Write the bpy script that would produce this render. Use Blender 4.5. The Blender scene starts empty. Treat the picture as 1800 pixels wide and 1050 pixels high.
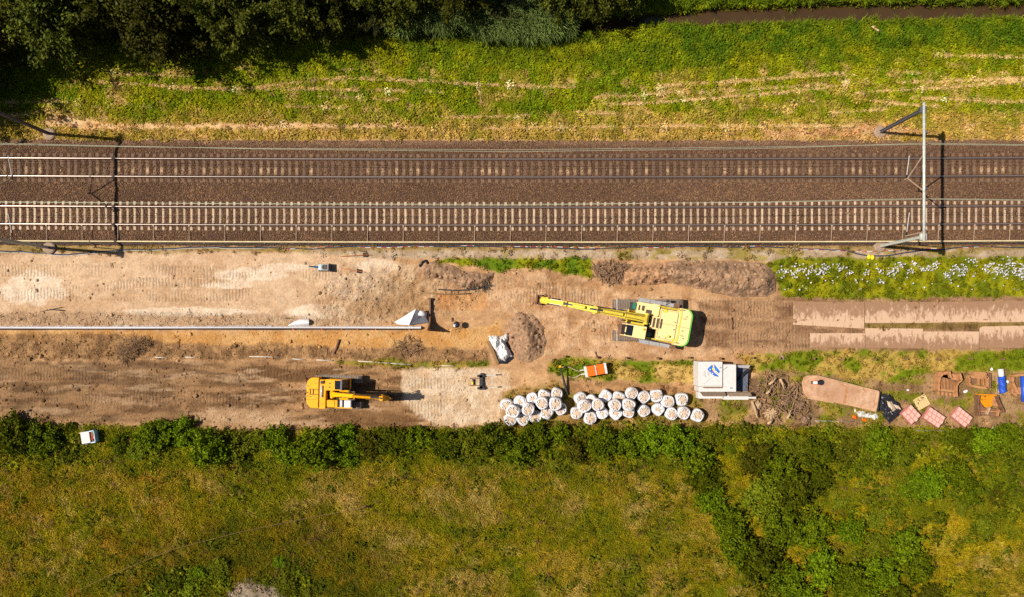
import bpy, math, random
import numpy as np
from mathutils import Vector, Matrix

# ------------------------------------------------------------------ set-up
scene = bpy.context.scene
col_main = scene.collection
S = 0.048            # metres per photo pixel on the ground
HC = 67.2            # height of the drone
NPX, NPY = 893.0, 575.0   # photo pixel straight below the drone
CX, CY = (NPX-900)*S, (525-NPY)*S

cam_d = bpy.data.cameras.new('camera')
cam = bpy.data.objects.new('camera', cam_d)
col_main.objects.link(cam)
cam.location = (CX, CY, HC)
cam.rotation_euler = (0, 0, 0)
cam_d.sensor_width = 36.0
cam_d.lens = 36.0*HC/(1800*S)
cam_d.shift_x = (900-NPX)/1800.0
cam_d.shift_y = (NPY-525)/1800.0
cam_d.clip_start = 0.5
cam_d.clip_end = 6000
scene.camera = cam

SUN_DIR = Vector((0.748, -0.062, -1.0))     # the way the light travels
world = bpy.data.worlds.new('World')
scene.world = world
world.use_nodes = True
wn = world.node_tree
wn.nodes.clear()
sky = wn.nodes.new('ShaderNodeTexSky')
sky.sky_type = 'NISHITA'
sky.sun_disc = False
sky.sun_elevation = math.atan2(1.0, math.hypot(SUN_DIR.x, SUN_DIR.y))
sky.sun_rotation = math.atan2(-SUN_DIR.x, -SUN_DIR.y)
bg = wn.nodes.new('ShaderNodeBackground')
bg.inputs['Strength'].default_value = 0.05
wo = wn.nodes.new('ShaderNodeOutputWorld')
wn.links.new(sky.outputs[0], bg.inputs[0])
wn.links.new(bg.outputs[0], wo.inputs[0])
sun_d = bpy.data.lights.new('sun', 'SUN')
sun_d.energy = 5.0
sun_d.angle = math.radians(0.5)
sun_d.color = (1.0, 0.94, 0.85)
sun = bpy.data.objects.new('sun', sun_d)
sun.rotation_euler = SUN_DIR.to_track_quat('-Z', 'Y').to_euler()
sun.location = (-60, 5, 80)
col_main.objects.link(sun)
vs = scene.view_settings
vs.view_transform = 'Standard'
vs.look = 'None'
vs.exposure = 0.42
vs.gamma = 1.0
vs.use_curve_mapping = False
scene.cycles.max_bounces = 6
scene.cycles.diffuse_bounces = 2
scene.cycles.transmission_bounces = 3
scene.cycles.transparent_max_bounces = 6
scene.cycles.use_denoising = False

# ------------------------------------------------------------------ helpers
def P(px, py, h=0.0):
    """world point at height h that the photo shows at pixel (px, py)"""
    f = 1.0 - h/HC
    return Vector((CX+(px-NPX)*S*f, CY+(NPY-py)*S*f, h))

def lin(c):
    c = c/255.0
    return c/12.92 if c <= 0.04045 else ((c+0.055)/1.055)**2.4
def C(r, g, b, k=0.72):
    return (lin(r)*k, lin(g)*k, lin(b)*k)

rs = np.random.RandomState(7)
_T = rs.rand(512, 512)
def vnoise(x, y):
    xf = np.floor(x); yf = np.floor(y)
    xi = xf.astype(np.int64) & 511; yi = yf.astype(np.int64) & 511
    u = x-xf; v = y-yf
    u = u*u*(3-2*u); v = v*v*(3-2*v)
    x1 = (xi+1) & 511; y1 = (yi+1) & 511
    a = _T[xi, yi]*(1-u)+_T[x1, yi]*u
    b = _T[xi, y1]*(1-u)+_T[x1, y1]*u
    return a*(1-v)+b*v
def fbm(x, y, o=4, seed=0):
    t = 0; a = 0.5; n = 0
    x = x+seed*17.31; y = y+seed*9.77
    for i in range(o):
        t = t+a*vnoise(x, y); n += a
        x = x*2.03+11.3; y = y*2.03+5.7; a *= 0.55
    return t/n
def sstep(a, b, x):
    t = np.clip((x-a)/(b-a), 0, 1)
    return t*t*(3-2*t)
def sdf(px, py, poly):
    d = np.full(px.shape, 1e18); sgn = np.ones(px.shape)
    n = len(poly)
    for i in range(n):
        ax, ay = poly[i]; bx, by = poly[i-1]
        ex, ey = bx-ax, by-ay
        wx, wy = px-ax, py-ay
        t = np.clip((wx*ex+wy*ey)/(ex*ex+ey*ey+1e-9), 0, 1)
        dx, dy = wx-ex*t, wy-ey*t
        d = np.minimum(d, dx*dx+dy*dy)
        c1 = py >= ay; c2 = py < by; c3 = ex*wy > ey*wx
        flip = (c1 & c2 & c3) | (~c1 & ~c2 & ~c3)
        sgn = np.where(flip, -sgn, sgn)
    return sgn*np.sqrt(d)       # negative inside
def dline(px, py, pts):
    d = np.full(px.shape, 1e18)
    for i in range(len(pts)-1):
        ax, ay = pts[i]; bx, by = pts[i+1]
        ex, ey = bx-ax, by-ay
        wx, wy = px-ax, py-ay
        t = np.clip((wx*ex+wy*ey)/(ex*ex+ey*ey+1e-9), 0, 1)
        d = np.minimum(d, (wx-ex*t)**2+(wy-ey*t)**2)
    return np.sqrt(d)

def link(o, parent=None):
    col_main.objects.link(o)
    if parent is not None:
        o.parent = parent
    return o
def tag(o, label=None, cat=None, group=None, kind=None):
    if label: o['label'] = label
    if cat: o['category'] = cat
    if group: o['group'] = group
    if kind: o['kind'] = kind
    return o
def thing(name, label, cat, loc=(0, 0, 0), rz=0.0, group=None):
    o = bpy.data.objects.new(name, None)
    o.empty_display_size = 0.3
    o.location = loc; o.rotation_euler = (0, 0, rz)
    link(o)
    return tag(o, label, cat, group)
def dup(root, loc=None, rz=None, label=None, group=None):
    def cp(o, par):
        c = o.copy(); col_main.objects.link(c)
        if par is not None: c.parent = par
        for ch in o.children: cp(ch, c)
        return c
    c = cp(root, None)
    if loc is not None: c.location = loc
    if rz is not None: c.rotation_euler = (0, 0, rz)
    if label: c['label'] = label
    if group: c['group'] = group
    return c

class MB:
    def __init__(self): self.v = []; self.f = []
    def add(self, vs, fs, M=None):
        b = len(self.v)
        for v in vs:
            v = Vector(v)
            self.v.append(tuple(M @ v) if M is not None else tuple(v))
        self.f += [tuple(i+b for i in f) for f in fs]
        return self
    def box(self, c, s, rz=0.0, M=None):
        x, y, z = (k/2 for k in s)
        R = Matrix.Translation(c) @ Matrix.Rotation(rz, 4, 'Z')
        if M is not None: R = M @ R
        vs = [(-x,-y,-z),(x,-y,-z),(x,y,-z),(-x,y,-z),(-x,-y,z),(x,-y,z),(x,y,z),(-x,y,z)]
        return self.add(vs, [(0,3,2,1),(4,5,6,7),(0,1,5,4),(1,2,6,5),(2,3,7,6),(3,0,4,7)], R)
    def beam(self, p0, p1, w, h, w1=None, h1=None):
        """box section bar from p0 to p1: w sideways, h in the upright plane"""
        p0 = Vector(p0); p1 = Vector(p1); d = (p1-p0).normalized()
        up = Vector((0, 0, 1)) if abs(d.z) < 0.99 else Vector((1, 0, 0))
        sd = d.cross(up).normalized(); up = sd.cross(d).normalized()
        w1 = w if w1 is None else w1; h1 = h if h1 is None else h1
        vs = []
        for p, a, b in ((p0, w, h), (p1, w1, h1)):
            for sx, sz in ((-1,-1),(1,-1),(1,1),(-1,1)):
                vs.append(p+sd*sx*a/2+up*sz*b/2)
        return self.add(vs, [(0,3,2,1),(4,5,6,7),(0,1,5,4),(1,2,6,5),(2,3,7,6),(3,0,4,7)])
    def tube(self, pts, r, n=6, caps=True):
        pts = [Vector(p) for p in pts]
        rr = r if isinstance(r, (list, tuple)) else [r]*len(pts)
        rings = []; prev = None
        for i, p in enumerate(pts):
            d = (pts[min(i+1, len(pts)-1)]-pts[max(i-1, 0)])
            d = d.normalized() if d.length > 1e-9 else Vector((0, 0, 1))
            up = Vector((0, 0, 1)) if abs(d.z) < 0.95 else Vector((1, 0, 0))
            a = d.cross(up).normalized()
            if prev is not None and prev.dot(a) < 0: a = -a
            prev = a; b = a.cross(d).normalized()
            rings.append([p+(a*math.cos(2*math.pi*k/n)+b*math.sin(2*math.pi*k/n))*rr[i] for k in range(n)])
        vs = [v for r_ in rings for v in r_]; fs = []
        for i in range(len(pts)-1):
            for k in range(n):
                k2 = (k+1) % n
                fs.append((i*n+k, i*n+k2, (i+1)*n+k2, (i+1)*n+k))
        if caps:
            fs.append(tuple(range(n))[::-1]); fs.append(tuple((len(pts)-1)*n+k for k in range(n)))
        return self.add(vs, fs)
    def prism(self, poly, z0, z1, M=None):
        n = len(poly)
        vs = [(x, y, z0) for x, y in poly]+[(x, y, z1) for x, y in poly]
        fs = [tuple(range(n))[::-1], tuple(range(n, 2*n))]
        fs += [(i, (i+1) % n, (i+1) % n+n, i+n) for i in range(n)]
        return self.add(vs, fs, M)
    def lathe(self, prof, n=16, M=None):
        vs = []; fs = []
        for r, z in prof:
            for k in range(n):
                a = 2*math.pi*k/n
                vs.append((r*math.cos(a), r*math.sin(a), z))
        for i in range(len(prof)-1):
            for k in range(n):
                k2 = (k+1) % n
                fs.append((i*n+k, i*n+k2, (i+1)*n+k2, (i+1)*n+k))
        fs.append(tuple((len(prof)-1)*n+k for k in range(n)))
        fs.append(tuple(range(n))[::-1])
        return self.add(vs, fs, M)
    def mesh(self, name):
        m = bpy.data.meshes.new(name)
        m.from_pydata(self.v, [], self.f)
        m.update()
        return m
    def build(self, name, mat, parent=None, bevel=0.0, smooth=False, fix=True):
        m = self.mesh(name)
        if fix:
            import bmesh
            bm = bmesh.new(); bm.from_mesh(m)
            bmesh.ops.recalc_face_normals(bm, faces=bm.faces)
            bm.to_mesh(m); bm.free()
        m.materials.append(mat)
        if smooth:
            for p in m.polygons: p.use_smooth = True
        o = bpy.data.objects.new(name, m)
        link(o, parent)
        if bevel > 0:
            b = o.modifiers.new('bevel', 'BEVEL'); b.width = bevel; b.segments = 2
            b.limit_method = 'ANGLE'; b.angle_limit = math.radians(40)
        return o

def np_mesh(name, V, F, mat=None, smooth=False):
    m = bpy.data.meshes.new(name)
    V = np.asarray(V, np.float32); F = np.asarray(F, np.int32)
    k = F.shape[1]
    m.vertices.add(len(V)); m.vertices.foreach_set('co', V.ravel())
    m.loops.add(F.size); m.loops.foreach_set('vertex_index', F.ravel())
    m.polygons.add(len(F))
    m.polygons.foreach_set('loop_start', np.arange(0, F.size, k, dtype=np.int32))
    m.polygons.foreach_set('loop_total', np.full(len(F), k, np.int32))
    if smooth: m.polygons.foreach_set('use_smooth', np.ones(len(F), bool))
    m.update(calc_edges=True)
    if mat is not None: m.materials.append(mat)
    return m
def attr(m, name, typ, dom, data):
    a = m.attributes.new(name, typ, dom)
    key = {'FLOAT': 'value', 'INT': 'value', 'FLOAT_VECTOR': 'vector', 'FLOAT_COLOR': 'color'}[typ]
    d = np.asarray(data)
    if typ == 'FLOAT_COLOR' and d.shape[1] == 3:
        d = np.concatenate([d, np.ones((len(d), 1))], 1)
    a.data.foreach_set(key, d.astype(np.int32 if typ == 'INT' else np.float32).ravel())

# ------------------------------------------------------------------ materials
def nt_of(name):
    m = bpy.data.materials.new(name); m.use_nodes = True
    nt = m.node_tree; nt.nodes.clear()
    out = nt.nodes.new('ShaderNodeOutputMaterial')
    b = nt.nodes.new('ShaderNodeBsdfPrincipled')
    nt.links.new(b.outputs[0], out.inputs[0])
    return m, nt, b, out
def add_noise(nt, scale, detail=4, rough=0.6, obj=True):
    tc = nt.nodes.new('ShaderNodeTexCoord')
    n = nt.nodes.new('ShaderNodeTexNoise')
    n.inputs['Scale'].default_value = scale
    n.inputs['Detail'].default_value = detail
    n.inputs['Roughness'].default_value = rough
    nt.links.new(tc.outputs['Object'], n.inputs['Vector'])
    return n
def maprange(nt, src, a, b, c, d):
    m = nt.nodes.new('ShaderNodeMapRange')
    m.inputs[1].default_value = a; m.inputs[2].default_value = b
    m.inputs[3].default_value = c; m.inputs[4].default_value = d
    nt.links.new(src, m.inputs[0])
    return m.outputs[0]
def mixrgb(nt, f, a, b, mode='MIX'):
    m = nt.nodes.new('ShaderNodeMix'); m.data_type = 'RGBA'; m.blend_type = mode
    for sock, val in ((m.inputs[0], f), (m.inputs[6], a), (m.inputs[7], b)):
        if isinstance(val, bpy.types.NodeSocket): nt.links.new(val, sock)
        elif isinstance(val, (int, float)): sock.default_value = val
        else: sock.default_value = (*val[:3], 1)
    return m.outputs[2]
def bump(nt, b, src, strength=0.5, dist=0.02):
    bp = nt.nodes.new('ShaderNodeBump')
    bp.inputs['Strength'].default_value = strength
    bp.inputs['Distance'].default_value = dist
    nt.links.new(src, bp.inputs['Height'])
    nt.links.new(bp.outputs[0], b.inputs['Normal'])
    return bp
def mat(name, c, rough=0.6, metal=0.0, var=0.18, scale=5.0, dirt=None, dirt_amt=0.35, bmp=0.15, c2=None, coat=0.0):
    m, nt, b, out = nt_of(name)
    n = add_noise(nt, scale, 5)
    lo = tuple(k*(1-var) for k in c); hi = tuple(min(1, k*(1+var)) for k in c)
    if c2 is not None: lo, hi = c, c2
    colr = mixrgb(nt, maprange(nt, n.outputs[0], 0.35, 0.65, 0, 1), lo, hi)
    if dirt is not None:
        n2 = add_noise(nt, scale*0.6+1.3, 6, 0.7)
        colr = mixrgb(nt, maprange(nt, n2.outputs[0], 0.62-dirt_amt*0.4, 0.78-dirt_amt*0.25, 0, 0.85), colr, dirt)
    nt.links.new(colr, b.inputs['Base Color'])
    b.inputs['Roughness'].default_value = rough
    if metal == 0 and rough > 0.1: b.inputs['Specular IOR Level'].default_value = 0.22
    b.inputs['Metallic'].default_value = metal
    if coat: b.inputs['Coat Weight'].default_value = coat
    if bmp > 0:
        n3 = add_noise(nt, scale*4, 5)
        bump(nt, b, n3.outputs[0], bmp, 0.03)
    return m

DIRT = C(150, 115, 80)
M = {}
M['yellow'] = mat('yellow_paint', (0.70, 0.505, 0.05), 0.5, var=0.10, dirt=C(150,120,70), dirt_amt=0.12, bmp=0.05)
M['pale_yellow'] = mat('pale_yellow_paint', (0.80, 0.585, 0.25), 0.5, var=0.06, dirt=C(190,170,110), dirt_amt=0.10, bmp=0.04)
M['green'] = mat('green_paint', (0.10, 0.62, 0.06), 0.4, var=0.08, bmp=0.03)
M['orange_yellow'] = mat('orange_yellow_paint', (0.76, 0.335, 0.002), 0.5, var=0.10, dirt=C(140,100,40), dirt_amt=0.12, bmp=0.05)
M['dark'] = mat('dark_steel', (0.035, 0.033, 0.032), 0.55, var=0.3, dirt=C(110,85,60), dirt_amt=0.15)
M['rubber'] = mat('black_rubber', (0.02, 0.02, 0.02), 0.7, var=0.3)
M['shoe'] = mat('track_steel', (0.20, 0.165, 0.14), 0.6, 0.3, var=0.3, dirt=C(170,135,100), dirt_amt=0.5)
M['grey'] = mat('grey_tread_plate', (0.30, 0.30, 0.30), 0.6, var=0.15, dirt=C(170,140,105), dirt_amt=0.25)
M['glass'] = mat('tinted_glass', (0.012, 0.014, 0.018), 0.08, var=0.2, bmp=0)
M['chrome'] = mat('chrome_rod', (0.6, 0.6, 0.6), 0.15, 1.0, var=0.05, bmp=0)
M['grille'] = mat('brown_grille', (0.085, 0.06, 0.04), 0.7, var=0.3, scale=20)
M['white_paint'] = mat('white_paint', (0.62, 0.60, 0.58), 0.45, var=0.06, dirt=C(190,165,135), dirt_amt=0.15, bmp=0.03)
M['off_white'] = mat('off_white_panel', (0.57, 0.53, 0.49), 0.55, var=0.06, dirt=C(215,190,165), dirt_amt=0.12, bmp=0.04)
M['slate'] = mat('slate_panel_and_bay_shade', (0.10, 0.11, 0.14), 0.6, var=0.2, dirt=C(90,75,70), dirt_amt=0.3)
M['orange'] = mat('orange_paint', (0.78, 0.13, 0.008), 0.45, var=0.08, bmp=0.03)
M['fabric'] = mat('white_woven_fabric', (0.63, 0.595, 0.59), 0.85, var=0.07, scale=6, bmp=0.3, dirt=C(205,180,150), dirt_amt=0.12)
M['grey_visor_and_cloth_shade'] = mat('grey_visor_and_cloth_shade', (0.13, 0.13, 0.15), 0.8, var=0.2, bmp=0.3)
M['sand'] = mat('bag_sand', C(210,178,146), 0.95, var=0.18, scale=14, bmp=0.5, c2=C(230,204,176))
M['rust'] = mat('rusty_steel', C(176,116,70), 0.75, 0.0, scale=3, c2=C(214,158,108), dirt=C(130,86,54), dirt_amt=0.25, bmp=0.1)
M['rust_dark'] = mat('dark_rusty_steel', C(112,78,54), 0.75, scale=3, c2=C(158,116,88), dirt=C(80,58,44), dirt_amt=0.25, bmp=0.1)
M['ochre'] = mat('ochre_paint', C(235,150,20), 0.55, var=0.12, dirt=C(190,120,50), dirt_amt=0.25)
M['wood'] = mat('weathered_wood', C(150,115,78), 0.85, var=0.25, scale=9, bmp=0.3)
M['new_wood'] = mat('pale_planed_wood', C(232,198,140), 0.75, var=0.10, scale=6, bmp=0.1)
M['stick'] = mat('dead_wood', C(110,84,62), 0.9, scale=4, c2=C(170,135,104), bmp=0.3)
M['pale_stick'] = mat('pale_broken_wood', C(200,165,125), 0.9, var=0.2, scale=5)
M['black_plastic'] = mat('black_plastic_sheet', (0.02, 0.02, 0.026), 0.32, var=0.4, bmp=0.25, scale=3)
M['blue'] = mat('blue_plastic', (0.02, 0.075, 0.42), 0.4, var=0.25, scale=8, bmp=0.2)
M['cyan'] = mat('blue_machine_paint', (0.03, 0.22, 0.42), 0.45, var=0.1)
M['lightblue'] = mat('pale_blue_paint', (0.42, 0.58, 0.66), 0.45, var=0.08)
M['portal'] = mat('galvanised_mast_steel', (0.50, 0.50, 0.44), 0.55, 0.2, var=0.14, scale=3, dirt=C(170,160,130), dirt_amt=0.25)
M['portal_dark'] = mat('dark_shaded_mast_steel', (0.085, 0.083, 0.10), 0.6, 0.2, var=0.2, scale=3)  # steel darkened to carry the shade on the mast's back faces
M['concrete'] = mat('concrete', C(168,142,118), 0.9, var=0.15, scale=6, bmp=0.4)
M['wire'] = mat('copper_wire', (0.50, 0.52, 0.36), 0.5, 0.3, var=0.1)
M['tube_cream'] = mat('cream_fibre_tube', C(236,214,165), 0.6, var=0.1, scale=2)
M['tube_grey'] = mat('grey_steel_rod', C(195,165,135), 0.6, var=0.15)
M['cable'] = mat('dark_cable', (0.035, 0.04, 0.065), 0.6, var=0.3)
M['pipe_white'] = mat('white_plastic_pipe', (0.52, 0.49, 0.43), 0.5, var=0.08)
M['pink'] = mat('pink_wrapping', C(222,140,130), 0.55, var=0.12, scale=8)
M['pale_stone'] = mat('pale_paver', C(228,184,164), 0.8, var=0.16, scale=9, bmp=0.1)
M['red'] = mat('red_plastic', (0.62, 0.04, 0.02), 0.5, var=0.15)
M['bright_yellow'] = mat('bright_yellow_plastic', (0.85, 0.60, 0.02), 0.5, var=0.08)
M['straw'] = mat('dry_straw', C(225,190,140), 0.95, var=0.2, scale=10, bmp=0.6)
M['dust_plate'] = mat('dusty_plate_top', C(186,138,104), 0.85, scale=0.8, c2=C(220,178,144), dirt=C(176,118,72), dirt_amt=0.35, bmp=0.1)
M['seam'] = mat('dark_seam', (0.05, 0.04, 0.02), 0.7)
M['silver'] = mat('silver_paint', (0.5, 0.5, 0.5), 0.4, 0.2)
M['tan_plate'] = mat('sandy_steel_plate', C(190,140,102), 0.85, scale=1.1, c2=C(222,176,136), dirt=C(170,118,78), dirt_amt=0.3, bmp=0.2)
M['earth_brown'] = mat('dark_earth', C(146,112,84), 0.95, scale=2.2, c2=C(190,152,118), dirt=C(126,92,64), dirt_amt=0.3, bmp=0.9)
M['earth_tan'] = mat('tan_earth', C(178,132,94), 0.95, scale=1.8, c2=C(216,168,126), dirt=C(140,100,66), dirt_amt=0.35, bmp=0.9)

def red_white_material():
    m, nt, b, out = nt_of('red_white_tape')
    tc = nt.nodes.new('ShaderNodeTexCoord'); sp = nt.nodes.new('ShaderNodeSeparateXYZ')
    nt.links.new(tc.outputs['Object'], sp.inputs[0])
    w = nt.nodes.new('ShaderNodeMath'); w.operation = 'PINGPONG'; w.inputs[1].default_value = 0.45
    nt.links.new(sp.outputs[0], w.inputs[0])
    g = nt.nodes.new('ShaderNodeMath'); g.operation = 'GREATER_THAN'; g.inputs[1].default_value = 0.225
    nt.links.new(w.outputs[0], g.inputs[0])
    nt.links.new(mixrgb(nt, g.outputs[0], (0.55, 0.06, 0.03), (0.75, 0.72, 0.68)), b.inputs['Base Color'])
    b.inputs['Roughness'].default_value = 0.5
    return m
M['tape'] = red_white_material()
# ------------------------------------------------------------------ terrain
FARL, FARR = -40000, 42000
TREADS = [([(-60,476),(120,474),(300,479),(440,477),(620,483)],11),([(-60,521),(110,517),(300,520),(455,518)],11),([(90,512),(260,497),(420,500)],9),
          ([(-200,655),(60,656),(220,659),(470,654),(560,657)],12),([(-200,699),(100,695),(300,700),(460,694)],12),([(180,716),(330,704),(470,712)],9),
          ([(705,671),(790,675),(860,672)],10),([(700,716),(760,715),(812,711)],11),([(715,736),(790,728),(830,700)],8),
          ([(845,508),(900,514),(960,520),(1085,524)],15),([(935,571),(1000,580),(1090,586)],15),([(870,490),(960,505),(1060,540)],10),
          ([(1205,540),(1300,543),(1400,546),(1850,545)],15),([(1205,590),(1300,598),(1400,601),(1850,601)],14),([(1230,560),(1330,575),(1420,578)],10),([(600,702),(720,698)],9),([(520,665),(640,668)],8)]
STRAW = [([(150,145),(275,150),(345,155),(430,157),(560,140),(620,138),(760,143),(850,150),(1010,153)],1.7),
 ([(200,130),(345,133)],1.5),([(-60,182),(40,180),(120,178)],2),([(450,155),(590,158),(780,162)],1.5),
 ([(1045,172),(1120,168),(1200,160)],1.8),([(1150,153),(1200,149),(1300,143),(1475,130),(1505,132)],2.2),
 ([(1190,165),(1350,155),(1450,148)],1.7),([(1060,184),(1160,180),(1260,172),(1400,160),(1490,148)],1.8),
 ([(1500,165),(1560,160),(1680,153),(1750,147),(1850,139)],1.6),([(1600,172),(1700,176),(1760,180),(1850,176)],1.5),
 ([(1510,175),(1600,185),(1650,187)],1.5),([(840,150),(846,182)],1.6),([(1010,197),(1085,200)],1.5),
 ([(1460,198),(1560,192)],1.4),([(1390,178),(1430,179)],1.4),([(850,226),(1130,222),(1500,221)],1.7),
 ([(500,187),(610,190)],1.5),([(250,187),(290,192)],1.5),([(1480,148),(1492,140)],2.5),([(560,170),(640,172),(700,176)],1.4),
 ([(1575,145),(1700,141),(1800,139)],1.4),([(1640,97),(1720,99),(1800,101)],1.8),([(1590,128),(1660,129)],1.5),
 ([(20,205),(70,197)],1.6),([(760,206),(850,205),(930,204)],1.5),([(600,122),(640,124)],1.4)]

def poly_mask(px, py, poly, soft=3.0, warp=5.0, ws=0.045, seed=0):
    xs = [p[0] for p in poly]; ys = [p[1] for p in poly]
    pad = soft+warp*1.5+2
    out = np.zeros(px.shape)
    k = np.where((px > min(xs)-pad) & (px < max(xs)+pad) & (py > min(ys)-pad) & (py < max(ys)+pad))[0]
    if len(k) == 0: return out
    x, y = px[k], py[k]
    wx = x+warp*2*(fbm(x*ws, y*ws, 4, seed+1)-0.5)
    wy = y+warp*2*(fbm(x*ws, y*ws, 4, seed+2)-0.5)
    out[k] = 1-sstep(-soft, soft, sdf(wx, wy, poly))
    return out

class Ter: pass
def terrain(px, py):
    """albedo, height, grass cover and roughness of the ground at photo pixels"""
    n = len(px); T = Ter()
    T.col = np.zeros((n, 3)); T.z = np.zeros(n); T.grass = np.zeros(n); T.tall = np.zeros(n)
    T.clod = np.full(n, 0.25); T.tread = np.zeros(n)
    f1 = fbm(px*0.012, py*0.018, 5, 3); f2 = fbm(px*0.05, py*0.06, 5, 5); f3 = fbm(px*0.2, py*0.2, 3, 9)
    def put(m, cA, cB, mix=None, grass=None, tall=None, clod=None):
        mix = sstep(0.36, 0.64, f2) if mix is None else mix
        c = np.outer(1-mix, cA)+np.outer(mix, cB)
        T.col = T.col*(1-m[:, None])+c*m[:, None]
        for nm, v in (('grass', grass), ('tall', tall), ('clod', clod)):
            if v is not None: setattr(T, nm, getattr(T, nm)*(1-m)+v*m)
    one = np.ones(n)
    # working strip: tan earth everywhere between the verge and the meadow
    put(one, C(186,142,102), C(206,162,120), grass=0.0)
    bl = sstep(0.42, 0.66, fbm(px*0.02, py*0.03, 5, 21))
    put(bl*0.45, C(160,118,82), C(178,136,98))
    # north verge
    vm = 1-sstep(241, 247, py+3*(f3-0.5)+6*(f2-0.5))
    put(vm, C(112,126,30), C(144,142,48), sstep(0.40, 0.60, 0.5*f1+0.5*f2), grass=1.0, tall=0.1, clod=0.3)
    dry = vm*sstep(186, 236, py+40*(f1-0.5)+12*(f2-.5))
    put(dry*0.85, C(166,142,70), C(190,156,92), grass=0.75)
    dr2 = vm*sstep(0.50, 0.66, fbm(px*0.03, py*0.07, 5, 31))*sstep(110, 150, py)*(0.35+0.65*sstep(200, 1200, px))
    put(dr2*0.5, C(190,156,86), C(206,170,108), grass=0.6)
    br = vm*sstep(0.62, 0.72, fbm(px*0.05, py*0.08, 5, 32))*sstep(90, 130, py)
    put(br*0.6, C(205,165,108), C(218,180,128), grass=0.3)
    lush = poly_mask(px, py, [(1090,95),(1130,55),(1180,35),(FARR,28),(FARR,86),(1500,80),(1300,98),(1200,122),(1110,118)], 6, 10)
    put(lush, C(86,108,22), C(124,132,34), grass=1.0, tall=0.6)
    gl = vm*sstep(130, 90, py)*0.6
    put(gl*(1-lush), C(96,108,26), C(130,132,40))
    # bare sandy strip beside the ballast
    sp = poly_mask(px, py, [(66,214),(100,203),(150,207),(182,216),(300,217),(500,216),(740,219),(745,224),(560,227),(380,226),(200,226),(150,229),(118,221),(84,222)], 2.5, 4, 0.08, 4)
    put(sp, C(214,172,122), C(226,188,142), grass=0.08)
    sp2 = poly_mask(px, py, [(1340,228),(1560,218),(1640,232),(1560,240),(1350,242)], 5, 6, .06, 5)
    put(sp2*0.85, C(196,150,104), C(208,166,122), grass=0.15)
    for pts, w in STRAW:
        xs = [p[0] for p in pts]; ys = [p[1] for p in pts]
        k = np.where((px > min(xs)-8) & (px < max(xs)+8) & (py > min(ys)-8) & (py < max(ys)+8))[0]
        if len(k):
            m = np.zeros(n)
            jx = px[k]; jy = py[k]+4.0*(fbm(px[k]*0.06, py[k]*0.05, 3, 41)-0.5)
            d = dline(jx, jy, pts)/0.62
            m[k] = (1-sstep(w*0.5, w*1.5, d+1.5*(f3[k]-0.5)))*sstep(0.18, 0.36, fbm(px[k]*0.07, py[k]*0.07, 3, 43))
            put(m, C(236,198,136), C(248,218,164), grass=0.2)
            T.z += 0.05*m
    # leaf litter below the trees
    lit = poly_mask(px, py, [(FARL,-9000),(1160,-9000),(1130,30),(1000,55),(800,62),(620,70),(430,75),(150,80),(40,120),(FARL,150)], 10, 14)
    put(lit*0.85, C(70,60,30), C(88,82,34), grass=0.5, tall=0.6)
    # south meadow
    mm = sstep(742, 756, py+12*(f2-0.5)+10*(f1-0.5)-8*sstep(300, 460, px)*sstep(720, 500, px))
    q = 0.6*f1+0.4*f2
    put(mm, C(114,110,26), C(146,126,54), sstep(0.38, 0.6, q), grass=1.0, tall=1.0, clod=0.5)
    gr = mm*sstep(0.54, 0.70, fbm(px*0.009, py*0.012, 4, 51))
    put(gr*0.55, C(100,112,18), C(128,128,28))
    ta = mm*sstep(0.50, 0.70, fbm(px*0.016, py*0.02, 5, 52))*poly_mask(px, py, [(600,790),(1180,800),(1330,1010),(1340,1060),(560,1060),(480,900)], 30, 40)
    put(ta*0.5, C(148,126,70), C(176,150,98))
    bw = mm*sstep(0.52, 0.68, fbm(px*0.02, py*0.02, 5, 53))*(1-sstep(250, 420, px))
    put(bw*0.7, C(126,100,40), C(150,118,54))
    st_ = mm*sstep(0.60, 0.72, fbm(px*0.035, py*0.045, 5, 54))
    put(st_*0.35, C(178,152,92), C(200,172,114))
    dg_ = mm*sstep(0.60, 0.70, fbm(px*0.03, py*0.035, 5, 55))
    put(dg_*0.5, C(78,90,18), C(100,106,24))
    th = poly_mask(px, py, [(1215,752),(1900,742),(1900,900),(1700,985),(1660,1090),(1375,1200),(1320,1000),(1235,900),(1200,830)], 10, 18, .03, 36)
    put(th*0.6, C(104,108,20), C(160,140,52), sstep(.38, .6, fbm(px*.03, py*.035, 4, 76)), tall=.8)
    hb = mm*sstep(840, 800, py+18*(f2-.5))
    put(hb*0.6, C(86,98,20), C(126,126,32), tall=.8)
    dkg = poly_mask(px, py, [(230,1000),(380,905),(540,890),(640,930),(700,990),(640,1070),(200,1095)], 30, 30, .03, 40)*mm
    put(dkg*0.65, C(72,72,14), C(100,86,24))
    rub = poly_mask(px, py, [(405,1035),(440,1020),(480,1026),(505,1042),(520,1075),(390,1075)], 4, 8, .08, 6)
    put(rub, C(150,132,112), C(180,160,138), grass=0.1, clod=1.0)
    # sand platform on the left
    sl0 = 1
    sl = poly_mask(px, py, [(FARL,441),(300,438),(640,446),(745,468),(720,500),(690,560),(640,572),(FARL,572)], 4, 7, .05, 7)
    put(sl, C(200,162,128), C(216,182,150), sstep(0.38, 0.62, 0.5*f1+0.5*f2), clod=0.22)
    for (cx, cy, rx, ry) in ((62,505,55,32),(30,515,40,18),(440,484,60,14),(640,505,70,26),(330,548,120,8),(560,548,60,14),(500,470,46,7),(660,470,40,16),(400,502,50,6)):
        d = ((px-cx)/rx)**2+((py-cy)/ry)**2+1.6*(f2-0.5)
        m = (1-sstep(0.75, 1.05, d))*sl
        put(m*0.9, C(226,198,172), C(236,212,190))
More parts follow.
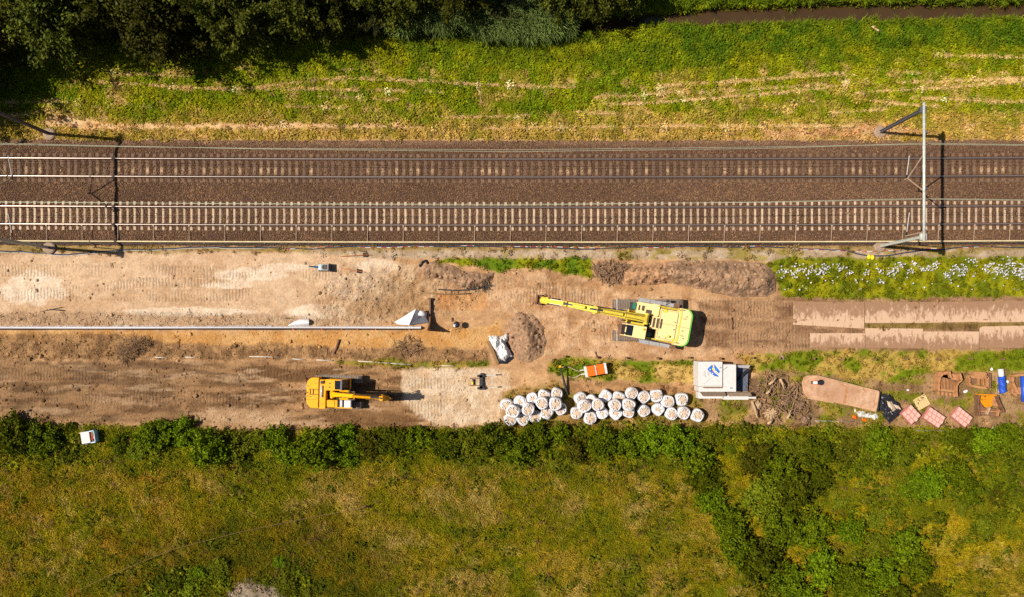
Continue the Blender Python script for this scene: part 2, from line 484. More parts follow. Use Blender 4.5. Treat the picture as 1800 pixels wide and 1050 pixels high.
    lump = poly_mask(px, py, [(545,520),(610,470),(740,462),(830,490),(862,515),(800,552),(700,566),(560,566)], 12, 12, .04, 8)
    put(lump*0.55, C(190,148,110), C(226,190,152), sstep(0.42, 0.58, fbm(px*0.09, py*0.09, 4, 61)), clod=1.0)
    T.z += lump*0.34*(fbm(px*0.10, py*0.10, 4, 62)-0.5)+lump*0.22*(fbm(px*0.3, py*0.3, 2, 63)-0.5)
    dk = poly_mask(px, py, [(600,556),(650,505),(700,520),(705,556)], 8, 9, .06, 9)+poly_mask(px, py, [(660,500),(700,480),(770,545),(700,545)], 7, 9, .06, 10)
    put(np.clip(dk, 0, 1)*0.6, C(160,122,84), C(184,144,102))
    rr = poly_mask(px, py, [(FARL,553),(180,548),(640,555),(640,574),(FARL,574)], 4, 5, .06, 11)
    T.clod = np.maximum(T.clod, rr*0.8); T.z += rr*0.10*(fbm(px*0.22, py*0.22, 3, 64)-0.5)
    # yellow sand slope south of the white liner, then rough spoil
    ys = poly_mask(px, py, [(FARL,581),(700,583),(860,575),(880,560),(880,600),(845,612),(640,612),(450,608),(300,606),(250,596),(FARL,590)], 3, 6, .06, 12)
    put(ys, C(206,150,88), C(220,170,112), clod=0.5)
    og = poly_mask(px, py, [(765,515),(850,515),(870,530),(858,545),(770,545)], 6, 6, .06, 13)
    put(og*0.8, C(206,144,90), C(216,160,108))
    spoil = poly_mask(px, py, [(FARL,594),(230,588),(300,606),(460,604),(640,614),(730,606),(860,618),(860,640),(700,637),(560,632),(FARL,630)], 4, 8, .06, 14)
    put(spoil*0.8, C(138,102,68), C(186,142,98), sstep(0.42, 0.6, fbm(px*0.08, py*0.1, 4, 65)), clod=1.0)
    T.z += spoil*0.36*(fbm(px*0.09, py*0.12, 4, 66)-0.5)
    # lane of the orange excavator
    lane = poly_mask(px, py, [(FARL,632),(560,636),(700,640),(780,648),(760,690),(745,752),(420,750),(300,744),(FARL,738)], 5, 7, .05, 15)
    put(lane, C(126,92,62), C(182,140,100), sstep(0.38, 0.60, 0.3*f1+0.7*fbm(px*0.022, py*0.11, 6, 67)), clod=0.55, grass=0)
    ls = lane*sstep(0.56, 0.66, fbm(px*0.02, py*0.12, 5, 84))
    put(ls*0.7, C(198,160,126), C(210,174,140))
    ls = lane*sstep(0.58, 0.68, fbm(px*0.018, py*0.10, 5, 85))
    put(ls*0.7, C(96,72,50), C(118,90,64))
    T.z += lane*0.16*(fbm(px*0.03, py*0.10, 5, 86)-.5)
    ll = lane*(1-sstep(250, 520, px))
    put(ll*0.35, C(108,82,60), C(140,110,82))
    pl = poly_mask(px, py, [(330,728),(420,716),(520,726),(480,752),(380,752)], 8, 10, .06, 16)
    put(pl*0.7, C(200,160,122), C(214,176,140))
    bp_ = poly_mask(px, py, [(560,722),(690,722),(735,735),(735,752),(590,752)], 5, 7, .06, 17)
    put(bp_*0.8, C(118,84,54), C(136,100,66))
    ps = poly_mask(px, py, [(704,650),(760,645),(852,648),(905,652),(915,672),(880,690),(882,742),(800,752),(760,748),(706,706)], 3, 6, .07, 18)
    put(ps, C(216,182,148), C(232,204,176), clod=0.5)
    T.z += ps*0.16*(fbm(px*0.07, py*0.07, 4, 68)-0.5)
    pt = poly_mask(px, py, [(892,655),(960,645),(978,690),(900,700)], 6, 6, .06, 19)
    put(pt, C(194,148,106), C(210,166,124))
    # middle working area and haul road
    mid = poly_mask(px, py, [(850,495),(890,478),(970,478),(1040,492),(1110,516),(1300,530),(1400,535),(1400,612),(1230,628),(960,630),(940,560),(860,545)], 5, 7, .05, 20)
    put(mid, C(196,150,110), C(218,176,138), clod=0.45)
    ms = mid*sstep(0.55, 0.68, fbm(px*0.03, py*0.07, 5, 87))
    put(ms*0.6, C(168,122,84), C(184,138,98))
    T.z += mid*0.26*(fbm(px*0.05, py*0.07, 5, 69)-0.5)
    rd = poly_mask(px, py, [(1225,530),(1300,522),(1380,520),(FARR,522),(FARR,616),(1380,618),(1240,612)], 5, 6, .05, 21)
    T.z += rd*0.12*(fbm(px*.03, py*.10, 4, 88)-.5)
    put(rd, C(148,110,80), C(190,148,112), sstep(0.38, 0.6, 0.4*f1+0.6*fbm(px*0.03, py*0.12, 5, 70)), clod=0.6)
    dg = poly_mask(px, py, [(960,475),(1010,488),(1030,500),(1000,504),(965,500)], 4, 5, .08, 22)
    put(dg*0.7, C(158,116,78), C(176,132,92))
    gm_ = poly_mask(px, py, [(1522,568),(1720,566),(1840,566),(1840,574),(1722,578),(1522,579)], 1.5, 2, .1, 37)
    put(gm_*0.85, C(126,108,50), C(150,124,70), grass=0.5)
    ds = poly_mask(px, py, [(1645,571),(1718,570),(1720,582),(1645,582)], 1.5, 2, .1, 38)
    put(ds*0.7, C(110,80,50), C(128,98,62), grass=0.2)
    bpl = poly_mask(px, py, [(1310,668),(1350,655),(1410,660),(1430,745),(1340,750),(1315,715)], 5, 8, .06, 39)
    put(bpl*0.85, C(92,68,50), C(150,116,88), clod=1.0, grass=0)
    T.z += bpl*.5*fbm(px*.07, py*.07, 4, 77)
    # service path along the ballast
    pa = poly_mask(px, py, [(470,440),(900,438),(FARR,436),(FARR,459),(1380,462),(1300,458),(1040,456),(900,455),(640,452)], 3, 5, .05, 23)
    put(pa, C(176,150,122), C(196,172,148), clod=0.3, grass=0.05)
    wv = poly_mask(px, py, [(FARL,424),(FARR,424),(FARR,440),(700,440),(160,446),(FARL,444)], 3, 5, .05, 24)
    put(wv*0.8, C(128,112,56), C(160,132,84), grass=0.5)
    pw = pa*sstep(0.56, 0.66, fbm(px*0.03, py*0.06, 4, 71))
    put(pw*0.8, C(140,124,50), C(166,146,80), grass=0.6)
    # weeds and grass strips
    G1, G2 = C(96,116,24), C(136,136,40)
    ga = poly_mask(px, py, [(745,468),(790,452),(900,456),(1040,452),(1042,488),(1000,484),(960,474),(905,472),(880,482),(840,468),(790,462)], 3, 6, .06, 25)
    put(ga, G1, G2, grass=1, tall=0.5)
    gd = poly_mask(px, py, [(1340,462),(1390,452),(FARR,455),(FARR,526),(1480,524),(1372,520),(1366,490)], 3, 6, .05, 26)
    put(gd, C(110,116,24), C(146,142,44), grass=1, tall=0.7)
    gb = poly_mask(px, py, [(964,636),(1000,626),(1062,630),(1120,634),(1225,634),(1226,674),(1140,674),(1090,666),(1060,672),(1000,664),(966,655)], 4, 6, .06, 27)
    put(gb, C(102,118,30), C(164,142,72), grass=0.9, tall=0.4)
    gs = poly_mask(px, py, [(1150,642),(1222,642),(1224,672),(1160,672)], 4, 6, .06, 28)+poly_mask(px, py, [(1095,640),(1130,655),(1120,672),(1080,664)], 4, 6, .06, 29)
    put(np.clip(gs, 0, 1)*0.8, C(184,150,88), C(202,168,108), grass=0.8)
    gr2 = poly_mask(px, py, [(1300,622),(1420,616),(FARR,614),(FARR,662),(1660,655),(1590,668),(1530,678),(1450,664),(1400,658),(1345,664),(1316,650)], 4, 8, .05, 30)
    put(gr2, C(112,122,34), C(182,152,88), sstep(.36, .62, fbm(px*.03, py*.04, 4, 72)), grass=1, tall=0.6)
    gl2 = poly_mask(px, py, [(585,636),(690,630),(720,636),(860,634),(862,646),(780,648),(690,645),(600,642)], 2.5, 5, .09, 31)
    put(gl2*0.8, C(100,116,26), C(150,132,52), grass=1, tall=0.2)
    sy = poly_mask(px, py, [(1225,700),(1330,690),(1330,655),(1420,655),(1560,675),(1640,655),(FARR,655),(FARR,752),(1720,756),(1540,750),(1400,748),(1240,735)], 5, 9, .05, 32)
    put(sy, C(150,116,80), C(184,146,106), sstep(.36, .62, f2), clod=0.6, grass=0.1)
    sg = sy*sstep(0.50, 0.60, fbm(px*0.025, py*0.035, 4, 73))
    put(sg*0.85, C(116,122,34), C(158,140,62), grass=0.9, tall=0.3)
    bgm = poly_mask(px, py, [(885,690),(980,668),(1010,690),(1230,690),(1250,745),(890,752)], 5, 8, .05, 33)
    put(bgm*0.8, C(112,110,34), C(150,120,66), grass=0.8, tall=0.3)
    tl = poly_mask(px, py, [(985,672),(1230,676),(1230,690),(1150,692),(1000,690)], 3, 4, .06, 34)
    put(tl, C(166,124,84), C(196,150,106), clod=0.5, grass=0.1)
    # caterpillar tracks pressed into the ground
    for it, (pts, hw) in enumerate(TREADS):
        xs = [p[0] for p in pts]; ys = [p[1] for p in pts]; x0, x1 = xs[0], xs[-1]
        k = np.where((px > x0-5) & (px < x1+5) & (py > min(ys)-hw-6) & (py < max(ys)+hw+6))[0]
        if len(k):
            m = np.zeros(n); rg = np.zeros(n)
            d = dline(px[k], py[k]+7*(fbm(px[k]*.012, py[k]*0, 3, 74+it)-.5), pts)
            fade = sstep(x0, x0+25, px[k])*(1-sstep(x1-35, x1, px[k]))
            brk = sstep(0.34, 0.56, fbm(px[k]*.022, py[k]*.04, 4, 75+it))
            m[k] = (1-sstep(hw-2, hw+0.5, d+2.5*(f3[k]-.5)))*fade*brk
            rg[k] = np.exp(-((d-hw-1)/1.6)**2)*fade*(0.3+0.7*brk)*sstep(.35, .6, f3[k])
            T.tread = np.maximum(T.tread, m*(1-T.grass))
            T.col *= (1-0.12*m+0.06*rg)[:, None]
            T.z += (-0.04*m+0.07*rg)*(1-T.grass)
    # general relief
    T.z += 0.05*(f2-0.5)+0.10*T.tall*T.grass*(f1-0.5)
    # ditch
    dt = poly_mask(px, py, [(960,38),(1080,28),(1195,20),(1260,12),(1500,3),(FARR,2),(FARR,30),(1800,32),(1500,38),(1250,44),(1160,42),(1000,58)], 6, 5, .05, 35)
    T.z -= 1.25*dt
    put(dt*0.9, C(74,58,36), C(90,70,44), grass=0.0)
    lum = T.col.mean(1)[:, None]; gw = T.grass[:, None]
    T.col = T.col*(1-gw)+gw*1.05*(lum+(T.col-lum)*1.14)
    T.col = T.col*np.stack([1+0*lum[:, 0], 1-0.015*(1-T.grass), 1-0.09*(1-T.grass)], 1)
    T.col = np.clip(T.col, 0.004, 0.9)
    T.col *= (0.86+0.28*f3)[:, None]
    # under the ballast
    ub = sstep(247, 256, py)*(1-sstep(418, 428, py))
    T.z -= 0.3*ub
    T.grass *= 1-ub
    return T

def axis(a, b, step, far):
    core = list(np.arange(a, b+step*0.5, step))
    out = []; d = step; x = core[-1]
    while x < far: d *= 1.35; x += d; out.append(x)
    lo = []; d = step; x = core[0]
    while x > -far: d *= 1.35; x -= d; lo.append(x)
    return np.array(lo[::-1]+core+out)
gx = axis(-45.5, 45.5, 0.105, 1800); gy = axis(-27.5, 27.0, 0.105, 1800)
GX, GY = np.meshgrid(gx, gy)
gpx = GX.ravel()/S+900; gpy = 525-GY.ravel()/S
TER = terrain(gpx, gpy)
nx, ny = len(gx), len(gy)
ii = (np.arange(ny-1)[:, None]*nx+np.arange(nx-1)[None, :]).ravel()
GF = np.stack([ii, ii+1, ii+nx+1, ii+nx], 1)
GZ = TER.z.copy()

def ground_material():
    m, nt, b, out = nt_of('ground')
    L = nt.links
    a = nt.nodes.new('ShaderNodeAttribute'); a.attribute_name = 'albedo'
    ac = nt.nodes.new('ShaderNodeAttribute'); ac.attribute_name = 'clod'
    at = nt.nodes.new('ShaderNodeAttribute'); at.attribute_name = 'tread'
    n1 = add_noise(nt, 5.0, 8, 0.72); n2 = add_noise(nt, 1.3, 6, 0.65); n3 = add_noise(nt, 16.0, 5, 0.7)
    f = nt.nodes.new('ShaderNodeMath'); f.operation = 'MULTIPLY'
    L.new(maprange(nt, n1.outputs[0], 0.3, 0.7, 0.74, 1.26), f.inputs[0])
    L.new(maprange(nt, n3.outputs[0], 0.3, 0.7, 0.80, 1.20), f.inputs[1])
    f2 = nt.nodes.new('ShaderNodeMath'); f2.operation = 'MULTIPLY'
    L.new(f.outputs[0], f2.inputs[0]); L.new(maprange(nt, n2.outputs[0], 0.3, 0.7, 0.88, 1.12), f2.inputs[1])
    vm = nt.nodes.new('ShaderNodeVectorMath'); vm.operation = 'SCALE'
    L.new(a.outputs['Color'], vm.inputs[0]); L.new(f2.outputs[0], vm.inputs['Scale'])
    # small dark pebbles and clods lying about
    vo = nt.nodes.new('ShaderNodeTexVoronoi'); vo.inputs['Scale'].default_value = 2.6
    tc = nt.nodes.new('ShaderNodeTexCoord'); L.new(tc.outputs['Object'], vo.inputs['Vector'])
    pm = nt.nodes.new('ShaderNodeMath'); pm.operation = 'MULTIPLY'
    L.new(maprange(nt, vo.outputs['Distance'], 0.07, 0.14, 1, 0), pm.inputs[0])
    L.new(maprange(nt, n2.outputs[0], 0.5, 0.62, 0, 0.4), pm.inputs[1])
    colr = mixrgb(nt, pm.outputs[0], vm.outputs[0], C(110,82,58))
    L.new(colr, b.inputs['Base Color'])
    b.inputs['Roughness'].default_value = 0.95
    b.inputs['Specular IOR Level'].default_value = 0.15
    # relief: clods and the ribs left by the crawler tracks
    geo = nt.nodes.new('ShaderNodeNewGeometry'); sp = nt.nodes.new('ShaderNodeSeparateXYZ')
    L.new(geo.outputs['Position'], sp.inputs[0])
    mu = nt.nodes.new('ShaderNodeMath'); mu.operation = 'MULTIPLY_ADD'; mu.inputs[1].default_value = 2*math.pi/0.27
    jn = nt.nodes.new('ShaderNodeMath'); jn.operation = 'MULTIPLY'; jn.inputs[1].default_value = 9.0
    L.new(n2.outputs[0], jn.inputs[0]); L.new(sp.outputs[0], mu.inputs[0]); L.new(jn.outputs[0], mu.inputs[2])
    si = nt.nodes.new('ShaderNodeMath'); si.operation = 'SINE'; L.new(mu.outputs[0], si.inputs[0])
    tr = nt.nodes.new('ShaderNodeMath'); tr.operation = 'MULTIPLY'; L.new(si.outputs[0], tr.inputs[0]); L.new(at.outputs['Fac'], tr.inputs[1])
    tr2 = nt.nodes.new('ShaderNodeMath'); tr2.operation = 'MULTIPLY'; tr2.inputs[1].default_value = 0.016; L.new(tr.outputs[0], tr2.inputs[0])
    cl = nt.nodes.new('ShaderNodeMath'); cl.operation = 'MULTIPLY'; L.new(n1.outputs[0], cl.inputs[0]); L.new(ac.outputs['Fac'], cl.inputs[1])
    cl2 = nt.nodes.new('ShaderNodeMath'); cl2.operation = 'MULTIPLY_ADD'; cl2.inputs[1].default_value = 0.30
    L.new(cl.outputs[0], cl2.inputs[0]); L.new(tr2.outputs[0], cl2.inputs[2])
    bp = nt.nodes.new('ShaderNodeBump'); bp.inputs['Strength'].default_value = 1.0; bp.inputs['Distance'].default_value = 1.0
    L.new(cl2.outputs[0], bp.inputs['Height']); L.new(bp.outputs[0], b.inputs['Normal'])
    return m
gm = np_mesh('ground', np.stack([GX.ravel(), GY.ravel(), GZ], 1), GF, ground_material(), smooth=True)
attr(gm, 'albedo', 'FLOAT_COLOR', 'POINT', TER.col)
attr(gm, 'clod', 'FLOAT', 'POINT', TER.clod)
attr(gm, 'tread', 'FLOAT', 'POINT', TER.tread)
ground = link(bpy.data.objects.new('ground', gm)); tag(ground, kind='structure')

def near(X, Y):
    ix = np.clip(np.searchsorted(gx, X), 0, nx-1); iy = np.clip(np.searchsorted(gy, Y), 0, ny-1)
    return iy*nx+ix
def gz(p):
    return float(GZ[near(np.array([p[0]]), np.array([p[1]]))[0]])

# water in the ditch
wm, wnt, wb, wout = nt_of('ditch_water')
wnoise = add_noise(wnt, 0.6, 4)
wnt.links.new(mixrgb(wnt, wnoise.outputs[0], C(66,48,28), C(86,64,40)), wb.inputs['Base Color'])
wb.inputs['Roughness'].default_value = 0.12
wn2 = add_noise(wnt, 5, 3); bump(wnt, wb, wn2.outputs[0], 0.08, 0.05)
w = MB(); a0 = P(900, 70); a1 = P(2600, -12)
w.add([(a0.x, a0.y, -0.62), (a1.x, a0.y, -0.62), (a1.x, a1.y, -0.62), (a0.x, a1.y, -0.62)], [(0, 1, 2, 3)])
tag(w.build('ditch_water', wm), kind='structure')

# ------------------------------------------------------------------ railway
def bow(X): return -0.115*(1-(X/43.0)**2) if abs(X) < 60 else 0.115*((60/43.)**2-1)
BX = np.concatenate([np.arange(-120, -46, 4.0), np.arange(-46, 46.01, 0.14), np.arange(50, 121, 4.0)])
prof = [(437, -0.25), (431, 0.02), (425, 0.22), (408, 0.40), (350, 0.40), (334, 0.34), (318, 0.40), (266, 0.40), (256, 0.22), (246, 0.03), (240, -0.25)]
yy = np.linspace(436, 241, 72)
pz = np.interp(-yy, [-p[0] for p in prof], [p[1] for p in prof])
BXg, BYp = np.meshgrid(BX, yy); _, BZ = np.meshgrid(BX, pz)
bowv = np.vectorize(bow)(BX)
BYg = CY+(NPY-BYp)*S+bowv[None, :]
edge = (fbm(BXg*1.5, BYp*0.1, 4, 81)-0.5)
BZ = BZ+0.035*(fbm(BXg*6, BYg*6, 3, 82)-0.5)+edge*0.25*((BYp < 252)+(BYp > 430))
by_n, bx_n = BXg.shape
ib = (np.arange(by_n-1)[:, None]*bx_n+np.arange(bx_n-1)[None, :]).ravel()
bcol = np.zeros((BXg.size, 3))
pxb = BXg.ravel()/S+900; pyb = BYp.ravel()
mixb = sstep(0.35, 0.65, fbm(pxb*0.01, pyb*0.03, 4, 83))
bcol[:] = np.outer(1-mixb, C(106,78,56))+np.outer(mixb, C(134,100,72))
for r0 in (280, 311, 364.5, 396):
    m = np.exp(-((pyb-r0)/6.0)**2)[:, None]*0.6
    bcol = bcol*(1-m)+np.array(C(84,56,40))*m
m = (sstep(266, 276, pyb)*(1-sstep(312, 322, pyb)))[:, None]*0.35
bcol = bcol*(1-m)+np.array(C(86,62,46))*m
m = (1-sstep(246, 262, pyb)+0*pyb)[:, None]*0.6
bcol = bcol*(1-m)+np.array(C(140,108,82))*m
def ballast_material():
    m, nt, b, out = nt_of('ballast')
    a = nt.nodes.new('ShaderNodeAttribute'); a.attribute_name = 'albedo'
    n1 = add_noise(nt, 9, 6, 0.75)
    vo = nt.nodes.new('ShaderNodeTexVoronoi'); vo.inputs['Scale'].default_value = 11
    tc = nt.nodes.new('ShaderNodeTexCoord'); nt.links.new(tc.outputs['Object'], vo.inputs['Vector'])
    sp = nt.nodes.new('ShaderNodeSeparateColor'); nt.links.new(vo.outputs['Color'], sp.inputs[0])
    vm = nt.nodes.new('ShaderNodeVectorMath'); vm.operation = 'SCALE'
    nt.links.new(a.outputs['Color'], vm.inputs[0])
    nt.links.new(maprange(nt, sp.outputs[0], 0, 1, 0.55, 1.4), vm.inputs['Scale'])
    nt.links.new(vm.outputs[0], b.inputs['Base Color'])
    b.inputs['Roughness'].default_value = 0.9; b.inputs['Specular IOR Level'].default_value = 0.2
    bump(nt, b, vo.outputs['Distance'], 0.9, 0.06).invert = True
    return m
bm_ = np_mesh('ballast_bed', np.stack([BXg.ravel(), BYg.ravel(), BZ.ravel()], 1), np.stack([ib, ib+1, ib+bx_n+1, ib+bx_n], 1), ballast_material(), smooth=True)
attr(bm_, 'albedo', 'FLOAT_COLOR', 'POINT', bcol)
tag(link(bpy.data.objects.new('ballast_bed', bm_)), kind='structure')

def rail_material():
    m, nt, b, out = nt_of('rail_steel')
    geo = nt.nodes.new('ShaderNodeNewGeometry'); sp = nt.nodes.new('ShaderNodeSeparateXYZ')
    nt.links.new(geo.outputs['Position'], sp.inputs[0])
    head = maprange(nt, sp.outputs[2], 0.585, 0.592, 0, 1)
    n = add_noise(nt, 4, 5)
    rust = mixrgb(nt, n.outputs[0], C(88,54,36), C(128,84,58))
    nt.links.new(mixrgb(nt, head, rust, (0.50, 0.41, 0.34)), b.inputs['Base Color'])
    nt.links.new(maprange(nt, head, 0, 1, 0, 0.75), b.inputs['Metallic'])
    nt.links.new(maprange(nt, head, 0, 1, 0.8, 0.30), b.inputs['Roughness'])
    return m
def sleeper_material(name, bare, rust, spot):
    m, nt, b, out = nt_of(name)
    tc = nt.nodes.new('ShaderNodeTexCoord'); sp = nt.nodes.new('ShaderNodeSeparateXYZ')
    nt.links.new(tc.outputs['Object'], sp.inputs[0])
    ab = nt.nodes.new('ShaderNodeMath'); ab.operation = 'ABSOLUTE'; nt.links.new(sp.outputs[1], ab.inputs[0])
    su = nt.nodes.new('ShaderNodeMath'); su.operation = 'SUBTRACT'; su.inputs[1].default_value = 0.76; nt.links.new(ab.outputs[0], su.inputs[0])
    a2 = nt.nodes.new('ShaderNodeMath'); a2.operation = 'ABSOLUTE'; nt.links.new(su.outputs[0], a2.inputs[0])
    oi = nt.nodes.new('ShaderNodeObjectInfo')
    geo = nt.nodes.new('ShaderNodeNewGeometry')
    nz = nt.nodes.new('ShaderNodeTexNoise'); nz.inputs['Scale'].default_value = 4; nz.inputs['Detail'].default_value = 5
    nt.links.new(geo.outputs['Position'], nz.inputs['Vector'])
    base = mixrgb(nt, oi.outputs['Random'], tuple(k*0.72 for k in bare), tuple(min(1, k*1.12) for k in bare))
    base = mixrgb(nt, maprange(nt, nz.outputs[0], 0.4, 0.7, 0, 0.5), base, tuple(k*0.6 for k in bare))
    if spot is not None:
        s1 = maprange(nt, sp.outputs[1], -0.55, -0.30, 0, 1); s2 = maprange(nt, sp.outputs[1], -0.12, 0.1, 1, 0)
        mu = nt.nodes.new('ShaderNodeMath'); mu.operation = 'MULTIPLY'; nt.links.new(s1, mu.inputs[0]); nt.links.new(s2, mu.inputs[1])
        mu2 = nt.nodes.new('ShaderNodeMath'); mu2.operation = 'MULTIPLY'; nt.links.new(mu.outputs[0], mu2.inputs[0])
        nt.links.new(maprange(nt, oi.outputs['Random'], 0.25, 0.9, 0.0, 0.6), mu2.inputs[1])
        base = mixrgb(nt, mu2.outputs[0], base, spot)
    colr = mixrgb(nt, maprange(nt, a2.outputs[0], 0.10, 0.20, 1, 0), base, rust)
    nt.links.new(colr, b.inputs['Base Color']); b.inputs['Roughness'].default_value = 0.9
    bump(nt, b, nz.outputs[0], 0.2, 0.02)
    return m
RAIL = rail_material()
def rail_obj(y, par):
    """flat-bottom rail profile swept along the gently curved line"""
    pr = [(-0.07,0.43),(0.07,0.43),(0.07,0.445),(0.012,0.475),(0.012,0.555),(0.036,0.567),(0.036,0.588),(0.028,0.600),(-0.028,0.600),(-0.036,0.588),(-0.036,0.567),(-0.012,0.555),(-0.012,0.475),(-0.07,0.445)]
    xs = np.concatenate([[-120, -80], np.arange(-48, 48.1, 3), [80, 120]])
    V = []; F = []
    k = len(pr)
    for x in xs:
        for (a, b) in pr: V.append((x, y+bow(x)+a, b))
    for i in range(len(xs)-1):
        for j in range(k):
            j2 = (j+1) % k
            F.append((i*k+j, i*k+j2, (i+1)*k+j2, (i+1)*k+j))
    m = np_mesh('rail', V, F, RAIL)
    return link(bpy.data.objects.new('rail', m), par)
SLX = np.arange(-46.2, 46.3, 0.598)
def track(pyN, pyS, smat, label, off, w, top):
    root = thing('railway_track', label, 'railway track')
    yN, yS = P(0, pyN, 0.6).y, P(0, pyS, 0.6).y
    rail_obj(yN, root); rail_obj(yS, root)
    yc = (yN+yS)/2
    sm = MB()
    for sgn in (1,):
        sm.box((0, 0.0, 0.34), (w*0.88, 1.0, 0.16))
        sm.box((0, 0.85, 0.345), (w, 0.70, 0.18)); sm.box((0, -0.85, 0.345), (w, 0.70, 0.18))
        for yy_ in (0.75, -0.75):
            sm.box((0.0, yy_, 0.445), (w*0.9, 0.34, 0.03))
            for q in (-1, 1): sm.box((0.0, yy_+q*0.10, 0.468), (0.10, 0.06, 0.04))
    me = sm.mesh('sleeper'); me.materials.append(smat)
    r = random.Random(int(pyN))
    for x in SLX:
        o = bpy.data.objects.new('sleeper', me)
        x = x+off+r.uniform(-0.015, 0.015)
        o.location = (x, yc+bow(x)+r.uniform(-0.02, 0.02), top+r.uniform(-0.008, 0.008))
        o.rotation_euler = (0, 0, r.uniform(-0.012, 0.012))
        link(o, root)
    return yN, yS
yU = track(277.5, 309, sleeper_material('brown_sleeper', C(130,100,76), C(84,58,42), C(222,184,138)), 'upper railway track with dark brown sleepers and two shiny rails', 0.05, 0.27, -0.01)
yL = track(362, 393.5, sleeper_material('pale_sleeper', C(212,182,150), C(104,76,58), None), 'lower railway track with pale concrete sleepers beside the cream barrier', 0.20, 0.195, 0.0)

# barrier clamped to the track
root = thing('track_barrier', 'long cream safety barrier tube running along the lower track on thin rods', 'barrier')
yb = P(0, 423.5, 0.42).y
xs = list(np.arange(-60, 60.1, 2.5))
MB().tube([(x, yb+bow(x), 0.42) for x in xs], 0.062, 8).build('barrier_tube', M['tube_cream'], root, smooth=True)
MB().tube([(x, yb-0.17+bow(x), 0.16) for x in xs], 0.045, 6).build('shadow_tube', M['dark'], root, smooth=True)  # dark tube stands in for the shadow line below the barrier
am = MB(); dy = yL[1]-0.12-yb
am.tube([(0.03, dy, 0.47), (0.02, dy*0.5, 0.46), (0, 0.02, 0.42)], 0.026, 6)
am.box((0.03, dy+0.05, 0.50), (0.10, 0.14, 0.12)); am.beam((0, -0.02, 0.42), (0, -0.10, 0.02), 0.05, 0.05)
ame = am.mesh('clamp_rod'); ame.materials.append(M['tube_grey'])
for k, x0 in enumerate(np.arange(-42.0-3.0*2, 50, 2.99)):
    o = bpy.data.objects.new('clamp_rod', ame); o.location = (x0, yb+bow(x0), 0); link(o, root)

# cables along the barrier
def cable(name, label, cat, pts, r, m, h=0.05, n=6):
    q = []
    for i in range(len(pts)-1):
        for t in np.linspace(0, 1, 6, endpoint=False):
            q.append((pts[i][0]*(1-t)+pts[i+1][0]*t, pts[i][1]*(1-t)+pts[i+1][1]*t))
    q.append(pts[-1])
    V = [P(x, y+0.8*math.sin(x*0.05)+0.5*math.sin(x*0.13), h+max(-0.1, gz(P(x, y)))) for x, y in q]
    return tag(MB().tube(V, r, n).build(name, m, smooth=True), label, cat)
cable('power_cable', 'dark cable snaking along the foot of the cream barrier', 'cable', [(-60,440),(40,442),(90,448),(120,448),(150,444),(240,439),(380,434),(470,436),(560,437),(640,433),(760,433),(900,434),(1015,438),(1150,434),(1300,434),(1400,436),(1480,441),(1530,450),(1575,448),(1625,440),(1700,434),(1860,435)], 0.05, M['cable'])
cable('pale_hose', 'thin pale grey hose beside the dark cable at the left', 'hose', [(-60,442),(60,445),(95,450),(125,450),(160,445),(260,440),(380,436),(470,438)], 0.022, M['pipe_white'])
cable('barrier_tape', 'red and white tape strip lying beside the dark cable', 'tape', [(500,438),(620,434),(700,435),(830,432),(1050,436),(1170,435),(1330,433),(1500,443),(1640,437),(1760,434),(1860,434)], 0.024, M['tape'])

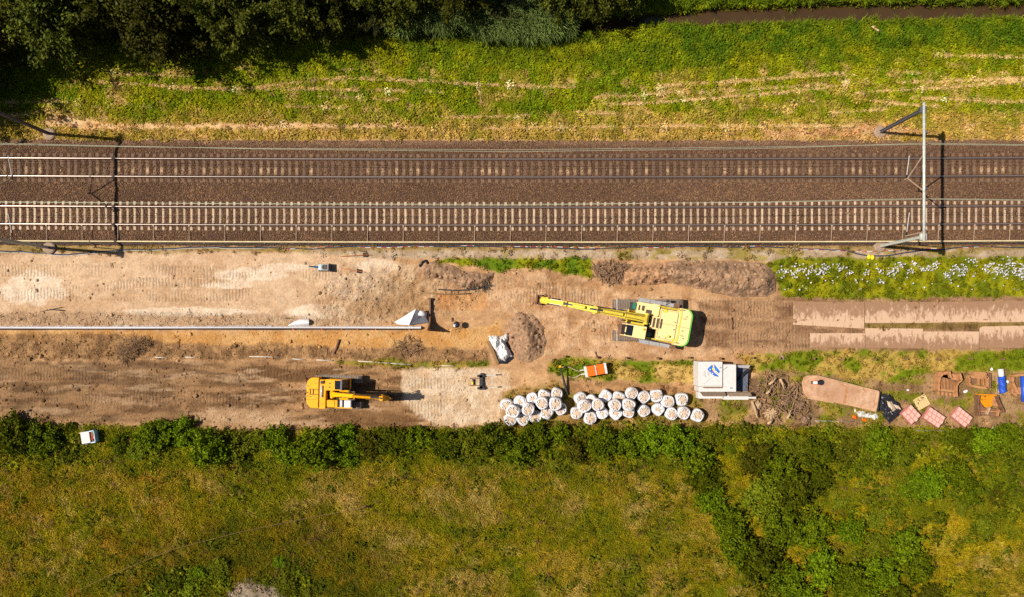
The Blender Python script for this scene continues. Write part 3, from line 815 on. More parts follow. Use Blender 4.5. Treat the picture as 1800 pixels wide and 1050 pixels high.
# overhead line portals
def portal():
    r = thing('catenary_portal', 'grey steel overhead line portal spanning both tracks at right', 'catenary mast', P(1546, 233))
    o0 = P(1546, 233)
    def L(px, py, h): return P(px, py, h)-o0
    top = 6.9
    yb0, yb1 = 0.0, P(0, 433, 0).y-o0.y
    for y0, mt in ((yb0, M['portal_dark']), (yb1, M['portal'])):
        mb = MB()
        for s in (-1, 1): mb.box((0, y0+s*0.10, top/2), (0.20, 0.035, top+0.2))
        mb.box((0, y0, top/2), (0.05, 0.165, top+0.2))
        mb.build('mast', mt, r)
        MB().lathe([(0.02, -0.2), (0.55, -0.2), (0.52, 0.14), (0.42, 0.2), (0.02, 0.21)], 18, Matrix.Translation((0, y0, 0))).build('foundation', M['concrete'], r)
        mb = MB(); mb.box((0.02, y0, top+0.12), (0.46, 0.5, 0.22)); mb.box((0.1, y0+0.1, top+0.26), (0.2, 0.12, 0.12)); mb.box((-0.12, y0-0.1, top+0.25), (0.10, 0.10, 0.10))
        mb.build('beam_bracket', mt, r, bevel=0.02)
    mb = MB(); mb.tube([(0, yb0+0.5, top+0.3), (0, yb1-0.35, top+0.3)], 0.105, 10)
    for t in (0.12, 0.3, 0.45, 0.6, 0.75, 0.88):
        y = yb0*(1-t)+yb1*t; mb.tube([(0, y-0.05, top+0.3), (0, y+0.05, top+0.3)], 0.135, 10)
    mb.build('crossbeam', M['portal'], r, smooth=True)
    ym = (yU[1]+yL[0])/2+0.25-o0.y
    mb = MB()
    ap = (0, ym, 4.75)
    mb.beam((0, ym+1.35, top+0.2), ap, 0.07, 0.07); mb.beam((0, ym-1.35, top+0.2), ap, 0.07, 0.07); mb.beam(ap, (0, ym, 4.3), 0.08, 0.08)
    mb.build('drop_bracket', M['tube_grey'], r)
    mb = MB(); mb.beam((0, yb1+0.35, top+0.2), (0, yb1+0.35, 4.4), 0.07, 0.07); mb.build('drop_post', M['tube_grey'], r)
    for ys in (ym, yb1+0.35):
        MB().tube([(0, ys+0.3, 4.6), (0, ys+1.75, 5.0)], 0.028, 6).build('registration_arm', M['pipe_white'], r)
        MB().lathe([(0.03,-0.16),(0.09,-0.14),(0.03,-0.1),(0.09,-0.06),(0.03,-0.02),(0.09,0.02),(0.03,0.06),(0.09,0.1),(0.02,0.14)], 10, Matrix.Translation((0, ys+0.16, 4.56)) @ Matrix.Rotation(math.pi/2, 4, 'X')).build('insulator', M['dark'], r)
    for ys in (yU[0]+0.5, yL[0]+0.3):
        y = ys-o0.y
        MB().lathe([(0.03,-0.4),(0.10,-0.36),(0.03,-0.3),(0.10,-0.24),(0.03,-0.18),(0.10,-0.12),(0.04,0)], 10, Matrix.Translation((0.25, y, top+0.25))).build('insulator', M['red'] if False else M['dark'], r)
        MB().box((0.13, y, top+0.3), (0.35, 0.12, 0.12)).build('hanger', M['portal_dark'], r)
    return r
pr = portal()
po = P(88, 236)
lp = dup(pr, (po.x, po.y, 0), 0.0, 'overhead line portal at the left edge, its dark mast leaning into the frame')
lp.scale = (1, 1, 1.13)
for nm, lab, pts in (
  ('catenary_wire', 'thin messenger wire high above the upper track', [(-900,240,6.7),(-60,251,6.6),(0,252,6.6),(210,257,6.1),(450,262,5.8),(900,267,5.6),(1350,261,5.8),(1622,252,6.6),(1840,255,6.3),(2400,250,6.5)]),
  ('contact_wire', 'straight contact wire above the upper track', [(-900,252,5.4),(0,254,5.4),(210,258,5.4),(450,261,5.4),(900,263.5,5.4),(1350,258.5,5.4),(1622,254,5.4),(1840,256,5.4),(2400,254,5.4)]),
  ('catenary_wire', 'thin messenger wire high above the lower track', [(-900,349,6.7),(-60,354,6.6),(0,354.5,6.6),(450,359,5.8),(900,361,5.6),(1350,355,5.8),(1624,349,6.6),(1840,352,6.3),(2400,350,6.5)]),
  ('contact_wire', 'straight contact wire above the lower track', [(-900,355,5.4),(0,356,5.4),(450,358,5.4),(900,359.5,5.4),(1350,356,5.4),(1624,350.5,5.4),(1840,353,5.4),(2400,353,5.4)])):
    tag(MB().tube([P(*p) for p in pts], 0.013, 5).build(nm, M['wire']), lab, 'overhead wire')
# ------------------------------------------------------------------ excavators
def crawler(parent, y, L, W, H, nm='track'):
    """one crawler: shoes round a stadium, sprocket, idler and frame"""
    r = H/2; st = L-H
    per = 2*st+2*math.pi*r; n = int(per/0.20)
    fr = MB(); fr.box((0, y, r), (L-H*0.9, W*0.55, H*0.55))
    for x in (-st/2, st/2):
        fr.tube([(x, y-W*0.3, r), (x, y+W*0.3, r)], r*0.82, 14)
    for k in range(6):
        x = -st/2+st*(k+0.5)/6
        fr.tube([(x, y-W*0.28, 0.2), (x, y+W*0.28, 0.2)], 0.15, 8)
    t = fr.build('crawler_track', M['dark'], parent)
    sh = MB()
    for i in range(n):
        s = per*i/n
        if s < st: x, z, a = -st/2+s, H, 0
        elif s < st+math.pi*r: q = (s-st)/r; x, z, a = st/2+r*math.sin(q), r+r*math.cos(q), q
        elif s < 2*st+math.pi*r: x, z, a = st/2-(s-st-math.pi*r), 0, math.pi
        else: q = (s-2*st-math.pi*r)/r; x, z, a = -st/2-r*math.sin(q), r-r*math.cos(q), math.pi+q
        Mx = Matrix.Translation((x, y, z+0.02)) @ Matrix.Rotation(a, 4, 'Y')
        sh.box((0, 0, 0), (0.18, W, 0.035), 0, Mx)
        for e in (-0.07, 0.0, 0.07): sh.box((e, 0, 0.026), (0.016, W, 0.03), 0, Mx)
    tag(sh.build('track_shoes', M['shoe'], t), kind='stuff')
    return t
def cylinder(parent, p0, p1, r=0.08, nm='hydraulic_cylinder', body=None):
    p0 = Vector(p0); p1 = Vector(p1); m_ = p0.lerp(p1, 0.58)
    o = MB().tube([p0, m_], r, 10).build(nm, body or M['yellow'], parent, smooth=False)
    MB().tube([m_, p1], r*0.55, 8).build('piston_rod', M['chrome'], o)
    return o
def plate_side(mb, pts, y0, y1):
    """outline in the x-z plane given thickness from y0 to y1"""
    n = len(pts)
    vs = [(x, y0, z) for x, z in pts]+[(x, y1, z) for x, z in pts]
    fs = [tuple(range(n)), tuple(range(n, 2*n))[::-1]]+[(i, i+n, (i+1) % n+n, (i+1) % n) for i in range(n)]
    mb.add(vs, fs)
def hoses(parent, pts_list, r=0.025):
    mb = MB()
    for p in pts_list: mb.tube(p, r, 6)
    return mb.build('hydraulic_hose', M['rubber'], parent, smooth=True)

def big_excavator():
    base = P(1137, 563)
    R = thing('excavator', 'large yellow tracked excavator with green rear edge, boom stretched out to the left', 'excavator', base, 0.0)
    Y, PY = M['yellow'], M['pale_yellow']
    for y in (27*S, -27*S): crawler(R, y, 5.9, 0.86, 0.98)
    mb = MB(); mb.box((0, 0, 0.62), (2.6, 2.0, 0.5)); mb.tube([(0, 0, 0.8), (0, 0, 1.12)], 0.75, 20); mb.build('undercarriage', M['dark'], R)
    # everything above turns with the house: local x forward, y left
    a = math.radians(180-10.2); HM = Matrix.Translation((-0.02, -0.16, 0)) @ Matrix.Rotation(a, 4, 'Z')
    def put(mb, name, m, par=R, bevel=0.0, smooth=False):
        mb.v = [tuple(HM @ Vector(v)) for v in mb.v]
        return mb.build(name, m, par, bevel, smooth)
    mb = MB(); mb.box((-0.5, 0, 1.22), (4.6, 2.7, 0.16)); put(mb, 'deck', M['dark'])
    # counterweight with rounded rear
    def cw(off, x1, hw): 
        pts = [(x1, -hw)]
        for t in np.linspace(-math.pi/2, 0, 7): pts.append((-2.55-off+0.0-0.62*math.cos(t)*1.0, -hw+0.62+0.62*math.sin(t)))
        for t in np.linspace(0, math.pi/2, 7): pts.append((-2.55-off-0.62*math.cos(t), hw-0.62+0.62*math.sin(t)))
        pts.append((x1, hw)); return pts
    mb = MB(); mb.prism(cw(0.0, -2.1, 1.52), 1.32, 2.36); c = put(mb, 'counterweight', PY, bevel=0.05)
    mb = MB(); mb.prism(cw(0.09, -2.75, 1.55), 1.46, 2.28); put(mb, 'rear_stripe', M['green'], c, bevel=0.06)
    mb = MB(); mb.box((-2.28, 0, 2.37), (0.10, 2.6, 0.05)); put(mb, 'seam_rail', Y, c)
    mb = MB(); mb.box((-1.35, 0.05, 1.82), (1.55, 2.55, 1.04)); h = put(mb, 'engine_hood', PY, bevel=0.05)
    mb = MB(); mb.box((-1.35, 0.62, 2.355), (1.35, 1.1, 0.03)); mb.box((-1.35, -0.55, 2.355), (1.35, 1.05, 0.03)); put(mb, 'hood_door', PY, h, bevel=0.01)
    mb = MB()
    for x in (-0.78, -0.48, -0.18): mb.box((x, 0.02, 2.372), (0.17, 0.80, 0.03))
    mb2 = MB(); mb2.box((-0.48, 0.02, 1.9), (0.96, 1.05, 0.9)); e = put(mb2, 'grille_housing', PY, bevel=0.03)
    put(mb, 'grille', M['grille'], e)
    mb = MB()
    for y in (-0.03, 1.2, -1.12): mb.box((-1.35, y, 2.373), (1.4, 0.022, 0.012))
    for x in (-0.62, -2.06): mb.box((x, 0.05, 2.374), (0.022, 2.3, 0.012))
    mb.box((-2.62, 0, 2.364), (0.9, 0.025, 0.012))
    put(mb, 'panel_seam', M['seam'], h)
    mb = MB()
    for x, y in ((-1.9, 0.3), (-1.9, -0.3), (-0.8, 1.1), (-0.8, -1.05), (-1.35, 1.1), (-2.75, 0.9), (-2.75, -0.9), (-2.6, 0.3)): mb.box((x, y, 2.385), (0.12, 0.07, 0.035))
    for y in (-0.7, 0.7): mb.tube([(-2.7, y, 2.3), (-2.7, y, 2.46), (-2.5, y, 2.46), (-2.5, y, 2.3)], 0.025, 6)
    put(mb, 'latch', M['grille'], h)
    mb = MB(); mb.tube([(-2.15, -1.36, 2.9), (-1.2, -1.36, 2.9), (-0.3, -1.36, 2.9)], 0.03, 8); mb.tube([(-2.15, 1.36, 2.85), (-1.0, 1.36, 2.85)], 0.03, 8)
    for x in (-2.15, -1.2, -0.3): mb.tube([(x, -1.36, 2.2), (x, -1.36, 2.9)], 0.028, 6)
    for x in (-2.15, -1.0): mb.tube([(x, 1.36, 2.2), (x, 1.36, 2.85)], 0.028, 6)
    put(mb, 'guard_rail', Y, h)
    mb = MB(); mb.tube([(-1.5, 0.95, 2.3), (-1.5, 0.95, 2.62)], 0.09, 12); put(mb, 'exhaust_pipe', Y)
    mb = MB(); mb.tube([(-0.95, -1.05, 2.36), (-0.95, -1.05, 2.42)], 0.16, 14); mb.box((-2.0, 1.12, 2.38), (0.3, 0.14, 0.06)); put(mb, 'filler_cap', Y)
    # right hand tank and tool boxes
    mb = MB(); mb.box((0.45, -0.98, 1.75), (1.75, 0.95, 0.95)); mb.box((-0.2, -1.02, 1.78), (0.6, 0.95, 1.0)); t = put(mb, 'fuel_tank', PY, bevel=0.05)
    mb = MB(); mb.box((0.28, -0.78, 2.236), (0.62, 0.30, 0.03)); mb.box((0.85, -0.98, 2.236), (0.22, 0.42, 0.03)); mb.box((1.18, -0.98, 2.236), (0.13, 0.42, 0.03)); put(mb, 'step_tread', M['grille'], t)
    mb = MB(); mb.box((1.52, -1.05, 1.55), (0.26, 0.5, 0.5)); put(mb, 'green_box', mat('dark_green_paint', (0.02, 0.14, 0.09), 0.5))
    # cab on the left
    cx0, cx1, cy0, cy1 = 0.45, 2.25, 0.52, 1.50
    mb = MB()
    mb.box((0.95, 1.01, 2.0), (1.0, 0.98, 1.3)); 
    plate_side(mb, [(0.45, 1.3), (2.25, 1.3), (2.32, 1.9), (2.2, 1.95), (1.5, 1.95), (1.5, 3.05), (0.45, 3.05)], cy0, cy0+0.07)
    plate_side(mb, [(0.45, 1.3), (2.25, 1.3), (2.32, 1.9), (2.2, 1.95), (1.5, 1.95), (1.5, 3.05), (0.45, 3.05)], cy1-0.07, cy1)
    mb.box((0.95, 1.01, 3.08), (1.05, 1.02, 0.10)); mb.box((1.76, 0.55, 3.08), (0.62, 0.09, 0.10)); mb.box((1.76, 1.47, 3.08), (0.62, 0.09, 0.10)); mb.box((2.07, 1.01, 3.08), (0.09, 1.02, 0.10))
    mb.beam((2.05, 0.56, 3.05), (2.30, 0.56, 1.9), 0.07, 0.07); mb.beam((2.05, 1.46, 3.05), (2.30, 1.46, 1.9), 0.07, 0.07)
    cab = put(mb, 'cab', PY, bevel=0.03)
    mb = MB(); mb.box((1.745, 1.01, 3.07), (0.55, 0.82, 0.05)); put(mb, 'roof_window', M['glass'], cab)
    mb = MB(); mb.add([(2.07, 0.58, 3.02), (2.07, 1.44, 3.02), (2.31, 1.44, 1.9), (2.31, 0.58, 1.9)], [(0, 1, 2, 3)]); put(mb, 'front_window', M['glass'], cab)
    mb = MB(); mb.box((2.40, 1.0, 2.05), (0.30, 0.9, 0.05)); mb.box((2.5, 0.75, 1.75), (0.12, 0.3, 0.5)); put(mb, 'front_guard', M['rust_dark'], cab)
    for yq in (0.7, 1.3):
        mb = MB(); mb.box((2.14, yq, 3.16), (0.12, 0.16, 0.10)); put(mb, 'work_light', M['dark'], cab)
    mb = MB(); mb.tube([(0.65, 0.75, 3.12), (0.65, 0.75, 3.24)], 0.09, 12); put(mb, 'beacon', M['orange_yellow'], cab)
    # recess behind the cab
    mb = MB(); mb.box((0.12, 1.05, 1.5), (0.6, 0.9, 0.5)); put(mb, 'valve_recess', M['dark'])
    mb = MB(); mb.tube([(0.0, 1.05, 1.76), (0.0, 1.05, 1.98)], 0.20, 14); put(mb, 'air_cleaner', mat('grey_green_metal', (0.07, 0.11, 0.09), 0.5))
    mb = MB(); mb.tube([(-2.1, 1.35, 2.15), (0.2, 1.35, 2.15)], 0.05, 8); mb.tube([(-2.1, -1.3, 2.5), (-0.6, -1.3, 2.5)], 0.035, 8)
    for x in (-2.1, -1.3, -0.6): mb.tube([(x, -1.3, 2.2), (x, -1.3, 2.5)], 0.03, 6)
    put(mb, 'hand_rail', Y)
    # side catwalks
    for y, x0, x1 in ((-1.68, -1.75, 1.25), (1.70, -2.0, 0.6)):
        k = 3; w_ = (x1-x0)/k
        mb = MB(); mb.box(((x0+x1)/2, y, 1.31), (x1-x0, 0.30, 0.05)); cwk = put(mb, 'catwalk', M['dark'])
        for i in range(k):
            mb = MB(); mb.box((x0+w_*(i+0.5), y, 1.352), (w_-0.03, 0.30, 0.03)); put(mb, 'tread_plate', M['grey'], cwk)
        mb = MB(); mb.box((x0-0.24, y, 1.25), (0.46, 0.30, 0.18)); put(mb, 'tool_box', M['rust_dark'], cwk)
    mb = MB(); mb.box((-1.1, -1.95, 1.85), (0.22, 0.16, 0.28)); mb.beam((-1.1, -1.6, 1.4), (-1.1, -1.9, 1.85), 0.04, 0.04); put(mb, 'mirror', M['dark'])
    # boom, in pixel-anchored points turned to house space
    inv = (Matrix.Translation(base) @ HM).inverted()
    def B(px, py, h): return inv @ P(px, py, h)
    b0 = B(1136, 561, 2.75); b1 = B(1046, 545, 3.3); b2 = B(999, 535.5, 2.9); tip = B(961, 529, 1.4)
    mid = b0.lerp(b1, 0.42)+Vector((0, 0, 0.12))
    mb = MB(); mb.beam(b0, mid, 0.62, 0.55, 0.58, 0.85); mb.beam(mid, b1, 0.58, 0.85, 0.42, 0.5)
    mb.tube([b0+Vector((0, -0.45, 0)), b0+Vector((0, 0.45, 0))], 0.2, 12)
    boom = put(mb, 'boom', Y, bevel=0.03)
    sd = Vector((0, 1, 0))
    for s in (-1, 1):
        p0 = B(1115, 557, 1.5)+sd*s*0.42; p1 = mid.lerp(b1, 0.1)+sd*s*0.42
        c0 = MB().tube([p0, p0.lerp(p1, 0.6)], 0.11, 10); c0 = put(c0, 'lift_cylinder', Y, boom)
        c1 = MB().tube([p0.lerp(p1, 0.6), p1], 0.06, 8); put(c1, 'lift_piston', M['chrome'], boom)
    mb = MB()
    for k, s in enumerate((-0.20, -0.13, 0.17)):
        pts = [b0+Vector((0.2, s*1.3, 0.35)), b0.lerp(mid, 0.5)+Vector((0, s, 0.50)), mid+Vector((0, s, 0.50+0.03*k)), mid.lerp(b1, 0.5)+Vector((0, s*0.9, 0.42)), b1+Vector((0, s*0.8, 0.40))]
        mb.tube(pts, 0.022, 6)
    put(mb, 'hydraulic_hose', M['rubber'], boom)
    mb = MB(); q0 = mid+Vector((0.25, 0, 0.52)); q1 = b1+Vector((0.5, 0, 0.62)); mb.tube([q0, q0.lerp(q1, 0.6)], 0.12, 10); put(mb, 'arm_cylinder', Y, boom)
    mb = MB(); mb.tube([q0.lerp(q1, 0.6), q1], 0.065, 8); put(mb, 'arm_piston', M['chrome'], boom)
    mb = MB(); mb.beam(b0+Vector((0.1, 0.5, -0.1)), mid.lerp(b0, 0.35)+Vector((0, 0.5, -0.1)), 0.16, 0.16); put(mb, 'side_lamp_bar', Y, boom)
    mb = MB(); e0 = b1.lerp(b2, -0.12)+Vector((0, 0, 0.3)); mb.beam(e0, b1, 0.46, 0.35, 0.5, 0.75); mb.beam(b1, b2, 0.5, 0.75, 0.42, 0.5); mb.beam(b2, tip, 0.42, 0.5, 0.36, 0.36)
    mb.tube([b1+Vector((0, -0.33, 0)), b1+Vector((0, 0.33, 0))], 0.17, 12); mb.tube([tip+Vector((0, -0.3, 0)), tip+Vector((0, 0.3, 0))], 0.13, 12)
    arm = put(mb, 'arm', Y, bevel=0.03)
    r0 = b1.lerp(b2, 0.35)+Vector((0.1, 0, 0.55)); r1 = b2.lerp(tip, 0.18)+Vector((0.1, 0, 0.42))
    mb = MB(); mb.tube([r0, r0.lerp(r1, 0.55)], 0.12, 10); put(mb, 'bucket_cylinder', Y, arm)
    mb = MB(); mb.tube([r0.lerp(r1, 0.55), r1], 0.07, 8); put(mb, 'bucket_piston', M['chrome'], arm)
    f0 = b2.lerp(tip, 0.28); f1 = b2.lerp(tip, 0.85)
    mb = MB(); mb.beam(f0+Vector((0, 0, 0.30)), f1+Vector((0, 0, 0.24)), 0.40, 0.05); put(mb, 'pale_cover', M['off_white'], arm)
    mb = MB(); mb.beam(b2.lerp(tip, 0.05)+Vector((0, -0.02, 0.33)), b2.lerp(tip, 0.26)+Vector((0, 0.02, 0.32)), 0.22, 0.14); put(mb, 'hose_guard', M['grille'], arm)
    mb = MB(); mb.beam(r1, tip+Vector((0.35, 0, -0.2)), 0.30, 0.12); mb.box(tip+Vector((0.28, 0, -0.35)), (0.45, 0.42, 0.3)); mb.tube([tip+Vector((0.28, 0, -0.5)), tip+Vector((0.28, 0, -0.9))], 0.26, 14)
    for s in (-1, 1): mb.box(tip+Vector((0.28, s*0.25, -0.1)), (0.3, 0.06, 0.4))
    cp_ = put(mb, 'tilt_coupler', Y, arm, bevel=0.02)
    mb = MB(); mb.box(tip+Vector((0.66, 0, -0.95)), (0.50, 0.78, 0.22)); mb.box(tip+Vector((0.82, 0, -0.80)), (0.14, 0.86, 0.40)); 
    for s in (-0.28, 0, 0.28): mb.box(tip+Vector((0.5, s, -0.7)), (0.3, 0.05, 0.3))
    put(mb, 'quick_hitch', M['rust_dark'], arm)
    return R
big_excavator()

def small_excavator():
    base = P(597.5, 688)
    R = thing('excavator', 'orange yellow tracked excavator with black cab glass on the dark dirt lane', 'excavator', base, math.radians(-1.2))
    O = M['orange_yellow']
    for y in (1.08, -1.08): crawler(R, y, 4.05, 0.58, 0.82)
    mb = MB(); mb.box((0, 0, 0.5), (1.9, 1.6, 0.4)); mb.tube([(0, 0, 0.7), (0, 0, 1.0)], 0.6, 18); mb.build('undercarriage', M['dark'], R)
    mb = MB(); mb.box((-0.3, 0, 1.06), (3.3, 2.35, 0.14)); mb.build('deck', M['dark'], R)
    pts = [(-1.28, -1.26)]
    for t in np.linspace(-math.pi/2, 0, 7): pts.append((-1.75-0.55*math.cos(t), -1.26+0.70+0.70*math.sin(t)))
    for t in np.linspace(0, math.pi/2, 7): pts.append((-1.75-0.55*math.cos(t), 1.26-0.70+0.70*math.sin(t)))
    pts.append((-1.28, 1.26))
    c = MB().prism(pts, 1.14, 2.1).build('counterweight', O, R, bevel=0.06)
    mb = MB()
    for y in (0.30, -0.12): mb.tube([(-2.05, y, 2.15), (-1.35, y, 2.15)], 0.022, 6)
    for x in (-2.0, -1.75): mb.tube([(x, 0.30, 2.15), (x, -0.12, 2.15)], 0.022, 6)
    mb.build('grab_bar', M['dark'], c)
    mb = MB()
    for x, y in ((-2.18, 0.55), (-2.2, 0.02), (-2.18, -0.25), (-1.95, -0.32)): mb.box((x, y, 2.105), (0.14, 0.06, 0.03))
    mb.build('lifting_eye', M['dark'], c)
    mb = MB(); mb.box((-1.30, 0, 2.105), (0.03, 2.3, 0.02)); mb.box((-1.85, -0.55, 2.106), (0.9, 0.02, 0.012)); mb.build('panel_seam', M['seam'], c)
    mb = MB(); mb.box((-1.0, -0.1, 1.6), (0.55, 2.4, 0.9)); h = mb.build('engine_hood', O, R, bevel=0.05)
    MB().tube([(-1.05, 0.62, 2.12), (-1.05, -0.35, 2.12)], 0.085, 12).build('silver_silencer', M['silver'], R, smooth=True)
    mb = MB(); mb.box((-1.02, 0.86, 2.1), (0.22, 0.2, 0.2)); mb.tube([(-1.15, 0.9, 2.05), (-0.85, 0.98, 2.12)], 0.06, 8); mb.build('air_intake', M['dark'], R)
    mb = MB(); mb.box((-0.28, -0.88, 1.5), (1.0, 0.62, 0.75)); k = mb.build('fuel_tank', O, R, bevel=0.05)
    MB().box((-0.40, -0.85, 1.90), (0.75, 0.5, 0.04)).build('tank_lid', O, k, bevel=0.01)
    mb = MB(); mb.box((0.38, -0.88, 1.4), (0.34, 0.58, 0.5)); mb.build('tool_box', M['off_white'], R, bevel=0.03)
    mb = MB(); mb.box((0.98, -0.90, 1.40), (0.55, 0.60, 0.5)); mb.build('tool_box', M['white_paint'], R, bevel=0.03)
    mb = MB(); mb.box((0.35, -1.24, 1.16), (1.9, 0.14, 0.10)); mb.build('side_step', O, R)
    mb = MB(); mb.box((-0.40, 0.05, 1.3), (0.42, 0.6, 0.4)); mb.build('boom_recess', M['dark'], R)
    # cab
    mb = MB(); y0, y1 = 0.30, 1.18
    mb.box((-0.12, 0.74, 1.75), (0.9, 0.88, 1.3)); mb.box((0.10, 0.74, 2.86), (1.35, 0.90, 0.10))
    for y in (y0+0.03, y1-0.03):
        mb.beam((-0.52, y, 2.4), (-0.55, y, 2.85), 0.06, 0.08); mb.beam((1.12, y, 1.3), (0.76, y, 2.85), 0.07, 0.07)
        mb.box((0.55, y, 1.35), (1.2, 0.06, 0.5))
    mb.box((1.15, 0.74, 1.45), (0.06, 0.86, 0.5))
    cab = mb.build('cab', O, R, bevel=0.03)
    MB().box((0.42, 0.74, 2.925), (0.46, 0.72, 0.03)).build('roof_window', M['glass'], cab)
    mb = MB(); mb.box((0.70, 0.74, 2.93), (0.14, 0.84, 0.06)); mb.build('wiper_visor', M['grey_visor_and_cloth_shade'], cab)
    MB().add([(0.78, 0.34, 2.86), (0.78, 1.14, 2.86), (1.15, 1.14, 1.66), (1.15, 0.34, 1.66)], [(0, 1, 2, 3)]).build('front_window', M['glass'], cab)
    for y in (0.315, 1.165): MB().add([(-0.5, y, 1.7), (1.05, y, 1.7), (0.72, y, 2.8), (-0.5, y, 2.8)], [(0, 1, 2, 3)]).build('side_window', M['glass'], cab)
    mb = MB()
    for y in (0.56, 0.86): mb.tube([(-0.22, y, 2.9), (-0.22, y, 2.93)], 0.06, 10)
    mb.build('roof_bolt', M['grille'], cab)
    # boom
    Rm = (Matrix.Translation(base) @ Matrix.Rotation(math.radians(-1.2), 4, 'Z')).inverted()
    def B(px, py, h): return Rm @ P(px, py, h)
    b0 = B(584, 693, 1.7); b1 = B(626, 696, 4.1); b2 = B(671, 699.5, 3.5); tip = B(682, 701, 1.3)
    mb = MB(); mb.beam(b0, b0.lerp(b1, 0.55), 0.40, 0.45, 0.32, 0.65); mb.beam(b0.lerp(b1, 0.55), b1, 0.32, 0.65, 0.30, 0.6); mb.beam(b1, b2, 0.30, 0.6, 0.26, 0.36)
    for t in (0.12, 0.5, 0.95): mb.beam(b0.lerp(b1, t)+Vector((0, -0.24, 0.3)), b0.lerp(b1, t)+Vector((0, 0.24, 0.3)), 0.08, 0.06)
    mb.tube([b0+Vector((0, -0.35, 0)), b0+Vector((0, 0.35, 0))], 0.16, 12); mb.tube([b2+Vector((0, -0.27, 0)), b2+Vector((0, 0.27, 0))], 0.15, 12)
    boom = mb.build('boom', O, R, bevel=0.03)
    for s in (-1, 1):
        p0 = B(598, 694, 2.0)+Vector((0, s*0.33, 0)); p1 = b1+Vector((-0.1, s*0.30, 0.1)); m_ = p0.lerp(p1, 0.6)
        MB().tube([p0, m_], 0.085, 10).build('lift_cylinder', O, boom); MB().tube([m_, p1], 0.05, 8).build('lift_piston', M['chrome'], boom)
    q0 = b1+Vector((-0.25, 0, 0.45)); q1 = b2+Vector((0.05, 0, 0.48)); m_ = q0.lerp(q1, 0.62)
    MB().tube([q0, m_], 0.10, 10).build('arm_cylinder', O, boom); MB().tube([m_, q1], 0.055, 8).build('arm_piston', M['chrome'], boom)
    mb = MB()
    for s in (0.05, 0.11, 0.19):
        mb.tube([b0+Vector((0.1, s, 0.25)), b0.lerp(b1, 0.5)+Vector((0, s, 0.42)), b1+Vector((0, s, 0.36)), b2+Vector((-0.2, s+0.05, 0.3)), b2+Vector((0.05, s+0.1, 0.1))], 0.026, 6)
    mb.build('hydraulic_hose', M['rubber'], boom)
    mb = MB(); mb.beam(b2+Vector((0, 0, 0.42)), b2, 0.30, 0.3, 0.32, 0.5); mb.beam(b2, tip, 0.32, 0.5, 0.26, 0.30); mb.tube([tip+Vector((0, -0.22, 0)), tip+Vector((0, 0.22, 0))], 0.11, 12)
    arm = mb.build('arm', O, R, bevel=0.03)
    r0 = b2.lerp(tip, 0.1)+Vector((0.45, 0, 0)); r1 = b2.lerp(tip, 0.8)+Vector((0.42, 0, 0.1)); m_ = r0.lerp(r1, 0.6)
    MB().tube([r0, m_], 0.09, 10).build('bucket_cylinder', O, arm); MB().tube([m_, r1], 0.05, 8).build('bucket_piston', M['chrome'], arm)
    mb = MB(); mb.box(tip+Vector((0.12, 0, -0.22)), (0.5, 0.36, 0.32)); mb.tube([tip+Vector((0.12, 0, -0.38)), tip+Vector((0.12, 0, -0.70))], 0.24, 12); mb.box(tip+Vector((0.12, 0, -0.85)), (0.62, 0.55, 0.28)); mb.beam(r1, tip+Vector((0.34, 0, -0.15)), 0.24, 0.10)
    mb.build('tilt_coupler', M['dark'], arm, bevel=0.02)
    mb = MB()
    for i in range(6):
        a = i*1.05; p = tip+Vector((0.1, 0.12, 0.2))
        mb.tube([b2+Vector((0.2, 0.28, -0.2)), b2+Vector((0.45+0.08*math.cos(a), 0.42+0.1*math.sin(a), -0.7)), p+Vector((0.35, 0.35*math.sin(a), 0.1)), p+Vector((0.1, 0.1, -0.6))], 0.028, 6)
    mb.build('coupler_hose', M['rubber'], arm)
    return R
small_excavator()
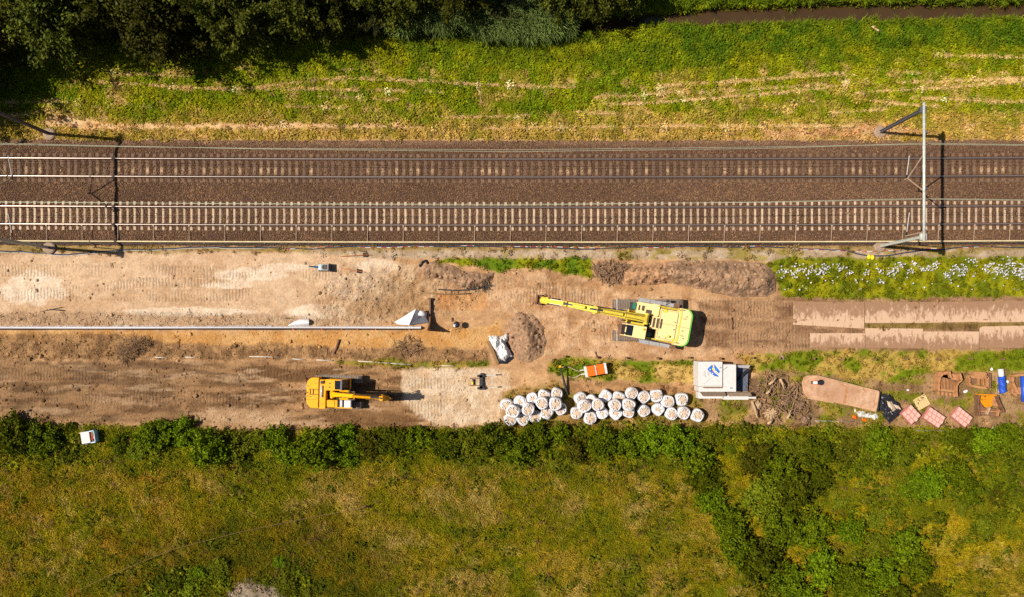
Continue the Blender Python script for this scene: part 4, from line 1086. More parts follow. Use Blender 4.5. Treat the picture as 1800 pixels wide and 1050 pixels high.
# ------------------------------------------------------------------ bulk bags
def bag_proto(seed, closed=False):
    r = random.Random(seed)
    N = 28; r_sq = r.uniform(0.2, 0.7)
    def sq(a): return (1.0/((abs(math.cos(a))**4+abs(math.sin(a))**4)**(1/4)))**r_sq
    ph = r.uniform(0, 6.28)
    wob = [1+0.035*math.sin(3*a+ph)+0.02*math.sin(5*a+ph*2) for a in np.linspace(0, 2*math.pi, N, endpoint=False)]
    prof = [(0.02,0.0),(0.40,0.0),(0.47,0.06),(0.515,0.28),(0.52,0.55),(0.49,0.76),(0.445,0.875),(0.41,0.90)]
    mb = MB(); vs = []; fs = []
    for j, (rad, z) in enumerate(prof):
        for k in range(N):
            a = 2*math.pi*k/N
            q = rad*sq(a)*wob[k]*(1+0.012*math.sin(a*9+j*1.7))
            vs.append((q*math.cos(a), q*math.sin(a), z+(0.03*math.sin(2*a+ph) if j > 4 else 0)))
    # rim folded in over the sand in ragged tongues
    tongue = []
    for k in range(N):
        a = 2*math.pi*k/N
        tongue.append((0.10+0.06*math.sin(2*a+ph)+r.uniform(0, 0.10)) if closed else 0.385-0.03*math.sin(2*a+ph)-(0.13 if r.random() < 0.08 else r.uniform(0, 0.035)))
    for jj, zz in ((0, 0.885), (1, 0.862)):
        for k in range(N):
            a = 2*math.pi*k/N
            q = (tongue[k] if jj else (tongue[k]+0.41)/2)*sq(a)
            vs.append((q*math.cos(a), q*math.sin(a), zz+r.uniform(-0.012, 0.03)))
    R_ = len(prof)+2
    for j in range(R_-1):
        for k in range(N):
            k2 = (k+1) % N
            fs.append((j*N+k, j*N+k2, (j+1)*N+k2, (j+1)*N+k))
    mb.add(vs, fs); body = mb.mesh('bag_body'); body.materials.append(M['fabric'])
    for p in body.polygons: p.use_smooth = True
    mb = MB(); vs = [(0, 0, 0.90)]; fs = []
    for j, rad in enumerate((0.14, 0.28, 0.40)):
        for k in range(N):
            a = 2*math.pi*k/N
            vs.append((rad*sq(a)*math.cos(a), rad*sq(a)*math.sin(a), 0.892-0.10*(rad/0.4)**2+r.uniform(-0.012, 0.012)))
    for k in range(N):
        k2 = (k+1) % N
        fs.append((0, 1+k, 1+k2))
        for j in range(2): fs.append((1+j*N+k, 1+(j+1)*N+k, 1+(j+1)*N+k2, 1+j*N+k2))
    mb.add(vs, fs); fill = mb.mesh('sand_fill'); fill.materials.append(M['sand'])
    straps = []
    for i in range(4):
        a = math.pi/4+i*math.pi/2+r.uniform(-0.15, 0.15)
        sp = r.uniform(0.28, 0.5); inn = r.uniform(0.16, 0.30)
        mb = MB()
        p = [(0.44*math.cos(a-sp), 0.44*math.sin(a-sp), 0.89), (0.33*math.cos(a-sp*0.7), 0.33*math.sin(a-sp*0.7), 0.955), (inn*math.cos(a+r.uniform(-.4,.4)), inn*math.sin(a), 0.95+r.uniform(0, 0.05)), (0.33*math.cos(a+sp*0.8), 0.33*math.sin(a+sp*0.8), 0.955), (0.44*math.cos(a+sp), 0.44*math.sin(a+sp), 0.89)]
        for u in range(len(p)-1): mb.beam(p[u], p[u+1], 0.045, 0.02)
        s = mb.mesh('lifting_strap'); s.materials.append(M['fabric']); straps.append(s)
    mb = MB()
    for i in range(r.randint(4, 7)):
        a = r.uniform(0, 6.28); L0 = r.uniform(0.02, 0.30); wd = r.uniform(0.015, 0.05)
        ca, sa = math.cos(a), math.sin(a)
        o = 0.40; z = 0.90
        pA = (o*ca-wd*sa, o*sa+wd*ca, z-0.02); pB = (o*ca+wd*sa, o*sa-wd*ca, z-0.02); pC = (L0*ca, L0*sa, z+0.015); pD = (o*ca*0.75, o*sa*0.75, z+0.075)
        mb.add([pA, pB, pC, pD], [(0, 3, 2), (3, 1, 2), (0, 1, 3)])
    fl = mb.mesh('liner_fold'); fl.materials.append(M['fabric'])
    return body, fill, straps, fl
BAGP = [bag_proto(s, s in (22, 47)) for s in (3, 8, 15, 22, 31, 36, 41, 47, 53, 58, 64)]
ORD = ['first','second','third','fourth','fifth','sixth','seventh','eighth','ninth','tenth','eleventh','twelfth','thirteenth','fourteenth','fifteenth','sixteenth','seventeenth','eighteenth','nineteenth','twentieth','twenty-first','twenty-second','twenty-third','twenty-fourth','twenty-fifth','twenty-sixth','twenty-seventh','twenty-eighth','twenty-ninth','thirtieth']
BAGS = [ # zoom coordinates, layer, cluster, row, tilt
 (140,232,0,'L','back',0.1),(245,212,0,'L','back',0),(342,188,0,'L','back',0),(437,158,0,'L','back',0.1),(536,145,0,'L','back',0),
 (192,288,1,'L','upper',0),(308,270,1,'L','upper',0),(422,222,1,'L','upper',0),(525,228,1,'L','upper',0),
 (165,350,0,'L','front',0),(265,352,0,'L','front',0.1),(362,330,0,'L','front',0),(455,303,0,'L','front',0),(572,268,0,'L','front',0.15),
 (718,182,0,'R','back',0.35),(818,205,0,'R','back',0.2),(926,168,0,'R','back',0),(1030,178,0,'R','back',0.1),(1130,145,0,'R','back',0),(1230,175,0,'R','back',0),(1328,165,0,'R','back',0),(1418,210,0,'R','back',0),(1528,190,0,'R','back',0),
 (752,245,1,'R','upper',0.1),(865,235,1,'R','upper',0),(1000,240,1,'R','upper',0),(1110,235,1,'R','upper',0),
 (695,300,0,'R','front',0),(800,335,0,'R','front',0),(900,298,0,'R','front',0.1),(1003,302,0,'R','front',0),(1108,288,0,'R','front',0),(1226,280,0,'R','front',0),(1340,275,0,'R','front',0),(1448,310,0,'R','front',0),(1546,300,0,'R','front',0),(1655,325,0,'R','front',0)]
cnt = {}
rb = random.Random(5)
for i, (zx, zy, lay, cl, row, tl) in enumerate(BAGS):
    k = cnt.get((cl, row), 0); cnt[(cl, row)] = k+1
    body, fill, straps, fl = BAGP[(i*7+i//11) % 11]
    px, py = 860+zx/4.5, 660+zy/4.5
    z0 = 0.84 if lay else 0.0
    p = P(px, py, z0+0.85); 
    heap = 'left heap' if cl == 'L' else 'long right heap'
    where = {'back': 'back row of the %s' % heap, 'upper': 'top layer of the %s' % heap, 'front': 'hedge-side row of the %s' % heap}[row]
    lab = 'white sand bag, %s from left in the %s' % (ORD[k], where)
    t = thing('bulk_bag', lab, 'bulk bag', (p.x, p.y, z0), rb.uniform(0, 6.28), 'white bulk bags of sand heaped beside the hedge')
    if tl: t.rotation_euler = (tl*rb.choice((-1, 1))*0.6, tl*rb.uniform(-0.6, 0.6), rb.uniform(0, 6.28)); t.location.z += 0.05
    sc_ = rb.uniform(0.98, 1.07); t.scale = (sc_*rb.uniform(.94, 1.06), sc_*rb.uniform(.94, 1.06), rb.uniform(0.90, 1.0))
    if not tl: t.rotation_euler.x = rb.uniform(-.07, .07); t.rotation_euler.y = rb.uniform(-.07, .07)
    for nm, me in [('bag_body', body), ('sand_fill', fill), ('liner_fold', fl)]+[('lifting_strap', s) for s in straps]:
        link(bpy.data.objects.new(nm, me), t)

# ------------------------------------------------------------------ road plates
def plate_mat(sgn, seed):
    m, nt, b, out = nt_of('dusty_road_plate')
    tc = nt.nodes.new('ShaderNodeTexCoord'); sp = nt.nodes.new('ShaderNodeSeparateXYZ')
    geo = nt.nodes.new('ShaderNodeNewGeometry')
    nt.links.new(tc.outputs['Object'], sp.inputs[0])
    mp = nt.nodes.new('ShaderNodeMapping'); mp.inputs['Scale'].default_value = (2.6, 0.9, 1); nt.links.new(geo.outputs['Position'], mp.inputs[0])
    n = nt.nodes.new('ShaderNodeTexNoise'); n.inputs['Scale'].default_value = 1.1; n.inputs['Detail'].default_value = 9; n.inputs['Roughness'].default_value = 0.78
    nt.links.new(mp.outputs[0], n.inputs['Vector'])
    n2 = add_noise(nt, 7, 5)
    g = maprange(nt, sp.outputs[1], -0.75*sgn, 0.75*sgn, -0.20, 0.26)
    ad = nt.nodes.new('ShaderNodeMath'); ad.operation = 'ADD'; nt.links.new(n.outputs[0], ad.inputs[0]); nt.links.new(g, ad.inputs[1])
    ad2 = nt.nodes.new('ShaderNodeMath'); ad2.operation = 'MULTIPLY_ADD'; ad2.inputs[1].default_value = 0.9; nt.links.new(n.outputs[0], ad2.inputs[0]); nt.links.new(ad.outputs[0], ad2.inputs[2])
    f = maprange(nt, ad2.outputs[0], 0.86, 1.06, 0, 0.92)
    pale = mixrgb(nt, n2.outputs[0], C(208,166,130), C(226,190,158))
    dirt = mixrgb(nt, n2.outputs[0], C(136,98,68), C(176,132,96))
    nt.links.new(mixrgb(nt, f, pale, dirt), b.inputs['Base Color']); b.inputs['Roughness'].default_value = 0.9
    bump(nt, b, n2.outputs[0], 0.4, 0.03)
    return m
PLU, PLL = plate_mat(1, 1), plate_mat(-1, 2)
def quad_plate(name, label, pts, m, th, cat, group=None, z=0.035, holes=True, bev=0.01):
    W = [P(x, y, z+th) for x, y in pts]; c = sum(W, Vector())/len(W)
    o = thing(name, label, cat, (c.x, c.y, z), 0, group)
    o2 = MB().prism([(p.x-c.x, p.y-c.y) for p in W][::-1], 0, th).build('plate_body', m, o, bevel=bev)
    return o
PL = [([(1394,530),(1520,531),(1519,578),(1394,571)], PLU, 'leftmost plate of the upper row'),([(1520.4,531),(1615.4,531),(1615.4,568),(1520.4,568)], PLU, 'second plate from the left in the upper row'),
 ([(1615.8,531),(1719.6,530),(1719.6,566),(1615.8,568)], PLU, 'third plate from the left in the upper row'),([(1720,530),(1840,528),(1840,566),(1720,567)], PLU, 'rightmost plate of the upper row'),
 ([(1424,586),(1520.5,586),(1520.5,612),(1424,611)], PLL, 'leftmost plate of the lower row'),([(1521,577),(1622.6,578),(1622.6,613),(1521,612)], PLL, 'second plate from the left in the lower row'),
 ([(1623.2,583),(1721,583),(1721,614),(1623.2,613)], PLL, 'third plate from the left in the lower row'),([(1722,577),(1728,574),(1840,572),(1840,612),(1722,612)], PLL, 'rightmost plate of the lower row')]
for i, (pts, m, lab) in enumerate(PL):
    quad_plate('road_plate', 'dusty steel road plate, '+lab, pts, m, 0.022, 'road plate', 'steel road plates laid along the haul road', z=0.035+0.003*i)

# ------------------------------------------------------------------ white folding container
def container():
    c0 = P(1272, 668); R = thing('steel_container', 'white boxy steel container with blue emblem and open right bay coloured as shadowed', 'container', c0)
    W = M['off_white']
    def B(x0, y0, x1, y1, z0, z1, mb):
        a = P(x0, y0, z1)-c0; b = P(x1, y1, z1)-c0
        mb.box(((a.x+b.x)/2, (a.y+b.y)/2, (z0+z1)/2), (abs(b.x-a.x), abs(b.y-a.y), z1-z0)); return mb
    B(1228, 636, 1270, 680, 0.02, 1.95, MB()).build('main_box', W, R, bevel=0.02)
    B(1228.5, 680.5, 1271, 689, 0.02, 1.70, MB()).build('upper_step', W, R, bevel=0.02)
    mb = MB(); B(1228, 689.5, 1271, 701, 0.02, 1.05, mb); mb.build('lower_step', W, R, bevel=0.02)
    B(1271.5, 641, 1294, 689, 0.02, 1.85, MB()).build('side_box', W, R, bevel=0.02)
    B(1272, 692, 1316, 703, 0.02, 0.95, MB()).build('front_flap', W, R, bevel=0.02)
    # sloping gutters seen as grey bands
    for (x0, x1, ya, za, yb2, zb) in ((1232, 1270, 678, 1.96, 683, 1.72), (1230, 1274, 689, 1.72, 697, 1.08), (1276, 1319, 690, 1.3, 697, 0.97)):
        a, b, c, d = P(x0, ya, za)-c0, P(x1, ya, za)-c0, P(x1+3, yb2, zb)-c0, P(x0+6, yb2, zb)-c0
        mb = MB(); mb.add([a, b, c, d, a+Vector((0, 0, -.04)), b+Vector((0, 0, -.04)), c+Vector((0, 0, -.04)), d+Vector((0, 0, -.04))], [(0, 3, 2, 1), (4, 5, 6, 7), (0, 1, 5, 4), (1, 2, 6, 5), (2, 3, 7, 6), (3, 0, 4, 7)])
        mb.build('gutter', M['concrete'], R)
    mb = MB(); a = P(1294.5, 645, 0.75)-c0; b = P(1315, 689, 0.75)-c0
    mb.prism([(a.x, b.y), (b.x, b.y+0.02), (b.x+0.05, a.y-0.25), (a.x, a.y+0.05)], 0.02, 0.6); bay = mb.build('open_bay', M['slate'], R)  # slate colour carries the shadow of the taller box beside it
    mb = MB(); p0 = P(1295, 669, 0.70)-c0; p1 = P(1317, 648, 0.85)-c0; mb.beam(p0, p1, 0.20, 0.16); mb.build('bay_strut', M['black_plastic'], bay)
    mb = MB()
    for k in range(3): mb.beam(P(1299+k*4, 672-k*3, 0.63)-c0, P(1310+k*2, 688-k*6, 0.63)-c0, 0.05, 0.05)
    mb.build('floor_rib', M['slate'], bay)
    mb = MB(); q = [P(1286, 642, 1.8)-c0, P(1319, 642.5, 0.95)-c0, P(1316, 648, 0.95)-c0, P(1294, 646, 1.5)-c0]
    mb.add(q+[v+Vector((0, 0, -0.05)) for v in q], [(0, 3, 2, 1), (4, 5, 6, 7), (0, 1, 5, 4), (1, 2, 6, 5), (2, 3, 7, 6), (3, 0, 4, 7)]); mb.build('open_lid', W, R)
    mb = MB(); B(1272, 698, 1329, 701, 0.85, 1.05, mb); mb.build('tow_bar', W, R)
    mb = MB(); B(1283, 681, 1287.5, 684, 1.85, 1.88, mb); mb.build('lock_box', M['grey'], R)
    mb = MB(); B(1265, 645, 1268, 648, 1.95, 1.97, mb); mb.build('lid_catch', M['grey'], R)
    # emblem: two blue swooshes with a pale split between them, tiny flecks and grey print
    Z = 1.956
    def flat(pts, name, m, z):
        mb = MB(); w_ = [P(1210+x/12.35, 625+y/12.35, z)-c0 for x, y in pts]; mb.prism([(p.x, p.y) for p in w_][::-1], z, z+0.006); return mb.build(name, m, R)
    lb = mat('emblem_blue', (0.03, 0.13, 0.50), 0.5, var=0.15)
    flat([(410,300),(440,265),(505,210),(525,205),(540,290),(525,330),(560,370),(620,420),(668,450),(640,465),(560,440),(500,400),(450,350)], 'emblem', lb, Z)
    flat([(545,200),(575,205),(620,265),(680,345),(672,385),(640,375),(600,330),(560,270)], 'emblem', lb, Z)
    for q in ([(460,295),(482,295),(482,320),(460,320)], [(512,380),(540,385),(535,405),(515,400)]): flat(q, 'emblem_star', M['white_paint'], Z+0.007)
    for q in ([(520,265),(552,275),(545,320),(518,310)], [(548,300),(572,325),(560,345),(540,330)], [(470,360),(490,362),(488,378),(472,376)], [(528,215),(560,215),(565,250),(535,250)]): flat(q, 'emblem_fleck', M['bright_yellow'], Z+0.009)
    flat([(525,325),(548,345),(540,360),(515,342)], 'emblem_fleck', M['red'], Z+0.011)
    flat([(572,290),(610,285),(615,325),(585,330)], 'emblem_fleck', M['cyan'], Z+0.010)
    for x, y0, y1 in ((335,330,450),(360,330,480),(378,440,480),(420,350,440),(440,360,440)): flat([(x,y0),(x+8,y0),(x+10,y1),(x+2,y1)], 'grey_print', M['grey'], Z)
    mb = MB(); mb.beam(P(1237, 675, Z)-c0, P(1278, 645, Z)-c0, 0.02, 0.012); mb.build('lashing_cord', M['grey'], R)
    return R
container()

# ------------------------------------------------------------------ orange generator with hoses and pole
g0 = P(1045, 650); G = thing('hand_cart', 'orange lidded box cart with pale ends and two shafts on the grass', 'cart', (g0.x, g0.y, 0), math.radians(10.5))
MB().box((0, 0, 0.62), (1.62, 0.78, 0.5)).build('box_body', M['slate'], G, bevel=0.02)
for x, w_ in ((-0.40, 0.66), (0.38, 0.68)): MB().box((x, 0.01, 0.93), (w_, 0.86, 0.12)).build('orange_lid', M['orange'], G, bevel=0.03)
for x in (-0.82, 0.84): MB().box((x, 0.01, 0.78), (0.20, 0.92, 0.40)).build('end_panel', M['off_white'], G, bevel=0.02)
MB().box((-0.01, 0.01, 0.96), (0.07, 0.86, 0.16)).build('centre_rib', M['off_white'], G)
MB().box((0.06, -0.05, 0.97), (0.05, 0.4, 0.14)).build('lid_gap', M['red'], G)
for y in (-0.17, 0.17):
    MB().tube([(-0.9, y, 0.55), (-1.25, y*1.1, 0.50)], 0.045, 8).build('shaft', M['off_white'], G)
for x in (-0.5, 0.5):
    for y in (-0.42, 0.42): MB().tube([(x, y-0.05, 0.24), (x, y+0.05, 0.24)], 0.24, 16).build('wheel', M['rubber'], G)
hp = MB().tube([P(1028,650,0.5), P(1018,653,0.35), P(1010,650,0.2), P(1002,646,0.2), P(994,644.5,0.25), P(986,646,0.3)], 0.035, 6).build('hose', M['tube_grey'], smooth=True); tag(hp, 'grey hose curling from the orange cart up to the pole top', 'hose')
hp = MB().tube([P(1028,656,0.5), P(1020,659,0.3), P(1014,663,0.15), P(1008,664,0.08), P(998,662,0.05)], 0.04, 6).build('hose', M['tube_grey'], smooth=True); tag(hp, 'shorter grey hose from the orange cart ending in grass', 'hose')
pt = thing('timber_pole', 'long dark leaning pole with orange tip between grass patch and bags', 'pole', P(984, 646))
o0 = P(984, 646)
MB().tube([(0, 0, 0.9), P(990, 664, 0.6)-o0, P(997, 694, 0.12)-o0], [0.045, 0.09, 0.12], 8).build('shaft', M['dark'], pt)
MB().tube([P(983, 645, 0.88)-o0, P(987, 644, 0.98)-o0], 0.10, 8).build('orange_tip', M['orange_yellow'], pt)

# ------------------------------------------------------------------ white liner wall with board at its end
wl = thing('plastic_liner', 'long white liner edge with dark lower strip running from the left frame edge', 'liner wall', P(400, 576))
o0 = P(400, 576)
xs = np.arange(-160, 741, 2.0)
mb = MB(); vs = []; fs = []; r_ = random.Random(4)
for i, x in enumerate(xs):
    b = 1.5+2.6*float(fbm(np.array([x*0.11]), np.array([3.3]), 3, 91)[0])**1.2*(1.0 if x < 480 else 0.45)
    for (yy_, z) in ((577.5+0.4*math.sin(x*0.01), 0.34), (576.0+0.4*math.sin(x*0.01), 0.40), (575.0, 0.36), (576.6-b, 0.16+r_.uniform(-0.03, 0.03)), (576.2-b-0.8, 0.03)):
        vs.append(P(x, yy_+0.0, z)-o0)
for i in range(len(xs)-1):
    for k in range(4): fs.append((i*5+k, (i+1)*5+k, (i+1)*5+k+1, i*5+k+1))
mb.add(vs, fs); mb.build('white_cloth', M['fabric'], wl)
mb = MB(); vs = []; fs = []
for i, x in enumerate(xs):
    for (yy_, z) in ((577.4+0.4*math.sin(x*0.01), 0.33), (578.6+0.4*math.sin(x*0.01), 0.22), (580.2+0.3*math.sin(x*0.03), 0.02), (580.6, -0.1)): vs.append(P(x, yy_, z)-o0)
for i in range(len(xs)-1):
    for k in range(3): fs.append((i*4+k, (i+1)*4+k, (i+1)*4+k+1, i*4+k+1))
mb.add(vs, fs); mb.build('dark_strip', M['black_plastic'], wl)  # dark strip sloping down along the south edge of the cloth
for x in (515, 565, 600, 628, 660, 719): MB().box(P(x, 579, 0.24)-o0, (0.05, 0.16, 0.05)).build('orange_marker', M['orange'], wl)
bd = thing('end_board', 'dark upright trench board standing across the end of the white liner', 'board', P(756, 560))
o0 = P(756, 560)
prf = [(524,0.30),(540,0.38),(556,0.48),(566,0.62),(572,1.0),(577,1.7),(580,2.15),(582,2.15)]
vs = []; 
for x in (755.2, 757.6):
    for y, h in prf: vs.append(P(x, y, 0.0)+Vector((0, 0, h))-o0)
    for y in (582, 524): vs.append(P(x, y, 0)-o0+Vector((0, 0, -0.2)))
n_ = len(prf)+2
MB().add(vs, [tuple(range(n_)), tuple(range(n_, 2*n_))[::-1]]+[(i, i+n_, (i+1) % n_+n_, (i+1) % n_) for i in range(n_)]).build('board', M['rust_dark'], bd)
MB().box(P(755, 526, 0.36)-o0, (0.2, 0.2, 0.12)).build('board_cap', M['rust_dark'], bd)
# folded cloth at the board
cl = thing('folded_cloth', 'tent-like heap of folded white cloth with its shaded side coloured grey next to the board', 'cloth heap', P(725, 560))
o0 = P(725, 560)
def face(pts, name, m, par, o0, th=0.012):
    v = [P(*p)-o0 for p in pts]; n = len(v)
    mb = MB(); mb.add(v+[p+Vector((0, 0, -th)) for p in v], [tuple(range(n)), tuple(range(n, 2*n))[::-1]]+[(i, (i+1) % n, (i+1) % n+n, i+n) for i in range(n)])
    return mb.build(name, m, par)
def sheet(a, b, c, d, name, m, par, o0, n=7, amp=0.06, seed=0, sag=0.0):
    """crumpled four-corner sheet of pixel/height corners"""
    V = []; F = []
    A, B_, C_, D_ = (P(*p)-o0 for p in (a, b, c, d))
    for i in range(n+1):
        for j in range(n+1):
            u, v = i/n, j/n
            p = A*(1-u)*(1-v)+B_*u*(1-v)+C_*u*v+D_*(1-u)*v
            q = float(fbm(np.array([u*3+seed]), np.array([v*3+seed*2]), 3, seed)[0])-0.5
            p = p+Vector((q*amp*0.6, -q*amp*0.4, q*amp*2-sag*math.sin(u*math.pi)*math.sin(v*math.pi)))
            V.append(p)
    for i in range(n):
        for j in range(n): F.append((i*(n+1)+j, (i+1)*(n+1)+j, (i+1)*(n+1)+j+1, i*(n+1)+j+1))
    return MB().add(V, F).build(name, m, par, smooth=True)
sheet((694,566,.12),(731,543.5,1.15),(719,572,.45),(698,570,.1), 'cloth_flap', M['fabric'], cl, o0, seed=1, amp=0.05)
sheet((731,543.5,1.14),(738,547,1.02),(739,557,.55),(719.5,571,.42), 'cloth_shade', M['grey_visor_and_cloth_shade'], cl, o0, seed=2, amp=0.05)  # shade of the heap's east side put into the grey colour
sheet((739,557,.50),(747,556,.40),(753.5,567.5,.12),(719.5,571,.40), 'cloth_shade', M['grey_visor_and_cloth_shade'], cl, o0, seed=3, amp=0.05)
MB().tube([P(736,550,.85)-o0, P(742,551.5,.75)-o0, P(748.5,553.5,.60)-o0], [0.22, 0.23, 0.20], 14).build('cloth_roll', M['fabric'], cl, smooth=True)
MB().tube([P(748.4,553.4,.60)-o0, P(752.5,554.4,.52)-o0], [0.15, 0.15], 12).build('roll_core', M['black_plastic'], cl)
cl = thing('folded_cloth', 'small rounded lump of folded white cloth on the liner below the compactor', 'cloth heap', P(525, 567))
o0 = P(525, 567)
mb = MB(); n = 9
V = []; F = []
for i in range(n+1):
    for j in range(6):
        u, v = i/n, j/5
        hgt = 0.46*math.sin(v*math.pi)**0.7*min(1, (u*1.25)**0.7)
        V.append(P(506+37*u, 573-(1.0+11.5*math.sin(min(1, u*1.3)*math.pi/2))*v, hgt+0.02)-o0)
for i in range(n):
    for j in range(5): F.append((i*6+j, (i+1)*6+j, (i+1)*6+j+1, i*6+j+1))
F.append(tuple(n*6+j for j in range(6)))
mb.add(V, F).build('cloth_fold', M['fabric'], cl, smooth=False)

# crumpled tarpaulin at the heap
tp = thing('crumpled_tarpaulin', 'crumpled shiny white tarpaulin beside the brown earth mound', 'tarpaulin', P(880, 612))
o0 = P(880, 612)
def crumple(outline, hgt, name, m, par, o0, n=26, amp=1.0, seed=1, z0=0.02):
    xs = [p[0] for p in outline]; ys = [p[1] for p in outline]
    ax = np.linspace(min(xs), max(xs), n); ay = np.linspace(min(ys), max(ys), n)
    X, Y = np.meshgrid(ax, ay); sd_ = sdf(X.ravel(), Y.ravel(), outline)
    rid = np.abs(fbm(X.ravel()*0.10, Y.ravel()*0.07, 3, seed)-0.5)*2
    z = hgt*(1-np.exp(np.minimum(sd_, 0)/5.0))*(0.55+0.9*(1-rid*2.0))
    idx = {}; V = []; F = []
    for k in range(n*n):
        if sd_[k] < 0.6: idx[k] = len(V); V.append(P(X.ravel()[k], Y.ravel()[k], max(z0, z[k]*amp+z0))-o0)
    for i in range(n-1):
        for j in range(n-1):
            q = [i*n+j, i*n+j+1, (i+1)*n+j+1, (i+1)*n+j]
            if all(a in idx for a in q): F.append(tuple(idx[a] for a in q))
            elif sum(a in idx for a in q) == 3: F.append(tuple(idx[a] for a in q if a in idx))
    return MB().add(V, F).build(name, m, par, smooth=False)
crumple([(858,591),(868,589),(880,592),(894,585),(894,596),(889,604),(897,617),(902,627),(893,630),(888,636),(879,632),(874,620),(866,611),(861,603)], 0.75, 'white_sheet', M['white_paint'], tp, o0, seed=4, n=30)
crumple([(872,612),(890,600),(896,606),(904,630),(892,640),(875,640)], 0.12, 'black_sheet', M['black_plastic'], tp, o0, seed=6)
tb = thing('timber_beam', 'brown timber beam poking out left of the crumpled tarpaulin', 'beam', P(868, 622)); o0 = P(868, 622)
MB().beam(P(858,600,.1)-o0, P(875,640,.12)-o0, 0.26, 0.2).build('beam', M['wood'], tb, bevel=0.01)
# loose white pipes along the spoil
for i, (pts, lab) in enumerate([([(272,628.5),(294,629)], 'short pale green-white pipe piece at the left spoil edge'),([(325,628),(346,628.5)], 'short white pipe piece left of centre on the spoil edge'),([(438,627),(468,627.5),(490,628)], 'white pipe on the spoil edge above left of the orange excavator'),([(514,631),(536,633)], 'white and yellow pipe piece above the orange excavator'),([(556,633),(585,634)], 'white pipe piece beside the left green weeds'),([(629,635),(660,637),(700,640),(724,641)], 'long white pipe lying in the weeds above the excavator arm'),([(776,643),(798,643.5)], 'short white pipe end at the pale sand')]):
    tag(MB().tube([P(x, y, 0.08) for x, y in pts], 0.036, 8).build('plastic_pipe', M['pipe_white'], smooth=True), lab, 'pipe', 'white pipe pieces along the spoil edge')
# ------------------------------------------------------------------ earth mounds
MOUNDPTS = []
def mound(name, label, poly, hgt, m, seed, edge=12.0, rough=0.35, n=70, tiltx=0):
    xs = [p[0] for p in poly]; ys = [p[1] for p in poly]
    ax = np.arange(min(xs)-4, max(xs)+4, 1.7); ay = np.arange(min(ys)-4, max(ys)+4, 1.7)
    X, Y = np.meshgrid(ax, ay); x, y = X.ravel(), Y.ravel()
    d = sdf(x+7*(fbm(x*.06, y*.06, 3, seed)-.5), y+7*(fbm(x*.06, y*.06, 3, seed+1)-.5), poly)
    z = hgt*np.clip(sstep(0, edge*2.0, -d)*0.65+0.35*np.clip(-d/edge*0.8, 0, 1), 0, 1)*(0.75+0.5*fbm(x*.03, y*.04, 3, seed+2))
    z += np.where(d < 0, np.minimum(1, -d/6)*rough*1.1*(fbm(x*.13, y*.13, 4, seed+3)-.5), 0)
    z += np.where(d < 0, np.minimum(1, -d/5)*rough*0.5*(fbm(x*.4, y*.4, 2, seed+4)-.5), 0)
    z = np.where(d > 0, -0.12, np.maximum(z, 0.0)+0.02)
    cx, cy = np.mean(xs), np.mean(ys); c = P(cx, cy)
    f = 1-z/HC
    V = np.stack([CX+(x-NPX)*S*f-c.x, CY+(NPY-y)*S*f-c.y, z], 1)
    nx_, ny_ = len(ax), len(ay)
    ii_ = (np.arange(ny_-1)[:, None]*nx_+np.arange(nx_-1)[None, :]).ravel()
    F = np.stack([ii_+nx_, ii_+nx_+1, ii_+1, ii_], 1)
    for q_ in np.where((d < -2) & (np.random.RandomState(seed).rand(len(d)) < 0.05))[0]: MOUNDPTS.append((V[q_, 0]+c.x, V[q_, 1]+c.y, z[q_]))
    keep = (d[F] < 2.5).any(1)
    me = np_mesh(name, V, F[keep], m, smooth=True)
    o = link(bpy.data.objects.new(name, me)); o.location = c
    tag(o, label, 'earth mound')
    return o
mound('earth_mound', 'round brown earth mound between the tarpaulin and the yellow excavator', [(893,560),(915,546),(938,552),(956,575),(962,600),(952,628),(930,640),(908,632),(897,610),(888,590)], 1.15, M['earth_brown'], 101, 24)
mound('earth_mound', 'long brown earth mound beside the white flowers above the big excavator', [(1140,470),(1190,458),(1260,456),(1330,462),(1352,465),(1365,485),(1364,512),(1345,524),(1290,523),(1210,505),(1165,498),(1140,490)], 1.15, M['earth_brown'], 111, 13, 0.45)
mound('earth_mound', 'pale tan sandy mound between root clump and long brown mound', [(1088,478),(1110,466),(1145,462),(1185,462),(1200,480),(1180,500),(1130,502),(1095,500)], 0.75, M['earth_tan'], 121, 9, 0.4)
mound('earth_mound', 'dark brown spoil bank left of the green weeds strip', [(736,470),(760,460),(790,464),(812,476),(850,480),(872,478),(868,492),(850,506),(815,508),(780,492),(742,488)], 0.55, M['earth_brown'], 131, 8, 0.4)

